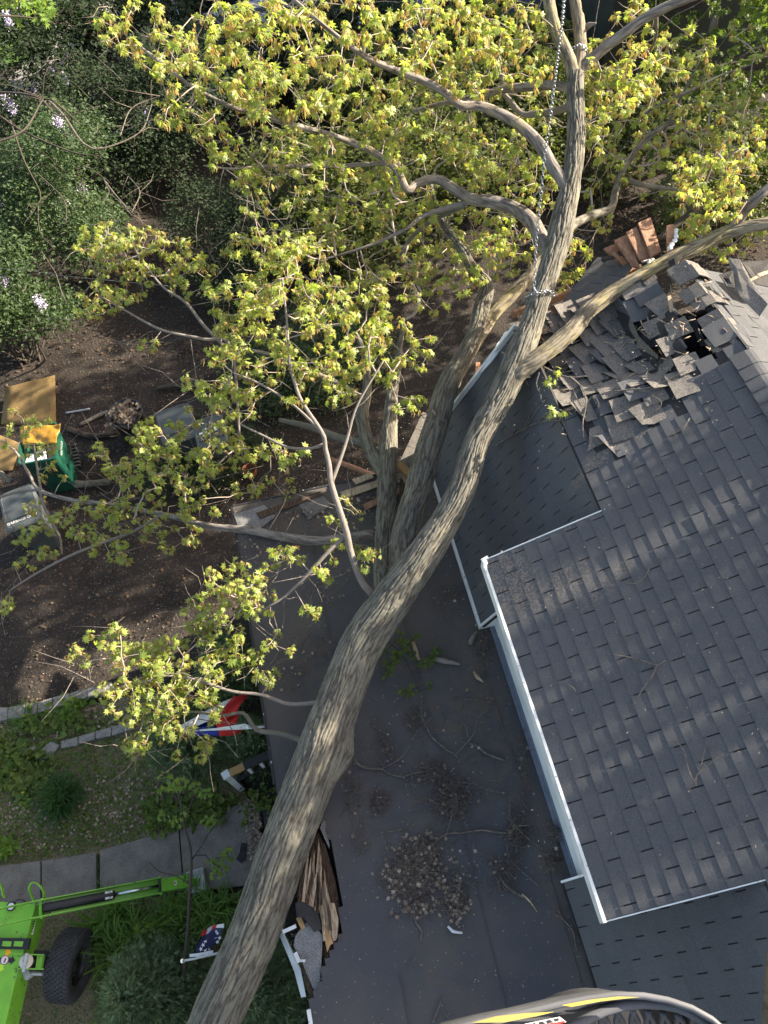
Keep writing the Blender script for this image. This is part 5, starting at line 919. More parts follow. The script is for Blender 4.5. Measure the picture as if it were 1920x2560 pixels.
def shrub(name, label, cat, base, blobs, n, size, leafm, tv=OV, stems=8, blooms=0, seed=1, group=None, up=.4, barkm='barkdark', shell=.75):
    """bush with stems and a leafy crown made of clumps; blobs are (dx, dy, z, r)"""
    r = np.random.default_rng(seed); t = thing(name, label, cat, base, group); base = np.array(base)
    B = Bark(); bl = np.array(blobs, float)
    for k in range(stems):
        b = bl[int(r.integers(len(bl)))]; tip = base + np.array([b[0], b[1], b[2]]) + r.normal(0, b[3] * .4, 3); s0 = base + np.array([r.normal(0, .12), r.normal(0, .12), -.05]); q = [s0, s0 * .65 + tip * .35 + r.normal(0, .08, 3), s0 * .3 + tip * .7 + r.normal(0, .1, 3), tip]
        B.tube(*smooth_path(q, [.026, .018, .012, .004], .15), 6, off=k)
        for _ in range(4):
            a = q[2] * .5 + q[3] * .5 + r.normal(0, .1, 3); e = a + r.normal(0, b[3] * .5, 3); B.tube([a, (a + e) / 2 + r.normal(0, .03, 3), e], [.006, .004, .002], 4, off=k)
    B.build('stems', M[barkm], t)
    B = Bark()
    for k in range(42):       # bare shoots standing out of the leaves
        b = bl[int(r.integers(len(bl)))]; a = base + b[:3] + r.normal(0, b[3] * .35, 3); d_ = unit(r.normal(0, 1, 3) + [0, -.2, .5]); L_ = b[3] * r.uniform(.6, 1.5); m_ = a + d_ * L_ * .5 + r.normal(0, .07, 3); e = a + d_ * L_ + r.normal(0, .1, 3); B.tube([a, m_, e], [.007, .005, .002], 4, off=k)
        e2 = m_ + r.normal(0, .16, 3); B.tube([m_, (m_ + e2) / 2 + r.normal(0, .02, 3), e2], [.004, .003, .0015], 4, off=k)
    B.build('bare_shoots', M['deadlimb'], t, kind='stuff')
    vol = bl[:, 3] ** 2; w = vol / vol.sum(); sub = []
    nsub = max(10, n // 38)
    for k in range(nsub):
        b = bl[r.choice(len(bl), p=w)]; d_ = unit(r.normal(0, 1, 3)); d_[2] = abs(d_[2]) * 1.0 if r.random() < .75 else d_[2]; rr = b[3] * (shell + (1 - shell) * r.random()) * r.uniform(.8, 1.12); sub.append(base + np.array([b[0], b[1], b[2]]) + d_ * rr * np.array([1, 1, .9]))
    sub = np.array(sub); idx = r.integers(len(sub), size=n); pos = sub[idx] + r.normal(0, 1, (n, 3)) * np.array([.13, .13, .09]) * (size / .06) ** .5
    az = r.uniform(0, 6.28, n); dd = np.stack([np.cos(az), np.sin(az), r.normal(-.15, .5, n)], 1); upv = unit(np.stack([r.normal(0, up, n), r.normal(0, up, n), np.ones(n)], 1))
    cr = np.clip(r.uniform(0, 1, len(sub))[idx] * .6 + r.uniform(0, .4, n), 0, 1)
    Vv, Ff = stamp(tv[0], tv[1], pos, rotmats(dd, upv), size * r.uniform(.6, 1.35, n)); npmesh('crown', Vv, Ff, M[leafm], t, rnd=np.repeat(cr, len(tv[1])))
    if blooms:
        for k in range(blooms):
            s_ = sub[int(r.integers(len(sub)))] + np.array([0, -.12, .20]); m2 = 240; q = r.normal(0, 1, (m2, 3)) * np.array([.042, .042, .075]); Vv, Ff = stamp(CH[0] * np.array([1, 2.2, 1]), CH[1], s_ + q, rotmats(r.normal(0, 1, (m2, 3)), r.normal(0, 1, (m2, 3))), .022 * r.uniform(.7, 1.3, m2)); npmesh('flower_head', Vv, Ff, M['bloom'], t, rnd=np.repeat(r.uniform(0, 1, m2), len(CH[1])))
    return t
def base_at(u, v, z=0): p = P(u, v, z); p[2] = 0; return p
LG = 'lilac bushes along the left'; UG = 'undergrowth bushes behind the fallen crown'
def bush(kind, label, u, v, blobs, n, size, leafm, blooms, seed, g):
    shrub('lilac_bush' if kind == 'lilac' else 'wild_bush', label, kind, base_at(u, v), blobs, n, size, leafm, blooms=blooms, seed=seed, group=g, stems=12)
bush('lilac', 'bright green lilac bush with pale purple heads at the left edge, above the plywood', 70, 900, [(-.6, -.1, 1.2, .7), (0, .3, 1.6, .75), (.45, .1, .9, .55), (-1.0, .3, .9, .6), (0, .9, 1.5, .8), (.6, .6, .6, .5)], 17000, .075, 'lilac', 6, 11, LG)
bush('lilac', 'tall lilac bush with pale flower heads in the middle of the left side', 240, 720, [(0, -.1, 1.5, .7), (.4, .2, 1.0, .7), (-.5, .4, 1.8, .7), (.2, .9, .8, .7), (.1, .8, 2.3, .7), (-.6, 1.4, 1.7, .8), (.3, 1.8, 1.9, .8)], 18000, .075, 'lilac', 9, 12, LG)
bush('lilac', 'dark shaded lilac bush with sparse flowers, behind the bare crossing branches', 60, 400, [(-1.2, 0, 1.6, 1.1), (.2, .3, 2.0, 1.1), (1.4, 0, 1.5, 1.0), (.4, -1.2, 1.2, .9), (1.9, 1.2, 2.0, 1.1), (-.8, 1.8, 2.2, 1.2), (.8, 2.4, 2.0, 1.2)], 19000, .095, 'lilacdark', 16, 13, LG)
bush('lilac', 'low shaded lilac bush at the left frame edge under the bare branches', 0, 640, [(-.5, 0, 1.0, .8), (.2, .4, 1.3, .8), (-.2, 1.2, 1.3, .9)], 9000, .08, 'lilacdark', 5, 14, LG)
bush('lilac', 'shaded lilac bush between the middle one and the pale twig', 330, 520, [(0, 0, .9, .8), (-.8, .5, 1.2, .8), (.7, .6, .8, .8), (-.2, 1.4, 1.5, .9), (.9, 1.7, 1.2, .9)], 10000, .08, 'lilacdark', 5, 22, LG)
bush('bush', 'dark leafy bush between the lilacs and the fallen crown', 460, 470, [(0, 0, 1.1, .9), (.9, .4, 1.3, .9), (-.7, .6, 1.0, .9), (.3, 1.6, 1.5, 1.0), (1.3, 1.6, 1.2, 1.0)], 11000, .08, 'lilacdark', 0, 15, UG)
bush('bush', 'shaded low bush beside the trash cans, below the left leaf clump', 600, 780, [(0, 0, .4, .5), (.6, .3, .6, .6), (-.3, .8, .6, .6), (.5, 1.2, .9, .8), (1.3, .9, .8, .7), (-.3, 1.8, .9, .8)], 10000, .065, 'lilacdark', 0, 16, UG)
bush('bush', 'mid green bush behind the twin limbs in the centre', 900, 700, [(0, 0, .7, .8), (.9, .2, .9, .8), (-.8, .5, .9, .8), (.2, 1.3, 1.2, 1.0), (1.4, 1.4, 1.3, 1.0), (-.9, 1.9, 1.1, 1.0)], 16000, .085, 'oliveleaf', 0, 17, UG)
bush('bush', 'dark bush in the gaps left of the upright main stem', 1180, 560, [(0, 0, .9, .9), (1.1, .6, 1.1, .9), (-.9, 1.2, 1.2, 1.0), (.8, 1.9, 1.3, 1.1), (2.0, 1.5, 1.3, 1.0)], 15000, .085, 'oliveleaf', 0, 18, UG)
bush('bush', 'leafy bush behind the brown boards, right of the main stem', 1500, 470, [(0, 0, .6, .7), (.9, .5, .9, .8), (-.7, 1.2, 1.1, 1.0), (1.8, 1.0, 1.0, .9)], 12000, .095, 'oliveleaf', 0, 19, UG)
bush('bush', 'low olive bush beyond the broken ridge at the right edge', 1830, 590, [(0, 0, .8, .8), (-1.0, .2, .7, .7), (.9, .3, 1.0, .9), (-.2, 1.2, 1.2, .9)], 11000, .085, 'oliveleaf', 0, 26, UG)
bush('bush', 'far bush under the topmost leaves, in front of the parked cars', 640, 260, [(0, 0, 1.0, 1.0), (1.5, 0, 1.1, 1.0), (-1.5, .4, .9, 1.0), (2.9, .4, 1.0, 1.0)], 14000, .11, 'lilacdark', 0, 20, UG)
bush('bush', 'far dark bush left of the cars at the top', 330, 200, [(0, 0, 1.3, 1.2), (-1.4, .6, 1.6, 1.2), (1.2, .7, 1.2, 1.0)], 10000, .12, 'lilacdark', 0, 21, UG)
bush('bush', 'far bush behind the crown in the top middle, right of the parked cars', 1000, 330, [(0, 0, 1.0, 1.0), (1.5, .2, 1.3, 1.1), (-1.2, .3, .9, .9), (2.9, .2, 1.1, 1.0)], 13000, .11, 'oliveleaf', 0, 23, UG)
bush('bush', 'shaded shrub between the strip covered bin and the third stem', 700, 1010, [(0, 0, .2, .4), (.5, .3, .4, .5), (-.3, .7, .35, .5), (.9, -.2, .3, .4)], 5000, .06, 'lilac', 0, 25, UG)
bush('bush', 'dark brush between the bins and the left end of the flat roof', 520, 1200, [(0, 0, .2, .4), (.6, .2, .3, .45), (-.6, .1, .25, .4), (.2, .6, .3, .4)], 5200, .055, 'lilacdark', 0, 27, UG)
bush('bush', 'low dark bush at the end of the porch, behind the third stem', 800, 960, [(0, 0, .3, .5), (.8, .2, .4, .6), (-.6, .5, .3, .5), (.3, 1.0, .5, .7)], 7000, .065, 'lilac', 0, 24, UG)
# green maples at the upper right
def green_tree(label, u, v, z, n, blobs, seed):
    r = np.random.default_rng(seed); b = base_at(u, v); t = thing('young_maple', label, 'tree', b, 'green maples at the upper right')
    bl = np.array(blobs, float); top = b + np.array([bl[:, 0].mean(), bl[:, 1].mean(), bl[:, 2].max()]); cr = Crown(); p = [b - [0, 0, .1], b * .7 + top * .3 + [.1, 0, 0], b * .3 + top * .7, top]
    B = Bark(); B.tube(*smooth_path(p, [.11, .09, .05, .01], .15), 12, .003); B.build('trunk', M['barkgrey'], t); cr.path(p, .2)
    pp = []
    for k in range(n): q = bl[int(r.integers(len(bl)))]; d_ = unit(r.normal(0, 1, 3)); pp.append(b + q[:3] + d_ * q[3] * r.uniform(.45, 1.05))
    pp = np.array(pp); cr.grow(pp, up=.5); cr.twigs().build('branches', M['barkdark'], t); L_ = clusters_to_leaves(pp, per=11, size=.115, cat=0, droop=.35, rg=r); npmesh('crown', L_[0][0], L_[0][1], M['leafgreen'], t, rnd=L_[0][2])
    return t
green_tree('fresh green maple filling the upper right edge of the picture', 1900, 330, 3, 330, [(0, 0, 2.6, 1.1), (.6, -1.2, 2.4, 1.0), (-.9, .3, 3.0, .9), (.2, 1.4, 3.2, 1.1), (.3, -2.2, 1.7, .9)], 71)
green_tree('smaller green maple near the top right corner, above the big one', 1830, 80, 3, 200, [(0, 0, 2.6, 1.2), (1.2, .2, 3.0, 1.1), (-1.2, .4, 2.4, .9)], 72)
green_tree('shaded green maple behind the upright dark branch on the right', 1640, 480, 2, 170, [(0, 0, 1.3, .8), (.9, .3, 1.6, .8), (1.7, -.4, 1.4, .7)], 73)
# unseen trees added on the right to shade the yard and dapple the roof
def shade_tree(label, x, y, n, blobs, seed):
    global base_at; keep = base_at; base_at = lambda u, v, z=0: np.array([float(u), float(v), 0.0]); green_tree(label, x, y, 0, n, blobs, seed); base_at = keep
shade_tree('tall unseen maple outside the right frame edge, added to dapple the dormer roof', 11.5, .2, 260, [(0, 0, 9.6, 1.3), (0, -2.6, 9.4, 1.6), (.6, 1.3, 9.2, 1.0), (0, -4.6, 9.4, 1.8), (0, -1.0, 8.2, 1.4)], 74)
tm = [o for o in COL.objects if o.name.startswith('young_maple')][-1]; r = np.random.default_rng(77); n = 11000; q = np.stack([r.normal(11.5, .5, n), r.uniform(-5, 4.6, n), r.uniform(8.2, 10.9, n)], 1)
keepm = np.ones(n, bool)
for g, wd, pr_ in ((.05, .13, .97), (.42, .05, .8), (1.28, .09, .9), (1.75, .05, .7), (2.40, .10, .95), (-.9, .08, .9)): keepm &= ~((np.abs(q[:, 1] - (g + 1.55) - .06 * np.sin(q[:, 2] * 9 + g)) < wd) & (r.random(n) < pr_))  # gaps cut in the added leaf band let sun streaks onto the roof
q = q[keepm]; n = len(q); Vv, Ff = stamp(ML[0], ML[1], q, rotmats(r.normal(0, 1, (n, 3)), r.normal(0, 1, (n, 3))), .17 * r.uniform(.6, 1.2, n)); npmesh('shade_leaves', Vv, Ff, M['leafgreen'], tm, rnd=np.repeat(r.uniform(0, 1, n), len(ML[1])))
shade_tree('unseen green maple behind the damaged end of the house, added to shade the yard', 9.4, 9.3, 760, [(0, .0, 6.0, 1.4), (0, -.6, 5.6, 1.2), (.3, 1.6, 6.0, 1.6), (.2, .4, 4.0, 1.5), (0, 3.0, 5.8, 1.6), (0, 1.5, 2.4, 1.5), (.2, -.6, 3.0, 1.2)], 75)
tm = [o for o in COL.objects if o.name.startswith('young_maple')][-1]; r = np.random.default_rng(78); n = 5200; q = np.stack([r.normal(9.6, .5, n), r.uniform(7.3, 12.5, n), r.uniform(3.2, 7.3, n)], 1); Vv, Ff = stamp(ML[0], ML[1], q, rotmats(r.normal(0, 1, (n, 3)), r.normal(0, 1, (n, 3))), .24 * r.uniform(.6, 1.2, n)); npmesh('shade_leaves', Vv, Ff, M['leafgreen'], tm, rnd=np.repeat(r.uniform(0, 1, n), len(ML[1])))  # added leaf band that keeps the sun off the yard
shade_tree('unseen green maple farther behind, outside the right frame edge, added for shade', 10.2, 14.4, 560, [(0, 0, 5.2, 1.7), (.2, 2.0, 5.2, 1.7), (-.2, .2, 2.4, 1.6), (0, 3.8, 4.8, 1.7)], 76)
# blurred branch tip hanging in at the top left
t = thing('overhanging_branch', 'out of focus yellow green branch tip hanging in at the top left corner', 'branch', P(40, 40, 6.5)); cr = Crown(); pp = [P(-60, 40, 6.7), P(60, 42, 6.55), P(140, 60, 6.4)]; B = Bark(); B.tube(*smooth_path(pp, [.012, .008, .003], .08), 6); B.build('stem', M['barkdark'], t); cr.path(pp, .1)
q = np.array([P(random.uniform(-20, 130), random.uniform(-20, 45), 6.5 + random.uniform(-.1, .15)) for _ in range(34)]); cr.grow(q); cr.twigs().build('twigs', M['barkdark'], t); L_ = clusters_to_leaves(q, 7, .09, cat=0, droop=.3); npmesh('leaves', L_[0][0], L_[0][1], M['hosta'], t, rnd=L_[0][2])
# evergreen shrubs
JT = (np.array([(0, 0, 0), (.4, -.10, .02), (.45, .11, .02), (1, 0, .0), (.35, -.02, .0), (.8, -.30, .05), (.7, .30, .05)]), np.array([(0, 1, 4), (0, 4, 2), (1, 3, 4), (4, 3, 2), (0, 5, 1), (0, 2, 6)]))
def conifer(name, label, base, h, rad, n, seed, lean=(0, 0), size=.085, group=None):
    r = np.random.default_rng(seed); t = thing(name, label, 'juniper', base, group); b = np.array(base); B = Bark(); top = b + np.array([lean[0], lean[1], h * .95]); B.tube(*smooth_path([b, (b + top) / 2, top], [.05, .03, .006], .12), 8)
    nb = n // 26; cc = []
    for k in range(nb):
        hz = r.uniform(.03, 1) ** .8; rr = rad * (1 - hz ** 1.7 * .85) * r.uniform(.7, 1.1); a = r.uniform(0, 6.28); c = b + np.array([lean[0] * hz, lean[1] * hz, hz * h]); e = c + np.array([math.cos(a) * rr, math.sin(a) * rr, .12 + .1 * hz]); cc.append((c, e, a))
        if k % 5 == 0: B.tube([c, e], [.007, .002], 4)
    B.build('stems', M['barkdark'], t)
    idx = r.integers(nb, size=n); tt = r.uniform(.45, 1.12, n); C_ = np.array([c for c, e, a in cc])[idx]; E_ = np.array([e for c, e, a in cc])[idx]; A_ = np.array([a for c, e, a in cc])[idx]
    pos = C_ + (E_ - C_) * tt[:, None] + r.normal(0, .028, (n, 3)); az = A_ + r.normal(0, .7, n); el = r.normal(.5, .4, n); d_ = np.stack([np.cos(az) * np.cos(el), np.sin(az) * np.cos(el), np.sin(el)], 1)
    Vv, Ff = stamp(JT[0], JT[1], pos, rotmats(d_, unit(r.normal(0, .6, (n, 3)) + [0, 0, 1])), size * r.uniform(.6, 1.3, n)); cr = np.clip(r.uniform(0, 1, nb)[idx] * .5 + r.uniform(0, .5, n), 0, 1); npmesh('crown', Vv, Ff, M['juniper'], t, rnd=np.repeat(cr, len(JT[1]))); return t
JG = 'evergreen shrubs along the porch'
conifer('juniper_shrub', 'feathery juniper left of the trunk at the bottom', base_at(430, 2470), 1.35, .56, 16000, 81, (-.1, 0), .08, JG)
conifer('juniper_shrub', 'dark juniper under the porch edge, right of the trunk at the bottom', base_at(690, 2470), 1.4, .55, 11000, 82, (0, 0), .07, JG)
conifer('juniper_shrub', 'evergreen beneath the red, white and blue flag', base_at(500, 1880), 1.5, .55, 9000, 83, (0, 0), .085, JG)
conifer('juniper_shrub', 'evergreen between the bright leaves and the porch, above the flag', base_at(610, 1720), 1.5, .5, 7000, 84, (0, 0), .085, JG)
conifer('juniper_shrub', 'evergreen against the porch above the black railing', base_at(655, 1880), .9, .42, 5000, 85, (0, 0), .08, JG)
tuft('broadleaf_weed', 'small leafy weed growing beside the black steps', 'weed', P(650, 2010, .3), 60, .13, M['weed'], .13, 1.1, (.1, 1.3), 91, tv=HT)
# thin dark sapling over the outrigger
t = thing('sapling', 'thin dark sapling with a few leaf whorls standing over the outrigger pad', 'sapling', base_at(468, 2535))
B = Bark(); cr = Crown()
for pth in ([(468, 2545, .1, 13), (462, 2500, .5, 12), (455, 2480, .7, 11), (461, 2400, 1.0, 10), (469, 2330, 1.2, 10), (474, 2240, 1.45, 9), (478, 2180, 1.6, 8), (476, 2120, 1.75, 7), (462, 2070, 1.9, 6), (450, 2000, 2.1, 5), (435, 1940, 2.25, 4), (425, 1900, 2.35, 3)], [(476, 2155, 1.65, 5), (500, 2120, 1.7, 4), (540, 2060, 1.8, 3), (600, 2015, 1.85, 2)], [(474, 2210, 1.5, 4), (440, 2190, 1.5, 3), (400, 2180, 1.5, 3), (372, 2155, 1.5, 2)], [(462, 2060, 1.9, 4), (480, 2000, 2.0, 3), (500, 1960, 2.05, 2)], [(450, 2010, 2.05, 4), (420, 1960, 2.1, 3), (410, 1920, 2.1, 2)]):
    p, r_ = limbpx(pth); B.tube(*smooth_path(p, r_, .05), 8, off=1); cr.path(p, .06)
B.build('stem', M['barkdark'], t)
q = blob_points([(435, 2050, 40, 20, 3, 1.95, .1), (545, 2150, 35, 25, 4, 1.6, .08), (520, 2055, 40, 20, 2, 1.8, .1), (420, 1955, 45, 30, 4, 2.2, .1), (510, 1960, 40, 25, 2, 2.05, .1), (555, 2175, 20, 20, 2, 1.55, .05), (360, 2320, 10, 8, 1, .5, .02)]); cr.grow(q, seg=.1); cr.twigs(4).build('twigs', M['barkdark'], t); L_ = clusters_to_leaves(q, 8, .075, cat=0, droop=.2); npmesh('leaves', L_[0][0], L_[0][1], M['hosta'], t, rnd=L_[0][2])
# bare branches crossing in front of the lilacs
BB = [('long bare branch crossing the lilacs at the left edge', [[(-20, 360, 4.3, 8), (60, 325, 4.3, 9), (110, 245, 4.3, 6), (130, 250, 4.3, 8), (200, 310, 4.2, 6)], [(-20, 230, 4.2, 9), (60, 235, 4.2, 10), (105, 250, 4.2, 9), (150, 290, 4.1, 6), (250, 265, 4.1, 4)], [(0, 290, 4.1, 9), (60, 330, 4, 9), (180, 380, 3.9, 6), (250, 390, 3.9, 3)]]),
      ('forked bare twig left of the middle lilac', [[(90, 430, 3.4, 5), (160, 500, 3.3, 4), (165, 560, 3.2, 3)], [(25, 300, 3.6, 5), (60, 400, 3.5, 5), (100, 480, 3.4, 4), (95, 510, 3.35, 3), (60, 560, 3.3, 2)], [(95, 510, 3.35, 4), (100, 580, 3.2, 3), (135, 620, 3.2, 2)]]),
      ('curved bare stem rising between the two middle bushes', [[(120, 250, 3.5, 7), (160, 290, 3.5, 8), (210, 360, 3.4, 7), (260, 370, 3.3, 5), (350, 330, 3.3, 4), (380, 260, 3.4, 3)], [(300, 340, 3.3, 4), (330, 270, 3.3, 3), (400, 240, 3.3, 2)]]),
      ('pale bare twig with red buds above the left leaf clump', [[(330, 530, 3.4, 4), (350, 480, 3.4, 3), (320, 440, 3.4, 2)], [(260, 450, 3.4, 5), (300, 500, 3.35, 4), (360, 560, 3.3, 2)]]),
      ('thin bare twig reaching from the left clump toward the lilac', [[(340, 850, 3.9, 5), (300, 855, 3.9, 4), (240, 835, 3.9, 2)], [(560, 420, 3.8, 4), (620, 470, 3.8, 4), (640, 540, 3.7, 2)]])]
for lb, paths in BB:
    t0 = P(paths[0][0][0], paths[0][0][1], paths[0][0][2]); B = Bark()
    for pth in paths:
        p, r_ = limbpx(pth); r_ = [q_ * (.62 if 'long' in lb else .8) for q_ in r_]; B.tube(*smooth_path(p, r_, .1), 6, off=2)
        for k in range(4):
            a = p[random.randrange(len(p))]; e = a + rng.normal(0, .3, 3); B.tube([a, (a + e) / 2 + rng.normal(0, .05, 3), e], [.006, .004, .002], 4)
    B.build('bare_branch', M['barkdark'] if 'long' in lb or 'forked' in lb else M['twig'], label=lb, cat='branch', group='bare branches in front of the lilacs', origin=t0)
# ================================================================ bins and yard objects
def text(name, body, size, m_, loc, rot, parent, extr=.001, align='CENTER'):
    c = bpy.data.curves.new(name, 'FONT'); c.body = body; c.size = size; c.align_x = align; c.align_y = 'CENTER'; c.extrude = extr
    o = bpy.data.objects.new(name, c); COL.objects.link(o); c.materials.append(m_); dg = bpy.context.evaluated_depsgraph_get(); dg.update()
    me = bpy.data.meshes.new_from_object(o.evaluated_get(dg)); bpy.data.objects.remove(o); o = bpy.data.objects.new(name, me); COL.objects.link(o)
    o.matrix_world = Matrix.Translation(Vector(loc)) @ rot.to_4x4()
    if parent is not None: o.parent = parent; o.location = Vector(loc) - wloc(parent)
    return o
def RZ(a): return Matrix.Rotation(a, 3, 'Z')
def rrect(w, d, r, n=4):
    out = []
    for cx, cy, a0 in ((w / 2 - r, d / 2 - r, 0), (-w / 2 + r, d / 2 - r, 90), (-w / 2 + r, -d / 2 + r, 180), (w / 2 - r, -d / 2 + r, 270)):
        for k in range(n + 1): a = math.radians(a0 + 90 * k / n); out.append((cx + r * math.cos(a), cy + r * math.sin(a)))
    return out
def loft(mb, c, R, secs, mi=0, cap0=True, cap1=True, smooth=False):   # secs: (w, d, r, z, dx, dy)
    rings = []
    for (w, d, r, z, dx, dy) in secs: rings.append([Vector(c) + R @ Vector((x + dx, y + dy, z)) for x, y in rrect(w, d, r)])
    n = len(rings[0]); vs = [p for q in rings for p in q]; fs = [(i * n + k, i * n + (k + 1) % n, (i + 1) * n + (k + 1) % n, (i + 1) * n + k) for i in range(len(rings) - 1) for k in range(n)]
    if cap0: fs.append(tuple(range(n - 1, -1, -1)))
    if cap1: fs.append(tuple(range((len(rings) - 1) * n, len(rings) * n)))
    mb.add(vs, fs, mi, smooth); return mb
BG = 'wheeled bins in the yard'
def wheelie(label, c, yaw, h=1.05, w=.56, d=.62, body='binblack', lid=True, lettering=None):
    """y- is the front, wheels and handle at y+"""
    R = RZ(yaw); c = Vector([float(c[0]), float(c[1]), gz(c[0], c[1])]); t = thing('wheeled_bin', label, 'bin', c, BG)
    mb = MB(); loft(mb, c, R, [(w * .72, d * .68, .05, .03, 0, -.02), (w * .76, d * .72, .05, .25, 0, -.02), (w * .92, d * .9, .06, h * .86, 0, 0), (w * .96, d * .95, .06, h * .88, 0, 0), (w * .96, d * .95, .06, h * .93, 0, 0)], cap1=lid); mb.build('body', M[body], t)
    if lid:
        mb = MB(); loft(mb, c, R, [(w, d, .07, h * .93, 0, -.01), (w * 1.02, d * 1.02, .07, h * .95, 0, -.01), (w * 1.0, d * 1.0, .07, h * .965, 0, -.01), (w * .88, d * .86, .06, h * .985, 0, -.01), (w * .84, d * .82, .06, h * .98, 0, -.01)]); lo = mb.build('lid', M[body], t)
        mb = MB(); mb.box(c + R @ Vector((0, -d * .27, h * .99)), (w * .84, .012, .012), rot=R); mb.build('lid_rib', M[body], lo)
    mb = MB(); a = c + R @ Vector((-w * .36, d * .56, h * .9)); b = c + R @ Vector((w * .36, d * .56, h * .9)); mb.tube([c + R @ Vector((-w * .36, d * .42, h * .9)), a, b, c + R @ Vector((w * .36, d * .42, h * .9))], .016, 8); mb.build('handle', M[body], t)
    for s in (-1, 1): mb = MB(); mb.lathe(c + R @ Vector((s * w * .40 - .03, d * .34, .12)), [(.001, 0), (.12, 0), (.125, .01), (.125, .05), (.12, .06), (.001, .06)], 18, axis=R @ Vector((1, 0, 0))); mb.build('wheel', M['rubber'], t)
    mb = MB(); mb.box(c + R @ Vector((0, -d * .40, h * .55)), (w * .3, .012, .03), rot=R @ Matrix.Rotation(-.1, 3, 'X'), mi=0); mb.build('front_bar', M['steel'], t)
    return t, R, c
a0, b0, c0 = P(13, 1317, 1.0), P(100, 1293, 1.0), P(85, 1235, 1.0)
yaw = math.atan2(b0[1] - a0[1], b0[0] - a0[0]); ctr = (P(50, 1268, 1.0)[0], P(50, 1268, 1.0)[1])
t, R, c = wheelie('grey garbage bin with white lettering on its lid, under the branch at the left edge', ctr, yaw + .14, h=1.05, w=.54, d=.72)
text('lettering', 'GARBAGE ONLY', .062, M['inkw'], c + R @ Vector((0, -.245, 1.036)), R, t)
text('lettering', '0002923', .052, M['steel'], c + R @ Vector((0, -.355, .885)), R @ Matrix.Rotation(math.radians(82), 3, 'X'), t)
ctr = P(440, 1058, .95); wheelie('dark wheeled bin with a plain lid between the leaf barrel and the strip covered bin', ctr, .12, h=1.0, w=.58, d=.72)
ctr = P(525, 1078, .95); t2, R, c = wheelie('wheeled bin with five white strips lying on its lid', ctr, .1, h=1.0, w=.50, d=.60)
for i, (u, v, a) in enumerate(((526, 1062, 1.5), (537, 1068, 1.8), (522, 1074, -.6), (508, 1082, .15), (516, 1086, .25))):
    mb = MB(); mb.box(P(u, v, .995 + i * .004), (.13, .035, .006), a); mb.build('paper_strip', M['paper'], None, ['white strip pointing at the bin handle', 'white strip at the right of the bunch', 'slanting white strip in the middle of the bunch', 'flat white strip at the left of the bunch', 'lowest white strip of the bunch on the lid'][i], 'strip', 'white strips on the bin lid', origin=P(u, v, .995))
# green bin, open, lid hanging behind
ctr = P(98, 1112, 1.02); yaw = math.radians(-2)
R = RZ(yaw); c = Vector([float(ctr[0]), float(ctr[1]), gz(ctr[0], ctr[1])]); t = thing('green_recycling_bin', 'open dark green recycling bin full of papers under a yellow sheet', 'bin', c)
w, d, h = .60, .74, 1.08
mb = MB(); loft(mb, c, R, [(w * .68, d * .62, .05, .04, .02, -.04), (w * .8, d * .75, .06, .5, 0, 0), (w * .95, d * .93, .07, h * .9, 0, 0), (w, d, .07, h * .93, 0, 0), (w, d, .07, h, 0, 0), (w * .93, d * .93, .06, h, 0, 0), (w * .85, d * .85, .06, h * .75, 0, 0)], cap1=True); mb.build('body', M['bingreen'], t)
for s in (-1, 1): mb = MB(); mb.lathe(c + R @ Vector((s * .27 - .03, .27, .13)), [(.001, 0), (.13, 0), (.13, .06), (.001, .06)], 18, axis=R @ Vector((1, 0, 0))); mb.build('wheel', M['rubber'], t)
mb = MB()
for i in range(7): mb.box(c + R @ Vector((.40, .18 - i * .055, .62 - i * .02)), (.10, .02, .05), rot=R)
mb.build('side_grip', M['black'], t)
text('lettering', 'RECYCLE', .07, M['steel'], c + R @ Vector((.288, -.02, .86)), R @ Matrix.Rotation(math.radians(90), 3, 'Z') @ Matrix.Rotation(math.radians(84), 3, 'X'), t)
mb = MB()
for i in range(7): mb.box(c + R @ Vector((-.22 + i * .05, -.2 + (i % 2) * .02, .93 + .01 * i)), (.048, .2, .012), rz=yaw + .05 * (i - 3))
mb.build('paper_stack', M['paper'], None, 'stack of white papers standing in the green bin', 'paper', origin=c + Vector((0, -.2, .95)))
mb = MB(); mb.box(c + R @ Vector((.19, -.12, .96)), (.15, .3, .03), rot=R @ Matrix.Rotation(.2, 3, 'X')); mb.build('cardboard', M['brownpaper'], None, 'brown cardboard at the right side of the green bin', 'cardboard', origin=c + Vector((.19, -.1, .95)))
mb = MB(); mb.lathe(c + R @ Vector((.15, .12, 1.0)), [(.001, .06), (.03, .04), (.035, 0), (.001, -.05)], 8); mb.build('blue_bag', M['blue'], None, 'small blue bag in the green bin beside the cardboard', 'bag', origin=c + Vector((.15, .1, 1)))
def cloth(name, corners, z0, nu, nv, amp, m_, label, cat, sc=7.0, th=.004, parent=None):
    a, b, cc, dd = [np.array(q, float) for q in corners]; V = []; Fc = []
    for i in range(nu + 1):
        for j in range(nv + 1):
            s, q = i / nu, j / nv; p = a * (1 - s) * (1 - q) + b * s * (1 - q) + cc * s * q + dd * (1 - s) * q; p = p + np.array([0, 0, amp * noise.noise(Vector((p[0] * sc, p[1] * sc, z0)))]); V.append(p)
    for i in range(nu):
        for j in range(nv): k = i * (nv + 1) + j; Fc.append((k, k + nv + 1, k + nv + 2, k + 1))
    o = npmesh(name, V, Fc, m_, parent, smooth=True, label=label, cat=cat, origin=None if parent is not None else (a + cc) / 2); s_ = o.modifiers.new('t', 'SOLIDIFY'); s_.thickness = th; return o
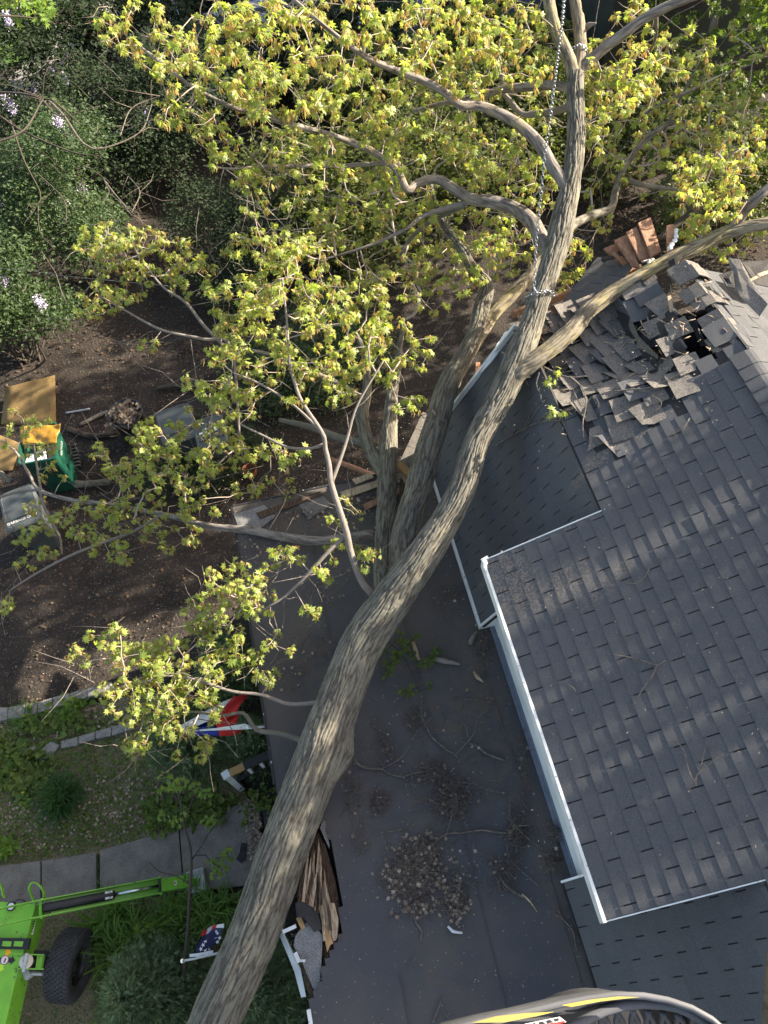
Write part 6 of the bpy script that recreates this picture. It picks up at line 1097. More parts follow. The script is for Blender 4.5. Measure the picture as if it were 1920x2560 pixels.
cloth('yellow_sheet', [P(48, 1066, 1.14), P(152, 1060, 1.2), P(140, 1108, 1.1), P(55, 1112, 1.08)], 3, 24, 14, .05, M['yellowp'], 'crinkled yellow sheet over the top of the green bin', 'plastic sheet')
cloth('plywood_sheet', [P(2, 1060, .03), P(140, 1065, .03), P(137, 938, .28), P(14, 968, .22)], 1, 6, 6, .012, M['osb'], 'tan plywood sheet leaning behind the green bin', 'plywood', th=.015)
cloth('plywood_sheet', [P(-40, 1180, .05), P(30, 1175, .06), P(55, 1110, .12), P(-40, 1070, .16)], 1, 6, 6, .02, M['osb'], 'dirty tan board left of the green bin at the frame edge', 'plywood', th=.015)
# black barrel full of leaves
b = P(311, 1030, .72); c = Vector((float(b[0]), float(b[1]), gz(b[0], b[1]))); t = thing('trash_can', 'round black trash can overflowing with dead leaves and stalks', 'trash can', c)
mb = MB(); mb.lathe(c, [(.001, .02), (.22, .02), (.27, .68), (.30, .70), (.30, .73), (.275, .73), (.26, .6), (.001, .6)], 28); mb.build('body', M['black'], t)
r_ = np.random.default_rng(9); n_ = 260; q = np.array(c) + np.stack([r_.normal(0, .11, n_), r_.normal(0, .11, n_), .66 + np.abs(r_.normal(0, .08, n_))], 1); Vv, Ff = stamp(ML[0], ML[1], q, rotmats(r_.normal(0, 1, (n_, 3)), r_.normal(0, .6, (n_, 3)) + [0, 0, 1]), .09 * r_.uniform(.5, 1.2, n_)); npmesh('dead_leaves', Vv, Ff, M['litter'], rnd=np.repeat(r_.uniform(0, 1, n_), len(ML[1])), label='dead leaves heaped in the black trash can', cat='leaves', kind='stuff', origin=q[0])
B = Bark()
for k in range(36): a = np.array(c) + np.array([r_.normal(0, .08), r_.normal(0, .08), .6]); e = a + np.array([r_.normal(0, .22), r_.normal(0, .22), r_.uniform(.15, .4)]); B.tube([a, (a + e) / 2 + r_.normal(0, .04, 3), e], [.005, .004, .002], 4)
B.build('dead_stalks', M['twig'], label='dry stalks standing out of the black trash can', cat='stalks', kind='stuff', origin=np.array(c))
# logs and sticks on the dirt
LOGS = [([(200, 1062, .06, 10), (270, 1030, .06, 11), (330, 1040, .06, 8)], 'deadlimb', 'thin dead stick on the dirt left of the black trash can'), ([(170, 1072, .05, 14), (230, 1090, .06, 16), (290, 1083, .06, 13)], 'barkdark', 'dark root like log between the green bin and the trash can'),
        ([(105, 1200, .08, 17), (190, 1210, .09, 20), (275, 1205, .08, 17)], 'bark', 'log lying in front of the green bin'), ([(0, 1230, .06, 13), (60, 1285, .07, 14), (120, 1345, .06, 10)], 'barkdark', 'log running under the garbage bin'), ([(0, 1180, .3, 12), (30, 1205, .2, 13)], 'bark', 'short pale log end by the dirty board'),
        ([(390, 970, .06, 11), (440, 965, .06, 13), (545, 972, .06, 11)], 'barkdark', 'dark log across the dirt above the bins'), ([(165, 1032, .04, 5), (225, 1022, .05, 5)], 'steel', 'grey metal rod lying beside the thin stick'),
        ([(830, 1150, .3, 14), (900, 1175, .4, 14), (960, 1200, .5, 12)], 'wood', 'broken board end in the dark gap by the third trunk')]
for pth, mm, lb in LOGS:
    p, r_r = limbpx(pth); B = Bark(); B.tube(*smooth_path(p, r_r, .05), 10, .002 if mm != 'steel' else 0); B.build('log' if mm != 'steel' else 'metal_rod', M[mm], label=lb, cat='log' if mm != 'steel' else 'rod', origin=p[0])
mb = MB(); mb.lathe(P(628, 1185, .02), [(.001, 0), (.09, 0), (.12, .16), (.125, .17), (.11, .17), (.08, .03), (.001, .03)], 20); mb.build('flower_pot', M['terracotta'], None, 'small terracotta pot in the shade beyond the panel', 'pot', origin=P(628, 1185, 0))

# ================================================================ railing, flags
t = thing('stair_railing', 'black stair rail with white balusters and a bare wood end by the porch', 'railing', P(565, 1935, 0))
nt_ = P(565, 1937, .97); nb_ = np.array([nt_[0], nt_[1], 0]); rdir = P(680, 1890, .97) - P(590, 1932, .97); rdir /= np.linalg.norm(rdir)
mb = MB(); mb.box((nt_[0], nt_[1], .48), (.075, .075, .96), .35); mb.box((nt_[0], nt_[1], .98), (.095, .095, .03), .35); mb.build('newel_post', M['white'], t)
a = nt_ + rdir * .05; b = nt_ + rdir * .22; e = nt_ + rdir * .85
mb = MB(); mb.beam(a, b + rdir * .02, .085, .05); mb.build('bare_rail_end', M['woodtan'], t, label='unpainted tan end of the rail')
mb = MB(); mb.beam(b, e, .10, .035); mb.build('top_rail', M['blackpaint'], t)
mb = MB(); mb.beam(np.array([a[0], a[1], .55]), np.array([e[0], e[1], .55]), .04, .06); mb.build('bottom_rail', M['blackpaint'], t)
for i in range(4): q = nt_ + rdir * (.26 + i * .165); mb = MB(); mb.box((q[0], q[1], .75), (.04, .04, .40), math.atan2(rdir[1], rdir[0])); mb.build('baluster', M['white'], t)
t = thing('porch_steps', 'black painted wooden steps beside the porch, spattered with white chips', 'steps', P(665, 2060, .0))
for i, (xa, xb, z) in enumerate(((-1.62, -1.40, .28), (-1.39, -1.16, .42), (-1.16, -.98, .56))):
    mb = MB(); mb.box(((xa + xb) / 2, 1.55, z), (xb - xa - .006, 1.25, .035)); mb.build('tread', M['blackpaint'], t); mb = MB(); mb.box((xa + .012, 1.55, z / 2 - .01), (.018, 1.22, z - .03)); mb.build('riser', M['blackpaint'], t)
def poly_on(px, z, th, m_, name, parent, dz=0):
    mb = MB(); mb.prism([P(u, v, zz + dz) for (u, v), zz in zip(px, z)], th); return mb.build(name, m_, parent)
# red, white and blue flag on a white pole
t = thing('red_white_blue_flag', 'plain red, white and blue flag on a white pole sticking out from the porch', 'flag', P(620, 1820, 2.3))
mb = MB(); mb.tube([P(662, 1816, 2.45), P(620, 1820, 2.38), P(470, 1826, 2.05)], .013, 10); mb.build('pole', M['white'], t)
mb = MB(); mb.prism([P(u, v, 2.40) for u, v in ((540, 1820), (612, 1809), (624, 1815), (622, 1821), (545, 1822))], .02); mb.lathe(P(621, 1818, 2.40), [(.001, .02), (.022, .012), (.022, -.012), (.001, -.02)], 12); mb.build('bracket', M['white'], t)
c5 = lambda q: [(430 + x / 5.35, 1700 + y / 5.35) for x, y in q]
def drape(px, zs, m_, name):
    # cloth piece given by a top and a bottom row, folded in between
    top, bot = px; V = []; n = len(top); k = 8
    for i in range(n):
        a, b = P(*top[i], zs[0]), P(*bot[i], zs[1])
        for j in range(k + 1):
            s = j / k; p = a * (1 - s) + b * s; p[2] += .035 * math.sin(i * 1.3 + s * 5); V.append(p)
    Fc = [(i * (k + 1) + j, (i + 1) * (k + 1) + j, (i + 1) * (k + 1) + j + 1, i * (k + 1) + j + 1) for i in range(n - 1) for j in range(k)]
    o = npmesh(name, V, Fc, m_, t, smooth=True); s_ = o.modifiers.new('t', 'SOLIDIFY'); s_.thickness = .003; return o
drape((c5([(60, 640), (250, 550), (460, 420), (640, 300), (830, 220)]), c5([(170, 655), (330, 620), (420, 590), (560, 540), (700, 420)])), (2.0, 2.12), M['cloth'], 'white_stripe')
drape((c5([(840, 215), (880, 240), (930, 190), (1005, 195)]), c5([(560, 545), (640, 540), (760, 520), (880, 420)])), (2.02, 2.2), M['red'], 'red_stripe')
drape((c5([(560, 545), (660, 530), (760, 510), (905, 400)]), c5([(600, 630), (680, 625), (780, 615), (880, 590)])), (2.19, 2.32), M['red'], 'red_stripe')
drape((c5([(640, 640), (720, 650), (850, 640), (955, 640)]), c5([(620, 735), (720, 745), (830, 746), (930, 700)])), (2.28, 2.0), M['red'], 'red_stripe')
drape((c5([(180, 640), (320, 620), (420, 580), (530, 560), (605, 572)]), c5([(200, 655), (330, 650), (430, 645), (530, 640), (605, 632)])), (2.02, 2.16), M['blue'], 'blue_stripe')
drape((c5([(200, 668), (340, 662), (500, 655), (680, 650), (830, 640)]), c5([(160, 715), (300, 735), (440, 742), (560, 745), (640, 742)])), (2.12, 1.95), M['blue'], 'blue_stripe')
# stars and stripes, half under the trunk
t = thing('american_flag', 'american flag with white stars, half hidden under the trunk', 'flag', P(480, 2380, 2.1))
c7 = lambda x, y: (440 + x / 6.91, 2240 + y / 6.91)
mb = MB(); mb.tube([P(457, 2402, 2.0), P(480, 2398, 2.05), P(560, 2380, 2.3)], .011, 10); mb.build('pole', M['steel'], t)
mb = MB(); mb.lathe(P(457, 2402, 2.0), [(.001, .03), (.018, .024), (.03, .0), (.018, -.024), (.001, -.03)], 16); mb.build('pole_ball', M['chrome'], t)
mb = MB(); mb.prism([P(*c7(x, y), 2.10) for x, y in ((235, 1005), (400, 985), (640, 935), (640, 985), (420, 1045), (235, 1055))], .012); mb.build('sleeve', M['white'], t)
def fz(x, y): return 2.07 + .03 * math.sin((x - 300) / 70) + .0003 * (y - 950) * -1
def fpoly(pts_, m_, nm_, dz=0.0, th=.002):
    mb = MB(); mb.prism([P(*c7(x, y), fz(x, y) + dz) for x, y in pts_], th); return mb.build(nm_, m_, t)
CT_ = [(335, 980), (365, 880), (400, 780), (470, 690), (540, 665), (610, 590), (700, 555), (790, 550), (790, 640), (700, 780), (640, 880), (620, 940), (400, 975)]
cn_ = fpoly(CT_, M['navy'], 'canton')
fpoly([(430, 690), (450, 620), (540, 565), (520, 660), (470, 685)], M['red'], 'red_stripe'); fpoly([(520, 668), (545, 562), (628, 510), (612, 590), (560, 640)], M['cloth'], 'white_stripe'); fpoly([(612, 588), (632, 508), (705, 498), (685, 552)], M['red'], 'red_stripe'); fpoly([(688, 550), (708, 496), (830, 476), (830, 552)], M['cloth'], 'white_stripe')
mb = MB()
for i in range(6):
    for j in range(5):
        x = 430 + j * 68 + i * 38 + (j % 2) * 6; y = 915 - i * 68 + (j % 2) * 24 - j * 4
        if not inpoly(x, y, [(350, 960), (400, 790), (520, 690), (620, 600), (760, 570), (790, 560), (790, 700), (620, 940)]): continue
        ce = P(*c7(x, y), fz(x, y) + .004); vs = []
        for k in range(10): r = .022 if k % 2 == 0 else .009; a = math.pi * k / 5 + .5; vs.append((ce[0] + r * math.cos(a), ce[1] + r * math.sin(a), ce[2]))
        mb.prism(vs, .001)
mb.build('stars', M['inkw'], cn_, kind='stuff')

# ================================================================ chain hoist on the stem
t = thing('lifting_chain', 'steel lifting chain wrapped round the upright stem and running up out of the picture', 'chain', P(1330, 720, 5.2))
def chain_run(pts_, name, pitch=.034, wire=.0042, wid=.0125):
    q, _ = smooth_path(pts_, [0] * len(pts_), .004); s = np.concatenate([[0], np.cumsum(np.linalg.norm(np.diff(q, axis=0), axis=1))]); n = int(s[-1] / pitch); mb = MB()
    base = []
    for k in range(12): a = 2 * math.pi * k / 12; base.append((math.cos(a) * pitch * .64 if abs(math.cos(a)) > .3 else math.cos(a) * pitch * .64, math.sin(a) * wid))
    for i in range(n):
        c = np.array([np.interp((i + .5) * pitch, s, q[:, k]) for k in range(3)]); e = np.array([np.interp((i + .6) * pitch, s, q[:, k]) for k in range(3)]); d = Vector(e - c).normalized(); x = d.orthogonal().normalized()
        if i % 2: x = d.cross(x)
        ring = [Vector(c) + d * a + x * b_ for a, b_ in base]; nrm = d.cross(x); b0 = len(mb.v); vs = []; fs = []
        for k in range(12):
            o_ = (ring[k] - Vector(c)).normalized()
            for a in (0, 1, 2, 3): an = a * math.pi / 2 + .78; vs.append(ring[k] + (o_ * math.cos(an) + nrm * math.sin(an)) * wire)
        for k in range(12):
            for a in range(4): fs.append((k * 4 + a, k * 4 + (a + 1) % 4, ((k + 1) % 12) * 4 + (a + 1) % 4, ((k + 1) % 12) * 4 + a))
        mb.add(vs, fs, 0, True)
    return mb.build(name, M['chain'], t)
v_ = [(1335, 722, 5.36), (1338, 660, 5.55), (1341, 600, 5.75), (1347, 540, 5.95), (1353, 480, 6.15), (1358, 430, 6.3), (1362, 385, 6.42), (1371, 330, 6.6), (1378, 275, 6.8), (1386, 210, 7.0), (1396, 130, 7.3), (1405, 60, 7.55), (1412, -30, 7.9)]
chain_run([P(*q) for q in v_], 'hanging_run')
c_ = P(1347, 745, 5.07); ax = Vector(P(1366, 698, 5.13) - P(1328, 812, 4.95)).normalized(); e1 = ax.cross(Vector((0, 0, 1))).normalized(); e2 = e1.cross(ax)
rr = .5 * 57 * depth(c_) / F * .93 + .028
lp = [np.array(Vector(c_) + (e1 * math.cos(a) + e2 * math.sin(a)) * rr + ax * (.07 * math.cos(a))) for a in np.linspace(0, 2 * math.pi, 26)]
chain_run(lp, 'choker_loop')
chain_run([P(1335, 722, 5.36), P(1343, 732, 5.25), np.array(Vector(c_) + e2 * rr + e1 * .02)], 'hook_links')
c_ = P(1447, 140, 6.03); lp = [np.array(Vector(c_) + (Vector((1, 0, 0)) * math.cos(a) + Vector((0, .5, .86)) * math.sin(a)) * .10) for a in np.linspace(0, 2 * math.pi, 20)]; chain_run(lp, 'upper_loop')

# ================================================================ green towable lift
t = thing('towable_lift', 'bright green towable lift with one black tyre and an outrigger on the walk', 'lift', P(50, 2400, 0))
def fr(u, v, z): return Vector([float(q) for q in P(u, v, z)])
TOP = .95; BOT = .62
top = [(-160, 2248), (0, 2254), (89, 2261), (80, 2296), (60, 2372), (36, 2462), (14, 2560), (-10, 2680), (-260, 2680)]
mb = MB(); mb.prism([fr(u, v, TOP) for u, v in top], TOP - BOT); mb.build('chassis', M['green'], t, bevel=.006)
# outrigger: side plates, black cylinder, chrome rod
A = fr(100, 2272, 1.06); Bp = fr(402, 2214, .42); E_ = fr(470, 2203, .22)
dA = (Bp - A).normalized(); sx = dA.cross(Vector((0, 0, 1))).normalized()
mb = MB()
for s in (-1, 1):
    o_ = sx * (.085 * s); pts_ = [A - dA * .62 + o_ + Vector((0, 0, -.02)), A - dA * .40 + o_ + sx * (.00 * s) + Vector((0, 0, -.05)), A - dA * .12 + o_, A + dA * .1 + o_, Bp + o_]
    for p, q in zip(pts_[:-1], pts_[1:]): mb.beam(p, q, .012, .09)
mb.build('arm_side_plates', M['green'], t)
mb = MB(); mb.beam(A + Vector((0, 0, -.05)) + dA * .1, Bp + Vector((0, 0, -.055)), .165, .012); mb.build('arm_floor', M['greendk'], t)
mb = MB(); mb.beam(Bp - dA * .02 + Vector((0, 0, -.005)), E_, .15, .07); mb.build('arm_end', M['green'], t, bevel=.004)
mb = MB(); mid = A.lerp(Bp, .60); mb.tube([A + dA * .03, A + dA * .05, mid - dA * .03, mid], [.045, .05, .05, .044], 20); mb.build('hydraulic_cylinder', M['black'], t)
mb = MB(); mb.tube([mid - dA * .01, Bp - dA * .01], .021, 16); mb.build('chrome_rod', M['chrome'], t)
mb = MB(); mb.box(Bp, (.15, .03, .09), rot=Matrix((sx, dA, Vector((0, 0, 1)))).transposed()); mb.build('rod_clamp', M['black'], t)
for s in (-1, 1):
    for q in (A + dA * .02, Bp): mb = MB(); mb.lathe(q + sx * (.085 * s), [(.001, .0), (.022, 0), (.022, .02), (.001, .02)], 12, axis=tuple(sx * s)); mb.build('pivot_pin', M['green'], t)
mb = MB(); mb.beam(A + sx * -.08 + Vector((0, 0, -.02)), A + sx * .08 + Vector((0, 0, -.02)), .03, .03); mb.build('cross_pin', M['greendk'], t)
def decal(c, w, d, ax_, m_, name, dz=.003, parent=None):
    ax_ = Vector(ax_).normalized(); up = Vector((0, 0, 1)); ay = up.cross(ax_).normalized(); c = Vector(c) + Vector((0, 0, dz)); mb = MB(); mb.prism([c - ax_ * w / 2 - ay * d / 2, c + ax_ * w / 2 - ay * d / 2, c + ax_ * w / 2 + ay * d / 2, c - ax_ * w / 2 + ay * d / 2], .0015); return mb.build(name, m_, parent or t)
zc_ = A.lerp(Bp, .565) + Vector((0, 0, .052)); dd_ = decal(zc_, .085, .085, dA, M['inkw'], 'warning_label', 0)
mb = MB(); mb.lathe(zc_ + Vector((0, 0, .0016)), [(.036, 0), (.036, .001), (.030, .001), (.030, 0)], 24); mb.beam(zc_ + dA * -.02 + sx * -.02 + Vector((0, 0, .002)), zc_ + dA * .02 + sx * .02 + Vector((0, 0, .002)), .008, .001); mb.lathe(zc_ + sx * .008 + Vector((0, 0, .002)), [(.001, .001), (.011, .001), (.011, 0)], 10); mb.build('symbol', M['ink'], dd_)
q = E_.lerp(Bp, .45) + Vector((0, 0, .04)); dd_ = decal(q, .045, .05, dA, M['inkw'], 'warning_label', 0); mb = MB(); mb.lathe(q + Vector((0, 0, .002)), [(.001, .001), (.014, .001), (.014, 0)], 10); mb.build('symbol', M['inkr'], dd_)
q = E_.lerp(Bp, .12) + Vector((0, 0, .04)); dd_ = decal(q, .035, .04, dA, M['yellow'], 'warning_label', 0); mb = MB(); mb.prism([q + dA * a + sx * b_ + Vector((0, 0, .003)) for a, b_ in ((-.01, -.012), (.012, 0), (-.01, .012))], .001); mb.build('symbol', M['ink'], dd_)
# foot pad
cF = (fr(463, 2187, .1) + fr(508, 2175, .1) + fr(515, 2222, .1) + fr(464, 2235, .1)) / 4; cF.z = .06
ft = MB(); Rf = RZ(math.radians(2)); w_ = .27
for (a, b_, z0, z1) in ((w_, w_, .0, .0),):
    vs = []
    for (s, z) in ((w_ / 2, .075), (w_ / 2 - .012, .085), (.055, .03)):
        for i, j in ((-1, -1), (1, -1), (1, 1), (-1, 1)): vs.append(cF + Rf @ Vector((i * s, j * s, z)))
    vs += [cF + Rf @ Vector((i * w_ / 2, j * w_ / 2, -.005)) for i, j in ((-1, -1), (1, -1), (1, 1), (-1, 1))]
    fs = [(12, 13, 1, 0), (13, 14, 2, 1), (14, 15, 3, 2), (15, 12, 0, 3)] + [(i + k * 4, (i + 1) % 4 + k * 4, (i + 1) % 4 + 4 + k * 4, i + 4 + k * 4) for k in (0, 1) for i in range(4)] + [(8, 9, 10, 11)]
    ft.add(vs, fs)
ft.build('foot_pad', M['steel'], t); mb = MB(); mb.tube([cF + Vector((-.05, 0, .14)), cF + Vector((.0, 0, .05))], [.03, .034], 14); mb.lathe(cF + Vector((0, 0, .03)), [(.05, 0), (.05, .03), (.034, .03)], 20); mb.beam(cF + Vector((-.08, -.03, .16)), cF + Vector((.01, -.03, .07)), .008, .05); mb.beam(cF + Vector((-.08, .03, .16)), cF + Vector((.01, .03, .07)), .008, .05); mb.build('foot_joint', M['greendk'], t)
# chassis fittings
def hoop(u, v, s=1.0):
    mb = MB(); c = fr(u, v, TOP); w2 = .052 * s; ring = [c + Vector((-.05, .02, 0))] + [c + Vector((.02 + .075 * s * math.cos(a), .11 + .11 * s * math.sin(a), .10 + .11 * math.sin(a))) for a in np.linspace(2.6, -.6, 12)] + [c + Vector((.09, .02, 0))]
    for p, q_ in zip(ring[:-1], ring[1:]): mb.beam(p, q_, .014, .035)
    return mb.build('lifting_hoop', M['green'], t)
hoop(98, 2262); hoop(-8, 2252, 1.1)
mb = MB(); mb.lathe(fr(30, 2266, TOP), [(.048, 0), (.052, .03), (.04, .035), (.038, .025)], 24); mb.build('level_bezel', M['black'], t)
mb = MB(); mb.lathe(fr(30, 2266, TOP), [(.001, .03), (.038, .03)], 24); mb.build('level_face', M['paper'], t)
mb = MB(); mb.tube([fr(37, 2256, TOP + .02), fr(43, 2250, TOP + .08), fr(58, 2250, TOP + .08), fr(66, 2258, TOP + .02)], .008, 8); mb.build('hose', M['black'], t)
mb = MB(); mb.beam(fr(-20, 2358, TOP + .02), fr(74, 2360, TOP + .02), .11, .035); bk_ = mb.build('step_bracket', M['black'], t)
for x_ in (17, 46): mb = MB(); mb.beam(fr(x_ - 11, 2359, TOP + .04), fr(x_ + 11, 2360, TOP + .04), .05, .004); mb.build('slot', M['green'], bk_)
q = fr(81, 2318, .78); mb = MB(); mb.prism([fr(*p_, z_) for p_, z_ in (((80, 2298), .90), ((90, 2299), .84), ((82, 2337), .84), ((72, 2336), .90))], .002, down=(-1, 0, 0)); dd_ = mb.build('serial_label', M['inkw'], t); mb = MB()
for k in range(5): mb.beam(fr(82 - k * 1.6, 2304 + k * 6, .889), fr(88 - k * 1.6, 2304.5 + k * 6, .862), .012, .003)
mb.build('label_print', M['ink'], dd_)
# direction arrows decal
cD = fr(12, 2400, TOP)
ux = (fr(30, 2401, TOP) - cD).normalized(); uy = Vector((-ux.y, ux.x, 0))
def arrow(d, m_):
    mb = MB(); s = Vector((-d.y, d.x, 0)); o_ = Vector((0, 0, .003)); mb.prism([cD + o_ + d * .035 + s * .022, cD + o_ + d * .035 - s * .022, cD + o_ + d * .075 - s * .022, cD + o_ + d * .075 - s * .045, cD + o_ + d * .125, cD + o_ + d * .075 + s * .045, cD + o_ + d * .075 + s * .022], .002); return mb.build('arrow', m_, t)
for d_, mm in ((ux, 'black'), (-ux, 'black'), ((uy * 1 + ux * .15).normalized(), 'inko'), ((-uy - ux * .25).normalized(), 'inky')): arrow(d_, M[mm])
mb = MB(); mb.lathe(cD, [(.001, .006), (.045, .006), (.045, 0)], 24); dd_ = mb.build('arrow_hub', M['inkw'], t); mb = MB(); mb.lathe(cD, [(.047, .0), (.047, .007), (.041, .007)], 24); mb.box(cD + Vector((.005, -.005, .007)), (.022, .045, .002), -.5); mb.build('symbol', M['plum'], dd_)
# wheel drive fork
for yv, in ((2385,), (2421,)): mb = MB(); mb.beam(fr(36, yv, TOP + .01), fr(110, yv + 2, .86), .012, .05); mb.build('fork_plate', M['green'], t)
mb = MB(); mb.beam(fr(103, 2387, .86), fr(98, 2422, .86), .07, .05); mb.build('fork_bridge', M['green'], t)
mb = MB(); c_ = fr(66, 2404, .93); mb.lathe(c_, [(.001, .0), (.072, 0), (.075, .012), (.07, .03), (.02, .03), (.001, .03)], 26, axis=(.25, 0, .97)); mb.build('drive_roller', M['cream'], t)
mb = MB(); mb.box(c_ + Vector((.005, 0, .035)), (.035, .035, .02), .1); mb.tube([fr(66, 2404, .88), fr(90, 2405, .82)], .062, 20); mb.build('drive_motor', M['black'], t)
mb = MB(); mb.beam(fr(68, 2383, 1.0), fr(58, 2430, 1.0), .035, .012); mb.build('drive_lever', M['steel'], t)
mb = MB(); mb.tube([fr(75, 2434, .8), fr(130, 2436, .62)], .018, 12); mb.build('axle_rod', M['steel'], t)
mb = MB(); mb.box(fr(70, 2436, .78), (.07, .09, .08), .4); mb.build('axle_bracket', M['steel'], t)
mb = MB(); mb.beam(fr(80, 2400, .62), fr(150, 2404, .5), .2, .12); mb.build('axle_beam', M['blackpaint'], t)
# tyre
fx = (fr(92, 2261, .6) - fr(14, 2560, .6)); fx.z = 0; fx.normalize(); axw = Vector((fx.y, -fx.x, 0)); axw = (axw + fx * -.02).normalized()
wc = fr(176, 2412, .38); wc.z = .385; Rr = .385; Wd = .30
tp = thing('tmp', None, None, (0, 0, 0)); bpy.data.objects.remove(tp)
prof = [(.20, -Wd * .36), (.22, -Wd * .44), (.30, -Wd * .5), (.35, -Wd * .49), (.375, -Wd * .43), (.383, -Wd * .3), (.387, 0), (.383, Wd * .3), (.375, Wd * .43), (.35, Wd * .49), (.30, Wd * .5), (.22, Wd * .44), (.20, Wd * .36)]
whl = bpy.data.objects.new('wheel', None); COL.objects.link(whl); whl.parent = t; whl.location = wc - wloc(t)
mb = MB(); mb.lathe(wc, prof, 64, axis=tuple(axw))
xx = axw.orthogonal().normalized(); yy_ = axw.cross(xx)
for r_i in range(8):
    o_ = -Wd * .40 + r_i * Wd * .8 / 7
    for k in range(44):
        a = 2 * math.pi * (k + .5 * (r_i % 2)) / 44; rad = .389 - .9 * max(0, abs(o_) - .085) ** 1.3; rd = xx * math.cos(a) + yy_ * math.sin(a); tg = axw.cross(rd); sk = (axw * 1 + tg * .35).normalized(); t2_ = rd.cross(sk); Rm = Matrix((sk, t2_, rd)).transposed(); mb.box(wc + axw * o_ + rd * (rad - .002), (Wd * .092, .040, .013), rot=Rm)
mb.build('tyre', M['rubber'], whl)
mb = MB(); mb.lathe(wc, [(.20, Wd * .36), (.195, Wd * .2), (.14, Wd * .12), (.13, Wd * .2), (.07, Wd * .22), (.065, Wd * .3), (.001, Wd * .3)], 32, axis=tuple(axw))
for k in range(5): a = 2 * math.pi * k / 5; mb.lathe(wc + axw * Wd * .22 + (xx * math.cos(a) + yy_ * math.sin(a)) * .10, [(.012, 0), (.012, .02), (.001, .02)], 8, axis=tuple(axw))
mb.lathe(wc, [(.20, -Wd * .36), (.19, 0), (.001, -.02)], 32, axis=tuple(axw)); mb.build('rim', M['black'], whl)
# black scrap on the walk
mb = MB(); mb.prism([P(*q, .072) for q in ((603, 2107), (617, 2108), (613, 2150), (604, 2158), (590, 2148), (598, 2135))], .006); mb.build('roofing_scrap', M['felt'], None, 'torn black roofing scrap lying on the end slab of the walk', 'scrap', origin=P(605, 2130, .07))

# ================================================================ sticks, bark and debris on the roofs
def stick(pths, label, m_='twig', cat='stick', group='sticks on the flat porch roof', name='fallen_stick'):
    B = Bark()
    for pth in pths: p, r_ = limbpx(pth); B.tube(*smooth_path(p, r_, .04), 6, .0015, off=random.uniform(0, 4))
    return B.build(name, M[m_], label=label, cat=cat, group=group, origin=P(*pths[0][0][:3]))
c6 = lambda *q: [(880 + x / 2.9625, 1680 + y / 2.9625, PZ + .02 + z, w) for x, y, z, w in q]
stick([c6((440, 250, .0, 2), (500, 320, .02, 3), (545, 385, .02, 4), (570, 450, 0, 5), (600, 490, 0, 6), (700, 575, .0, 6), (790, 632, 0, 5)), c6((520, 180, .03, 1), (510, 300, .03, 2), (545, 390, .02, 3)), c6((560, 470, 0, 3), (582, 472, .02, 3))], 'grey bare stick with a pale lower half, near the middle of the flat roof', 'deadlimb')
stick([c6((820, 520, 0, 6), (920, 545, 0, 7), (980, 595, .0, 7), (1060, 630, 0, 6), (1140, 658, 0, 5)), c6((770, 610, 0, 3), (830, 545, .02, 4), (900, 460, .05, 3), (930, 350, .06, 2), (990, 275, .05, 1)), c6((862, 490, .04, 2), (840, 400, .05, 2), (795, 345, .05, 1))], 'thick knotty stick with a thin fork, left of the white wall', 'deadlimb')
stick([c6((15, 650, .05, 9), (60, 695, .02, 7), (130, 715, .0, 6), (220, 720, 0, 5), (290, 760, 0, 5), (380, 780, 0, 5), (415, 810, 0, 3)), c6((220, 715, .0, 4), (330, 660, .02, 4), (400, 590, .05, 3), (460, 480, .06, 3), (530, 400, .06, 2), (620, 310, .06, 2), (690, 255, .06, 1)), c6((380, 780, 0, 4), (450, 750, .02, 4), (570, 733, 0, 3))], 'long branched stick growing from under the trunk onto the flat roof')
stick([c6((590, 1285, 0, 3), (700, 1200, 0, 5), (820, 1190, .0, 5), (960, 1170, 0, 6), (1060, 1185, 0, 6), (1200, 1200, 0, 5)), c6((580, 1200, 0, 2), (660, 1205, 0, 2)), c6((700, 1200, 0, 2), (740, 1060, .02, 2), (760, 880, .03, 1)), c6((1200, 1290, 0, 2), (1160, 1380, 0, 3), (1165, 1500, 0, 2))], 'long curved stick lying just above the leaf pile')
stick([c6((1140, 1060, .02, 3), (1210, 1140, .03, 4), (1290, 1220, .02, 4), (1390, 1300, 0, 3)), c6((1180, 900, .03, 2), (1165, 1030, .03, 3), (1200, 1120, .03, 3)), c6((1220, 1140, .03, 5), (1340, 1130, .02, 3))], 'dark tangled sticks with mossy bark near the wall flashing')
stick([c6((750, 195, 0, 3), (880, 205, 0, 4), (1060, 225, 0, 3)), c6((820, 200, 0, 2), (880, 160, .02, 1))], 'thin straight stick near the top of the flat roof')
stick([c6((370, 630, .02, 1), (430, 710, .02, 2), (450, 850, .01, 2), (480, 955, 0, 2), (560, 960, 0, 1))], 'thin bent twig below the long branched stick')
stick([c6((740, 820, .03, 2), (900, 825, .02, 3), (1000, 870, .02, 3), (1170, 905, 0, 2)), c6((1000, 870, .02, 2), (1060, 840, .02, 1)), c6((800, 830, .02, 2), (860, 870, .02, 2), (880, 950, 0, 1))], 'slim forked twig right of the twig bundle')
stick([c6((140, 370, 0, 3), (200, 430, 0, 5), (245, 455, 0, 4))], 'short dark stick close to the trunk')
stick([c6((240, 1210, 0, 2), (280, 1280, 0, 3), (220, 1365, 0, 2))], 'short curved twig left of the leaf pile')
stick([c6((160, 1200, 0, 3), (270, 1185, 0, 4), (390, 1160, 0, 3))], 'straight stick pointing at the leaf pile from the left')
c8 = lambda *q: [(960 + x / 1.728, 1920 + y / 1.728, PZ + .02 + z, w) for x, y, z, w in q]
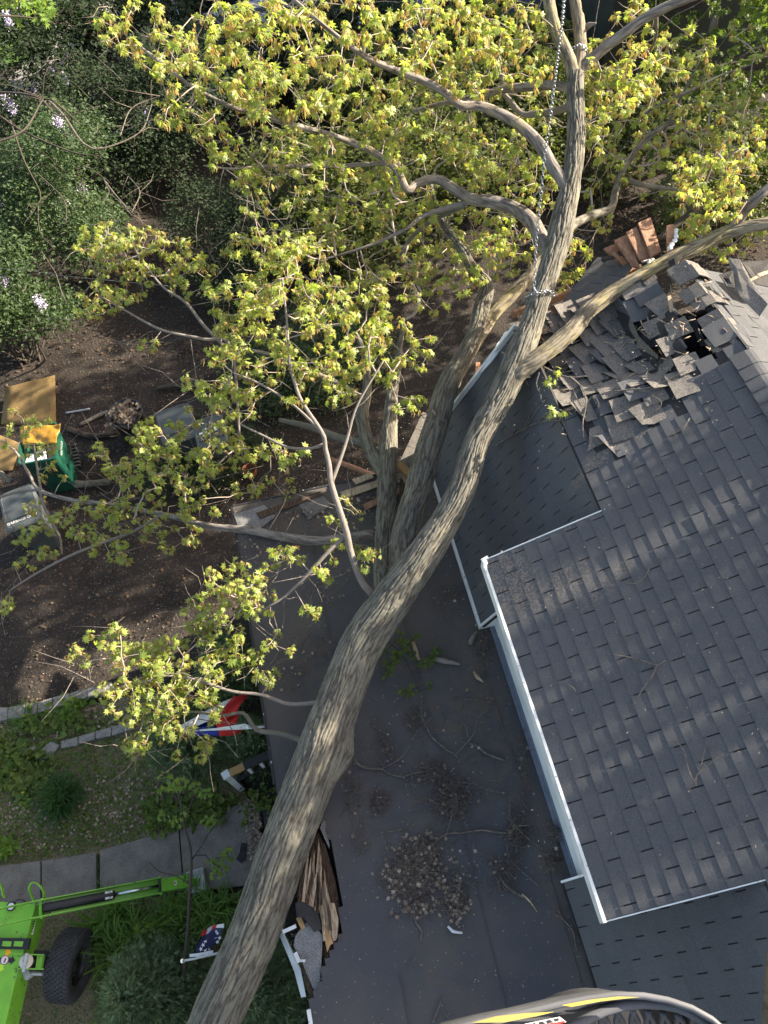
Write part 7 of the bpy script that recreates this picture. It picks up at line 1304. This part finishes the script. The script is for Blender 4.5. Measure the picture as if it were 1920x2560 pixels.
stick([c8((120, 620, 0, 4), (140, 670, 0, 6), (165, 710, .0, 5), (158, 745, 0, 3))], 'crooked stick hanging out of the lower end of the leaf pile', 'deadlimb')
stick([c8((750, 600, 0, 4), (770, 650, 0, 5), (815, 700, .0, 5), (832, 790, 0, 3)), c8((735, 630, 0, 3), (770, 650, 0, 3))], 'dark stick with a green sprout next to the lower shingled roof')
stick([c8((480, 430, 0, 5), (520, 500, .01, 7), (570, 540, 0, 7), (610, 560, 0, 6)), c8((545, 400, .02, 2), (600, 450, 0, 3), (680, 520, 0, 3)), c8((530, 330, .02, 2), (545, 430, .02, 2))], 'rotten stick bundle right of the leaf pile', 'deadlimb')
stick([c8((595, 545, 0, 6), (630, 575, 0, 6), (662, 622, .0, 2))], 'pale split end of the rotten stick bundle', 'woodpale')
stick([c8((210, 1100, 0, 5), (235, 1040, 0, 5), (252, 985, 0, 3)), c8((250, 1045, 0, 3), (290, 1095, 0, 4))], 'dark stick at the bottom edge of the picture')
stick([c8((490, 590, 0, 2), (530, 640, 0, 2), (565, 665, 0, 1))], 'fine twig between the leaf pile and the pale split end')
stick([c8((90, 840, 0, 2), (130, 830, 0, 3), (150, 770, 0, 1))], 'small dry tuft twig below the leaf pile')
c9 = lambda *q: [(1120 + x / 2.074, 1320 + y / 2.074, 0, w) for x, y, w in q]
def roofstick(pths, label, m_='deadlimb', plane='u'):
    B = Bark()
    for pth in pths:
        p = [onroof(u, v) if plane == 'u' else onplane(u, v, EV_X, EV_Z, (BR_Z - EV_Z) / (BR_X - EV_X)) for u, v, z, w in pth]; p = [q + np.array([-.01, 0, .022 + random.uniform(0, .012)]) for q in p]; r_ = [.5 * w * depth(q) / F for q, (u, v, z, w) in zip(p, pth)]; B.tube(*smooth_path(p, r_, .03), 6, .001)
    return B.build('fallen_twig', M[m_], label=label, cat='twig', group='twigs on the shingles', origin=p[0])
roofstick([c9((848, 660, 2), (920, 670, 3), (1000, 690, 3), (1085, 715, 4), (1125, 693, 4)), c9((1085, 715, 4), (1060, 770, 4), (1010, 840, 3), (960, 925, 2))], 'forked grey twig in the middle of the dormer roof')
roofstick([c9((895, 280, 2), (960, 295, 3), (1010, 270, 3), (1045, 218, 2)), c9((895, 265, 2), (935, 235, 1))], 'curved twig near the top of the dormer roof')
roofstick([c9((1170, 1100, 2), (1220, 1150, 3), (1250, 1260, 3), (1285, 1340, 5)), c9((1310, 1250, 4), (1340, 1110, 2)), c9((1430, 1170, 2), (1310, 1260, 3), (1285, 1290, 4), (1285, 1340, 4))], 'three pronged twig near the sunlit strips')
roofstick([c9((600, 440, 1), (570, 475, 2), (572, 505, 1))], 'tiny curved twig below the scuffed corner')
roofstick([c9((628, 818, 2), (655, 835, 3), (672, 860, 2))], 'tiny pale twig left of the forked twig'); roofstick([c9((495, 1035, 1), (540, 1060, 2), (578, 1100, 1))], 'fine twig near the white fascia'); roofstick([c9((850, 580, 2), (920, 575, 2), (975, 550, 1))], 'thin straight twig above the forked twig')
c10 = lambda *q: [(1500 + x / 3.95, 800 + y / 3.95, 0, w) for x, y, w in q]
roofstick([c10((130, 720, 3), (300, 705, 4), (450, 690, 4), (600, 640, 3), (850, 515, 2))], 'long thin branch along the edge of the sunlight')
roofstick([c10((720, 1180, 2), (760, 1120, 3), (840, 1060, 3), (885, 985, 3)), c10((745, 1130, 2), (760, 1215, 1)), c10((835, 1070, 2), (830, 1150, 1))], 'twig beside the empty shingle slots'); roofstick([c10((410, 1060, 1), (470, 960, 2), (600, 880, 3), (610, 830, 2), (540, 770, 2), (455, 735, 1))], 'looping twig below the sunlit shingles')
roofstick([c10((80, 880, 2), (150, 915, 3), (240, 915, 2)), c10((190, 855, 1), (300, 890, 2), (370, 960, 3), (410, 1015, 1)), c10((350, 890, 2), (345, 960, 2), (305, 1030, 1))], 'crossed twigs at the left of the looping twig'); roofstick([c10((370, 1230, 1), (420, 1150, 2), (510, 1080, 1)), c10((400, 1130, 1), (450, 1140, 2))], 'fine twig on the scraped shingles')
ca = lambda *q: [(1100 + x / 2.765, 900 + y / 2.765, 0, w) for x, y, w in q]
roofstick([ca((720, 60, 4), (800, 100, 4), (900, 130, 5), (1020, 120, 3)), ca((900, 130, 4), (960, 180, 4), (1000, 230, 3), (1010, 330, 4), (990, 440, 4), (995, 545, 3)), ca((995, 560, 2), (1060, 575, 3), (1100, 610, 2)), ca((930, 140, 3), (930, 230, 3), (980, 330, 2)), ca((1010, 330, 3), (1060, 260, 3), (1100, 320, 2), (1080, 400, 1)), ca((690, 100, 3), (670, 180, 3), (700, 250, 3), (700, 290, 1))], 'tangle of bare twigs hanging from the limb onto the shingles')
roofstick([ca((385, 605, 4), (460, 555, 5), (540, 510, 5), (590, 480, 5), (650, 455, 4), (740, 430, 3), (840, 425, 3)), ca((590, 470, 3), (620, 400, 3), (650, 330, 2)), ca((600, 470, 3), (680, 350, 3), (760, 270, 1)), ca((430, 540, 2), (440, 440, 1))], 'slender twig with two leaf tufts beside the main stem', plane='s')
q = np.array([onroof(1374, 1050), onroof(1402, 1048), onroof(1380, 960), onroof(1385, 945), onroof(1372, 970)]) + [0, 0, .1]; L_ = clusters_to_leaves(q, 8, .07, cat=1, droop=.5); npmesh('leaf_tuft', L_[0][0], L_[0][1], M['leaf'], rnd=L_[0][2], label='small yellow green leaf tufts on twigs over the dark shingles', cat='leaves', kind='stuff', origin=q[0])
q = np.array([P(u, v, PZ + .12) for u, v in ((1000, 1590), (1020, 1610), (1030, 1640), (1095, 1625), (1080, 1645), (975, 1660), (1010, 1730), (1030, 1725), (1070, 1718), (970, 1690), (990, 1640), (1040, 1590), (1060, 1660), (960, 1630))]); tl = thing('leafy_sprig', 'shaded green leafy sprig on the flat roof right of the trunk', 'leafy sprig', q[0]); cr = Crown(); pp = [P(930, 1580, PZ + .1), P(990, 1620, PZ + .08), P(1030, 1680, PZ + .05), P(1050, 1730, PZ + .03)]; B = Bark(); B.tube(*smooth_path(pp, [.009, .007, .005, .003], .05), 6); B.build('stem', M['barkdark'], tl); cr.path(pp, .05); cr.grow(q); cr.twigs(4).build('twigs', M['barkdark'], tl)
L_ = clusters_to_leaves(q, 10, .075, cat=0, droop=.3, rg=np.random.default_rng(2)); npmesh('leaves', L_[0][0], L_[0][1], M['leafgreen'], tl, rnd=L_[0][2])
for pth, lb, mm in ((c6((900, 0, .01, 7), (930, 40, .02, 12), (970, 75, .01, 4)), 'pale bark strip on the flat roof near the eave return', 'woodpale'), ):
    stick([pth], lb, mm, 'bark strip', 'bark pieces on the flat roof', 'bark_strip')
stick([[(1085, 1648, 2.88, 14), (1110, 1652, 2.88, 18), (1150, 1660, 2.88, 10)]], 'rough grey bark slab left of the pale strip', 'barkgrey', 'bark strip', 'bark pieces on the flat roof', 'bark_strip')
stick([[(1175, 1610, 2.88, 12), (1182, 1595, 2.88, 16), (1192, 1580, 2.88, 8)]], 'green grey bark piece against the eave return', 'barkgrey', 'bark strip', 'bark pieces on the flat roof', 'bark_strip')
stick([[(1033, 1605, 2.88, 10), (1040, 1630, 2.88, 14), (1048, 1650, 2.88, 8)]], 'pale bark piece standing in the leafy sprig', 'woodpale', 'bark strip', 'bark pieces on the flat roof', 'bark_strip')
stick([[(1120, 2316, 2.88, 7), (1132, 2328, 2.88, 9), (1156, 2332, 2.88, 5)]], 'white curled bark piece below the leaf pile', 'paper', 'bark strip', 'bark pieces on the flat roof', 'bark_strip')
# leaf pile and twig heaps
def heap(label, blobs, nleaf, ntwig, seed, name='leaf_pile'):
    r = np.random.default_rng(seed); pos = []; bb = np.array(blobs, float)
    k = bb[:, 4] / bb[:, 4].sum()
    def pt(rs=1.0):
        b = bb[r.choice(len(bb), p=k)]; d = r.normal(0, .45, 2); p = P(b[0] + d[0] * b[2], b[1] + d[1] * b[3], PZ); p[2] = PZ + .012 + .05 * math.exp(-(d[0] ** 2 + d[1] ** 2) * 2) * r.random() * rs; return p
    if nleaf:
        pos = np.array([pt() for _ in range(nleaf)]); Vv, Ff = stamp(ML[0], ML[1], pos, rotmats(unit(r.normal(0, 1, (nleaf, 3)) * [1, 1, .4]), unit(r.normal(0, .5, (nleaf, 3)) + [0, 0, 1])), .048 * r.uniform(.4, 1.3, nleaf)); npmesh(name, Vv, Ff, M['litter'], rnd=np.repeat(r.uniform(0, 1, nleaf) ** .7, len(ML[1])), kind='stuff', label=label, cat='leaf pile', origin=pos[0])
    B = Bark(); 
    for i in range(ntwig):
        a = pt(); d = r.normal(0, 1, 3) * [1, 1, .08]; d /= np.linalg.norm(d); l = r.uniform(.04, .2); w = r.uniform(.0012, .003); B.tube([a - d * l / 2, a + r.normal(0, .008, 3) + [0, 0, .01], a + d * l / 2], [w, w, w * .6], 4, off=r.uniform(0, 3))
    B.build('twig_litter', M['twig'], label=label + ', its loose twigs', cat='twig litter', kind='stuff', origin=P(blobs[0][0], blobs[0][1], PZ))
heap('big pile of dry leaves and twigs in the middle of the flat roof', [(1040, 2180, 65, 75, 4), (1060, 2130, 50, 50, 2), (1000, 2200, 50, 50, 1.5), (1140, 2250, 40, 70, 1.5), (1040, 2270, 60, 30, .8), (1080, 2170, 120, 90, 1.0)], 820, 900, 5)
heap('bundle of fine twigs above the leaf pile', [(1130, 2010, 45, 45, 3), (1130, 1970, 30, 30, 1), (1120, 1990, 110, 90, 2.0)], 40, 460, 6)
heap('thin scatter of stems along the wall flashing', [(1290, 2080, 30, 60, 2), (1260, 2180, 50, 60, 2), (1390, 2090, 14, 60, 1), (1380, 2160, 15, 30, 1), (1310, 1900, 18, 130, 1), (1210, 1620, 25, 60, 1), (1200, 1900, 150, 200, 1)], 60, 520, 7)
heap('crumbled twigs beside the long branched stick', [(960, 1880, 30, 50, 1), (1080, 1930, 45, 35, 2), (950, 2010, 25, 30, 1), (1040, 1800, 30, 40, 1), (880, 2000, 30, 60, .5), (900, 2100, 30, 60, .5), (980, 1900, 120, 150, 1)], 50, 420, 8)
heap('bark crumbs and twigs on the shaded end of the flat roof', [(820, 1470, 90, 80, 1), (720, 1690, 60, 70, 1), (800, 1610, 60, 60, 1), (1120, 1500, 60, 60, 1), (900, 1250, 40, 60, 1)], 60, 200, 12)
heap('leaf and bark litter drifted along the far edge of the flat roof', [(760, 1290, 120, 30, 1), (900, 1280, 70, 50, 1), (640, 1370, 60, 60, 1), (980, 1200, 50, 40, 2)], 160, 220, 14)
def crumbs(name, poly_, n, sz, seed, z=PZ + .012, label=None):
    return scatter(name, [poly_], n, CH[0], CH[1], sz, M['chips'], zf=lambda x, y: z, flat=.3, seed=seed)
crumbs('wood_crumbs', [(1000, 1700), (1250, 1640), (1380, 2000), (1440, 2200), (1200, 2250), (900, 2200), (900, 1850)], 420, .014, 21)
crumbs('wood_crumbs', [(640, 1400), (1150, 1250), (1200, 1600), (1000, 1700), (700, 1700)], 700, .016, 22)
crumbs('wood_crumbs', [(820, 2100), (1500, 2300), (1480, 2500), (800, 2540)], 320, .012, 23)
crumbs('wood_crumbs', [(1245, 1830), (1320, 1800), (1330, 1920), (1260, 1900)], 60, .022, 24)
# fallen leafy bits and chips on the shingles
pos = []
for k in range(420):
    u, v = (random.gauss(1640, 60), random.gauss(970, 50)) if k < 120 else ((random.uniform(1300, 1920), random.uniform(900, 2150)) if k < 330 else (random.gauss(1380, 50), random.gauss(960, 70)))
    p = onroof(u, v); p[2] += .012; pos.append(p)
pos = np.array(pos); n_ = len(pos); r_ = np.random.default_rng(4); Vv, Ff = stamp(CH[0], CH[1], pos, rotmats(unit(r_.normal(0, 1, (n_, 3)) * [1, 1, .2]), np.tile([-.4, 0, .9], (n_, 1))), .013 * r_.uniform(.4, 1.6, n_)); npmesh('wood_crumbs', Vv, Ff, M['chips'], rnd=np.repeat(r_.uniform(0, 1, n_), len(CH[1])), kind='stuff')
# broken porch end: fascia boards and rubble between the trunks
for (pl, z, mm, lb) in (([(988, 1145), (1010, 1160), (1045, 1190), (1030, 1200), (992, 1165)], 3.0, 'woodtan', 'split pale plank wedged between the second and third stems'), ([(1000, 1200), (1040, 1175), (1030, 1240), (995, 1270)], 2.9, 'woodrot', 'rotten board between the second and third stems'), ([(940, 1120), (960, 1100), (1000, 1155), (985, 1165)], 2.95, 'gran', 'grey torn strip left of the wedged plank'), ([(1200, 935), (1215, 905), (1262, 830), (1284, 822), (1282, 835), (1228, 905)], 4.45, 'white', 'white rake board torn loose behind the main stem'), ([(1185, 975), (1190, 905), (1200, 905), (1205, 960)], 3.6, 'wood', 'brown splintered rafter end behind the main stem'), ([(1350, 800), (1365, 760), (1400, 765), (1390, 800)], 4.7, 'woodrot', 'crushed boards in the crotch between limb and stem')):
    slab('broken_plank', [(u, v, z) for u, v in pl], .03, M[mm], lb, 'plank', 'planks torn off the house')
B = Bark(); r_ = np.random.default_rng(31)
for k in range(60): a = P(r_.normal(1345, 18), r_.normal(830, 18), 4.65 + r_.uniform(0, .2)); d = unit(r_.normal(0, 1, 3)); B.tube([a, a + d * .05, a + d * r_.uniform(.08, .2)], [.006, .005, .002], 4)
B.build('splinter_heap', M['woodrot'], label='heap of splinters in the fork of the main stem', cat='splinters', kind='stuff', origin=P(1345, 830, 4.7))

# ================================================================ basket rim close below the camera, strap at the right edge
def bz(u, v, k):
    v = v + 11; d = _M @ np.array([(u - 960) / F, (v - 1280) / F, 1.0]); return _O + d * (k / -d[2])
t = thing('lift_basket', 'grey rim of the lift basket with a yellow stripe, close at the bottom edge', 'basket', bz(1500, 2560, 1.0))
out = [(1060, 2600), (1110, 2566), (1200, 2544), (1300, 2524), (1400, 2500), (1470, 2486), (1540, 2477), (1610, 2479), (1670, 2490), (1730, 2510), (1780, 2538), (1822, 2575), (1850, 2620)]
inn = [(1330, 2620), (1410, 2566), (1460, 2540), (1510, 2516), (1560, 2502), (1605, 2497), (1650, 2499), (1690, 2506), (1720, 2518), (1750, 2536), (1775, 2556), (1795, 2580), (1815, 2620)]
mb = MB(); n = len(out); vs = [bz(u, v, .98) for u, v in out] + [bz(u, v, 1.02) for u, v in inn]; vs += [np.array(p) - [0, 0, .10] for p in vs[:n]] + [np.array(p) - [0, 0, .34] for p in vs[n:2 * n]]
fs = [(i, i + 1, n + i + 1, n + i) for i in range(n - 1)] + [(2 * n + i, 2 * n + i + 1, i + 1, i) for i in range(n - 1)] + [(n + i, n + i + 1, 3 * n + i + 1, 3 * n + i) for i in range(n - 1)]
mb.add(vs, fs, 0, True); mb.build('shell', M['tubgrey'], t)
mb = MB(); mb.tube(smooth_path([bz(u, v, .965) for u, v in out], [0] * n, .02)[0], .0035, 8); mb.tube(smooth_path([bz(u, v, 1.0) for u, v in inn], [0] * n, .02)[0], .0055, 8); mb.build('rim_bead', M['tublight'], t)
for pl in ([(1180, 2546), (1240, 2530), (1310, 2522), (1385, 2519), (1340, 2530), (1260, 2545)], [(1405, 2502), (1470, 2489), (1545, 2480), (1600, 2482), (1560, 2486), (1500, 2493), (1430, 2506)]):
    mb = MB(); mb.prism([bz(u, v, .955) for u, v in pl], .002); mb.build('yellow_stripe', M['yellow'], t)
mb = MB(); mb.prism([bz(u, v, .955) for u, v in ((1312, 2549), (1400, 2531), (1416, 2544), (1322, 2564))], .002); lb_ = mb.build('label', M['inkw'], t)
mb = MB()
for k in range(4): mb.prism([bz(u, v, .951) for u, v in ((1326 + k * 19, 2549 - k * 4), (1338 + k * 19, 2546 - k * 4), (1342 + k * 19, 2552 - k * 4), (1330 + k * 19, 2556 - k * 4))], .001)
mb.build('label_print', M['ink'], lb_); mb = MB(); mb.prism([bz(u, v, .951) for u, v in ((1322, 2559), (1410, 2541), (1413, 2545), (1325, 2564))], .001); mb.build('label_print', M['inkr'], lb_)
mb = MB()
for k in range(9):
    u = 1430 + k * 38
    for s in (0, 1):
        q = [bz(u - 12 + s * 60, 2640, 1.32), bz(u + 8, 2590, 1.20), bz(u + 14 + s * -18, 2548, 1.10), bz(u - 4 + s * 6, 2512 + abs(k - 4) * 5, 1.04)]; mb.tube(smooth_path(q, [0] * 4, .02)[0], .0035, 6)
mb.build('mesh_liner', M['tublight'], t, kind='stuff')
mb = MB(); mb.prism([bz(u, v, 1.45) for u, v in ((1400, 2640), (1480, 2545), (1560, 2515), (1640, 2515), (1720, 2545), (1790, 2640))], .01); mb.build('basket_floor', M['black'], t)
mb = MB(); pp = [(1930, 2250), (1912, 2330), (1902, 2400), (1898, 2470), (1895, 2540), (1893, 2600)]; mb.tube([bz(u + 52, v, .55) for u, v in pp], [.006, .0085, .009, .009, .009, .009], 12); mb.build('strap', M['strap'], None, 'blurred tan strap end at the right bottom edge', 'strap', origin=bz(1920, 2450, .55))

# ================================================================ neighbours and cars far behind
t = thing('neighbour_house', 'dark green clapboard house at the top right behind the fallen crown', 'house', (13, 19.5, 0))
hx0, hx1, hy0, hy1 = 8.6, 20, 16.2, 26
mb = MB()
for i in range(26): mb.box(((hx0 + hx1) / 2, hy0, .1 + i * .19), (hx1 - hx0, .02, .188), rot=Matrix.Rotation(-.10, 3, 'X')); mb.box((hx0, (hy0 + hy1) / 2, .1 + i * .19), (.02, hy1 - hy0, .188), rot=Matrix.Rotation(.10, 3, 'Y'))
mb.build('wall', M['darksiding'], t)
mb = MB(); mb.prism([(hx0 - .3, hy0 - .4, 5), (hx1, hy0 - .4, 5), (hx1, 21, 7.5), (hx0 - .3, 21, 7.5)], .1); mb.prism([(hx0 - .3, 21, 7.5), (hx1, 21, 7.5), (hx1, hy1 + .4, 5), (hx0 - .3, hy1 + .4, 5)], .1); mb.build('roof', M['shingle'], t)
for x in (10.5, 13.5): f_ = MB(); f_.box((x, hy0 - .04, 2.2), (1.1, .06, 1.5)); fo = f_.build('window', M['blackpaint'], t); g_ = MB(); g_.box((x, hy0 - .08, 2.2), (.95, .02, 1.35)); g_.build('pane', M['glass'], fo)
def car(label, c, yaw, paint):
    R = RZ(yaw); c = Vector(c); t = thing('parked_car', label, 'car', c, 'cars parked behind the trees')
    def at(x, y, z): return c + R @ Vector((x, y, z))
    mb = MB(); secs = [(-2.25, .55, .72, .62), (-2.1, .80, .80, .35), (-1.2, .86, .92, .3), (0, .88, .95, .3), (1.2, .86, .92, .3), (2.1, .8, .78, .35), (2.25, .6, .66, .5)]
    vs = []
    for (x, w, zt, zb) in secs:
        for (yy, zz) in ((-w, zb), (-w, zt - .12), (-w + .12, zt), (w - .12, zt), (w, zt - .12), (w, zb)): vs.append(at(x, yy, zz))
    n = 6; fs = [(i * n + k, i * n + (k + 1) % n, (i + 1) * n + (k + 1) % n, (i + 1) * n + k) for i in range(6) for k in range(n)] + [tuple(range(n))[::-1], tuple(range(36, 42))]
    mb.add(vs, fs); mb.build('body', M[paint], t, bevel=.03)
    mb = MB(); cs = [(-1.55, .72, .93), (-1.0, .60, 1.38), (.45, .60, 1.40), (1.2, .72, .93)]; vs = []
    for (x, w, z) in cs: vs += [at(x, -w, z), at(x, w, z)]
    mb.add(vs, [(0, 1, 3, 2), (4, 5, 7, 6), (0, 2, 4, 6), (1, 7, 5, 3), (0, 6, 7, 1)]); mb.build('windows', M['glass'], t)
    mb = MB(); mb.prism([at(-1.0, -.60, 1.40), at(.45, -.60, 1.42), at(.45, .60, 1.42), at(-1.0, .60, 1.40)], .03); mb.build('roof', M[paint], t)
    for x in (-1.4, 1.4):
        for s in (-1, 1): mb = MB(); mb.lathe(at(x, s * .72, .33), [(.001, 0), (.2, 0), (.33, .02), (.33, .18), (.2, .2), (.001, .2)], 20, axis=tuple(R @ Vector((0, s, 0)))); mb.build('wheel', M['rubber'], t)
    for s in (-1, 1): mb = MB(); mb.box(at(2.2, s * .55, .6), (.08, .25, .12), yaw); mb.build('headlight', M['paper'], t)
car('silver car parked farthest left behind the crown at the top', P(600, 30, .4) * [1, 1, 0], .15, 'carpaint')
car('blue grey car parked to the right of the silver one', P(760, 150, .4) * [1, 1, 0], .3, 'carblue')
car('dark car parked behind the top middle leaves', P(1150, 60, .4) * [1, 1, 0], .2, 'carblue')
mb = MB(); c_ = P(240, 62, .3); mb.lathe((c_[0], c_[1], .04), [(.001, 0), (.28, 0), (.38, .3), (.4, .34), (.34, .34), (.001, .24)], 20); mb.build('planter', M['terracotta'], None, 'red brown planter by the white door at the top left', 'planter', origin=(c_[0], c_[1], 0))
t = thing('shed', 'pale shed corner behind the planter at the top left', 'shed', P(230, 20, 0)); c_ = P(235, 0, 0); mb = MB(); mb.box((c_[0], c_[1] + 2, 1.2), (1.2, 2.5, 2.4)); mb.build('wall', M['siding'], t); mb = MB(); mb.prism([(c_[0] - .8, c_[1] + .5, 2.45), (c_[0] + .8, c_[1] + .5, 2.45), (c_[0] + .8, c_[1] + 3.5, 2.9), (c_[0] - .8, c_[1] + 3.5, 2.9)], .08); mb.build('roof', M['shingle'], t)
# thin cable crossing at the left
mb = MB(); pp = [P(-30, 670, 3.3), P(60, 675, 3.25), P(160, 690, 3.22), P(260, 700, 3.25), P(420, 715, 3.3)]; mb.tube(smooth_path(pp, [0] * 5, .1)[0], .004, 5); mb.build('cable', M['binblack'], None, 'thin grey cable crossing the lilacs at the left', 'cable', origin=pp[0])
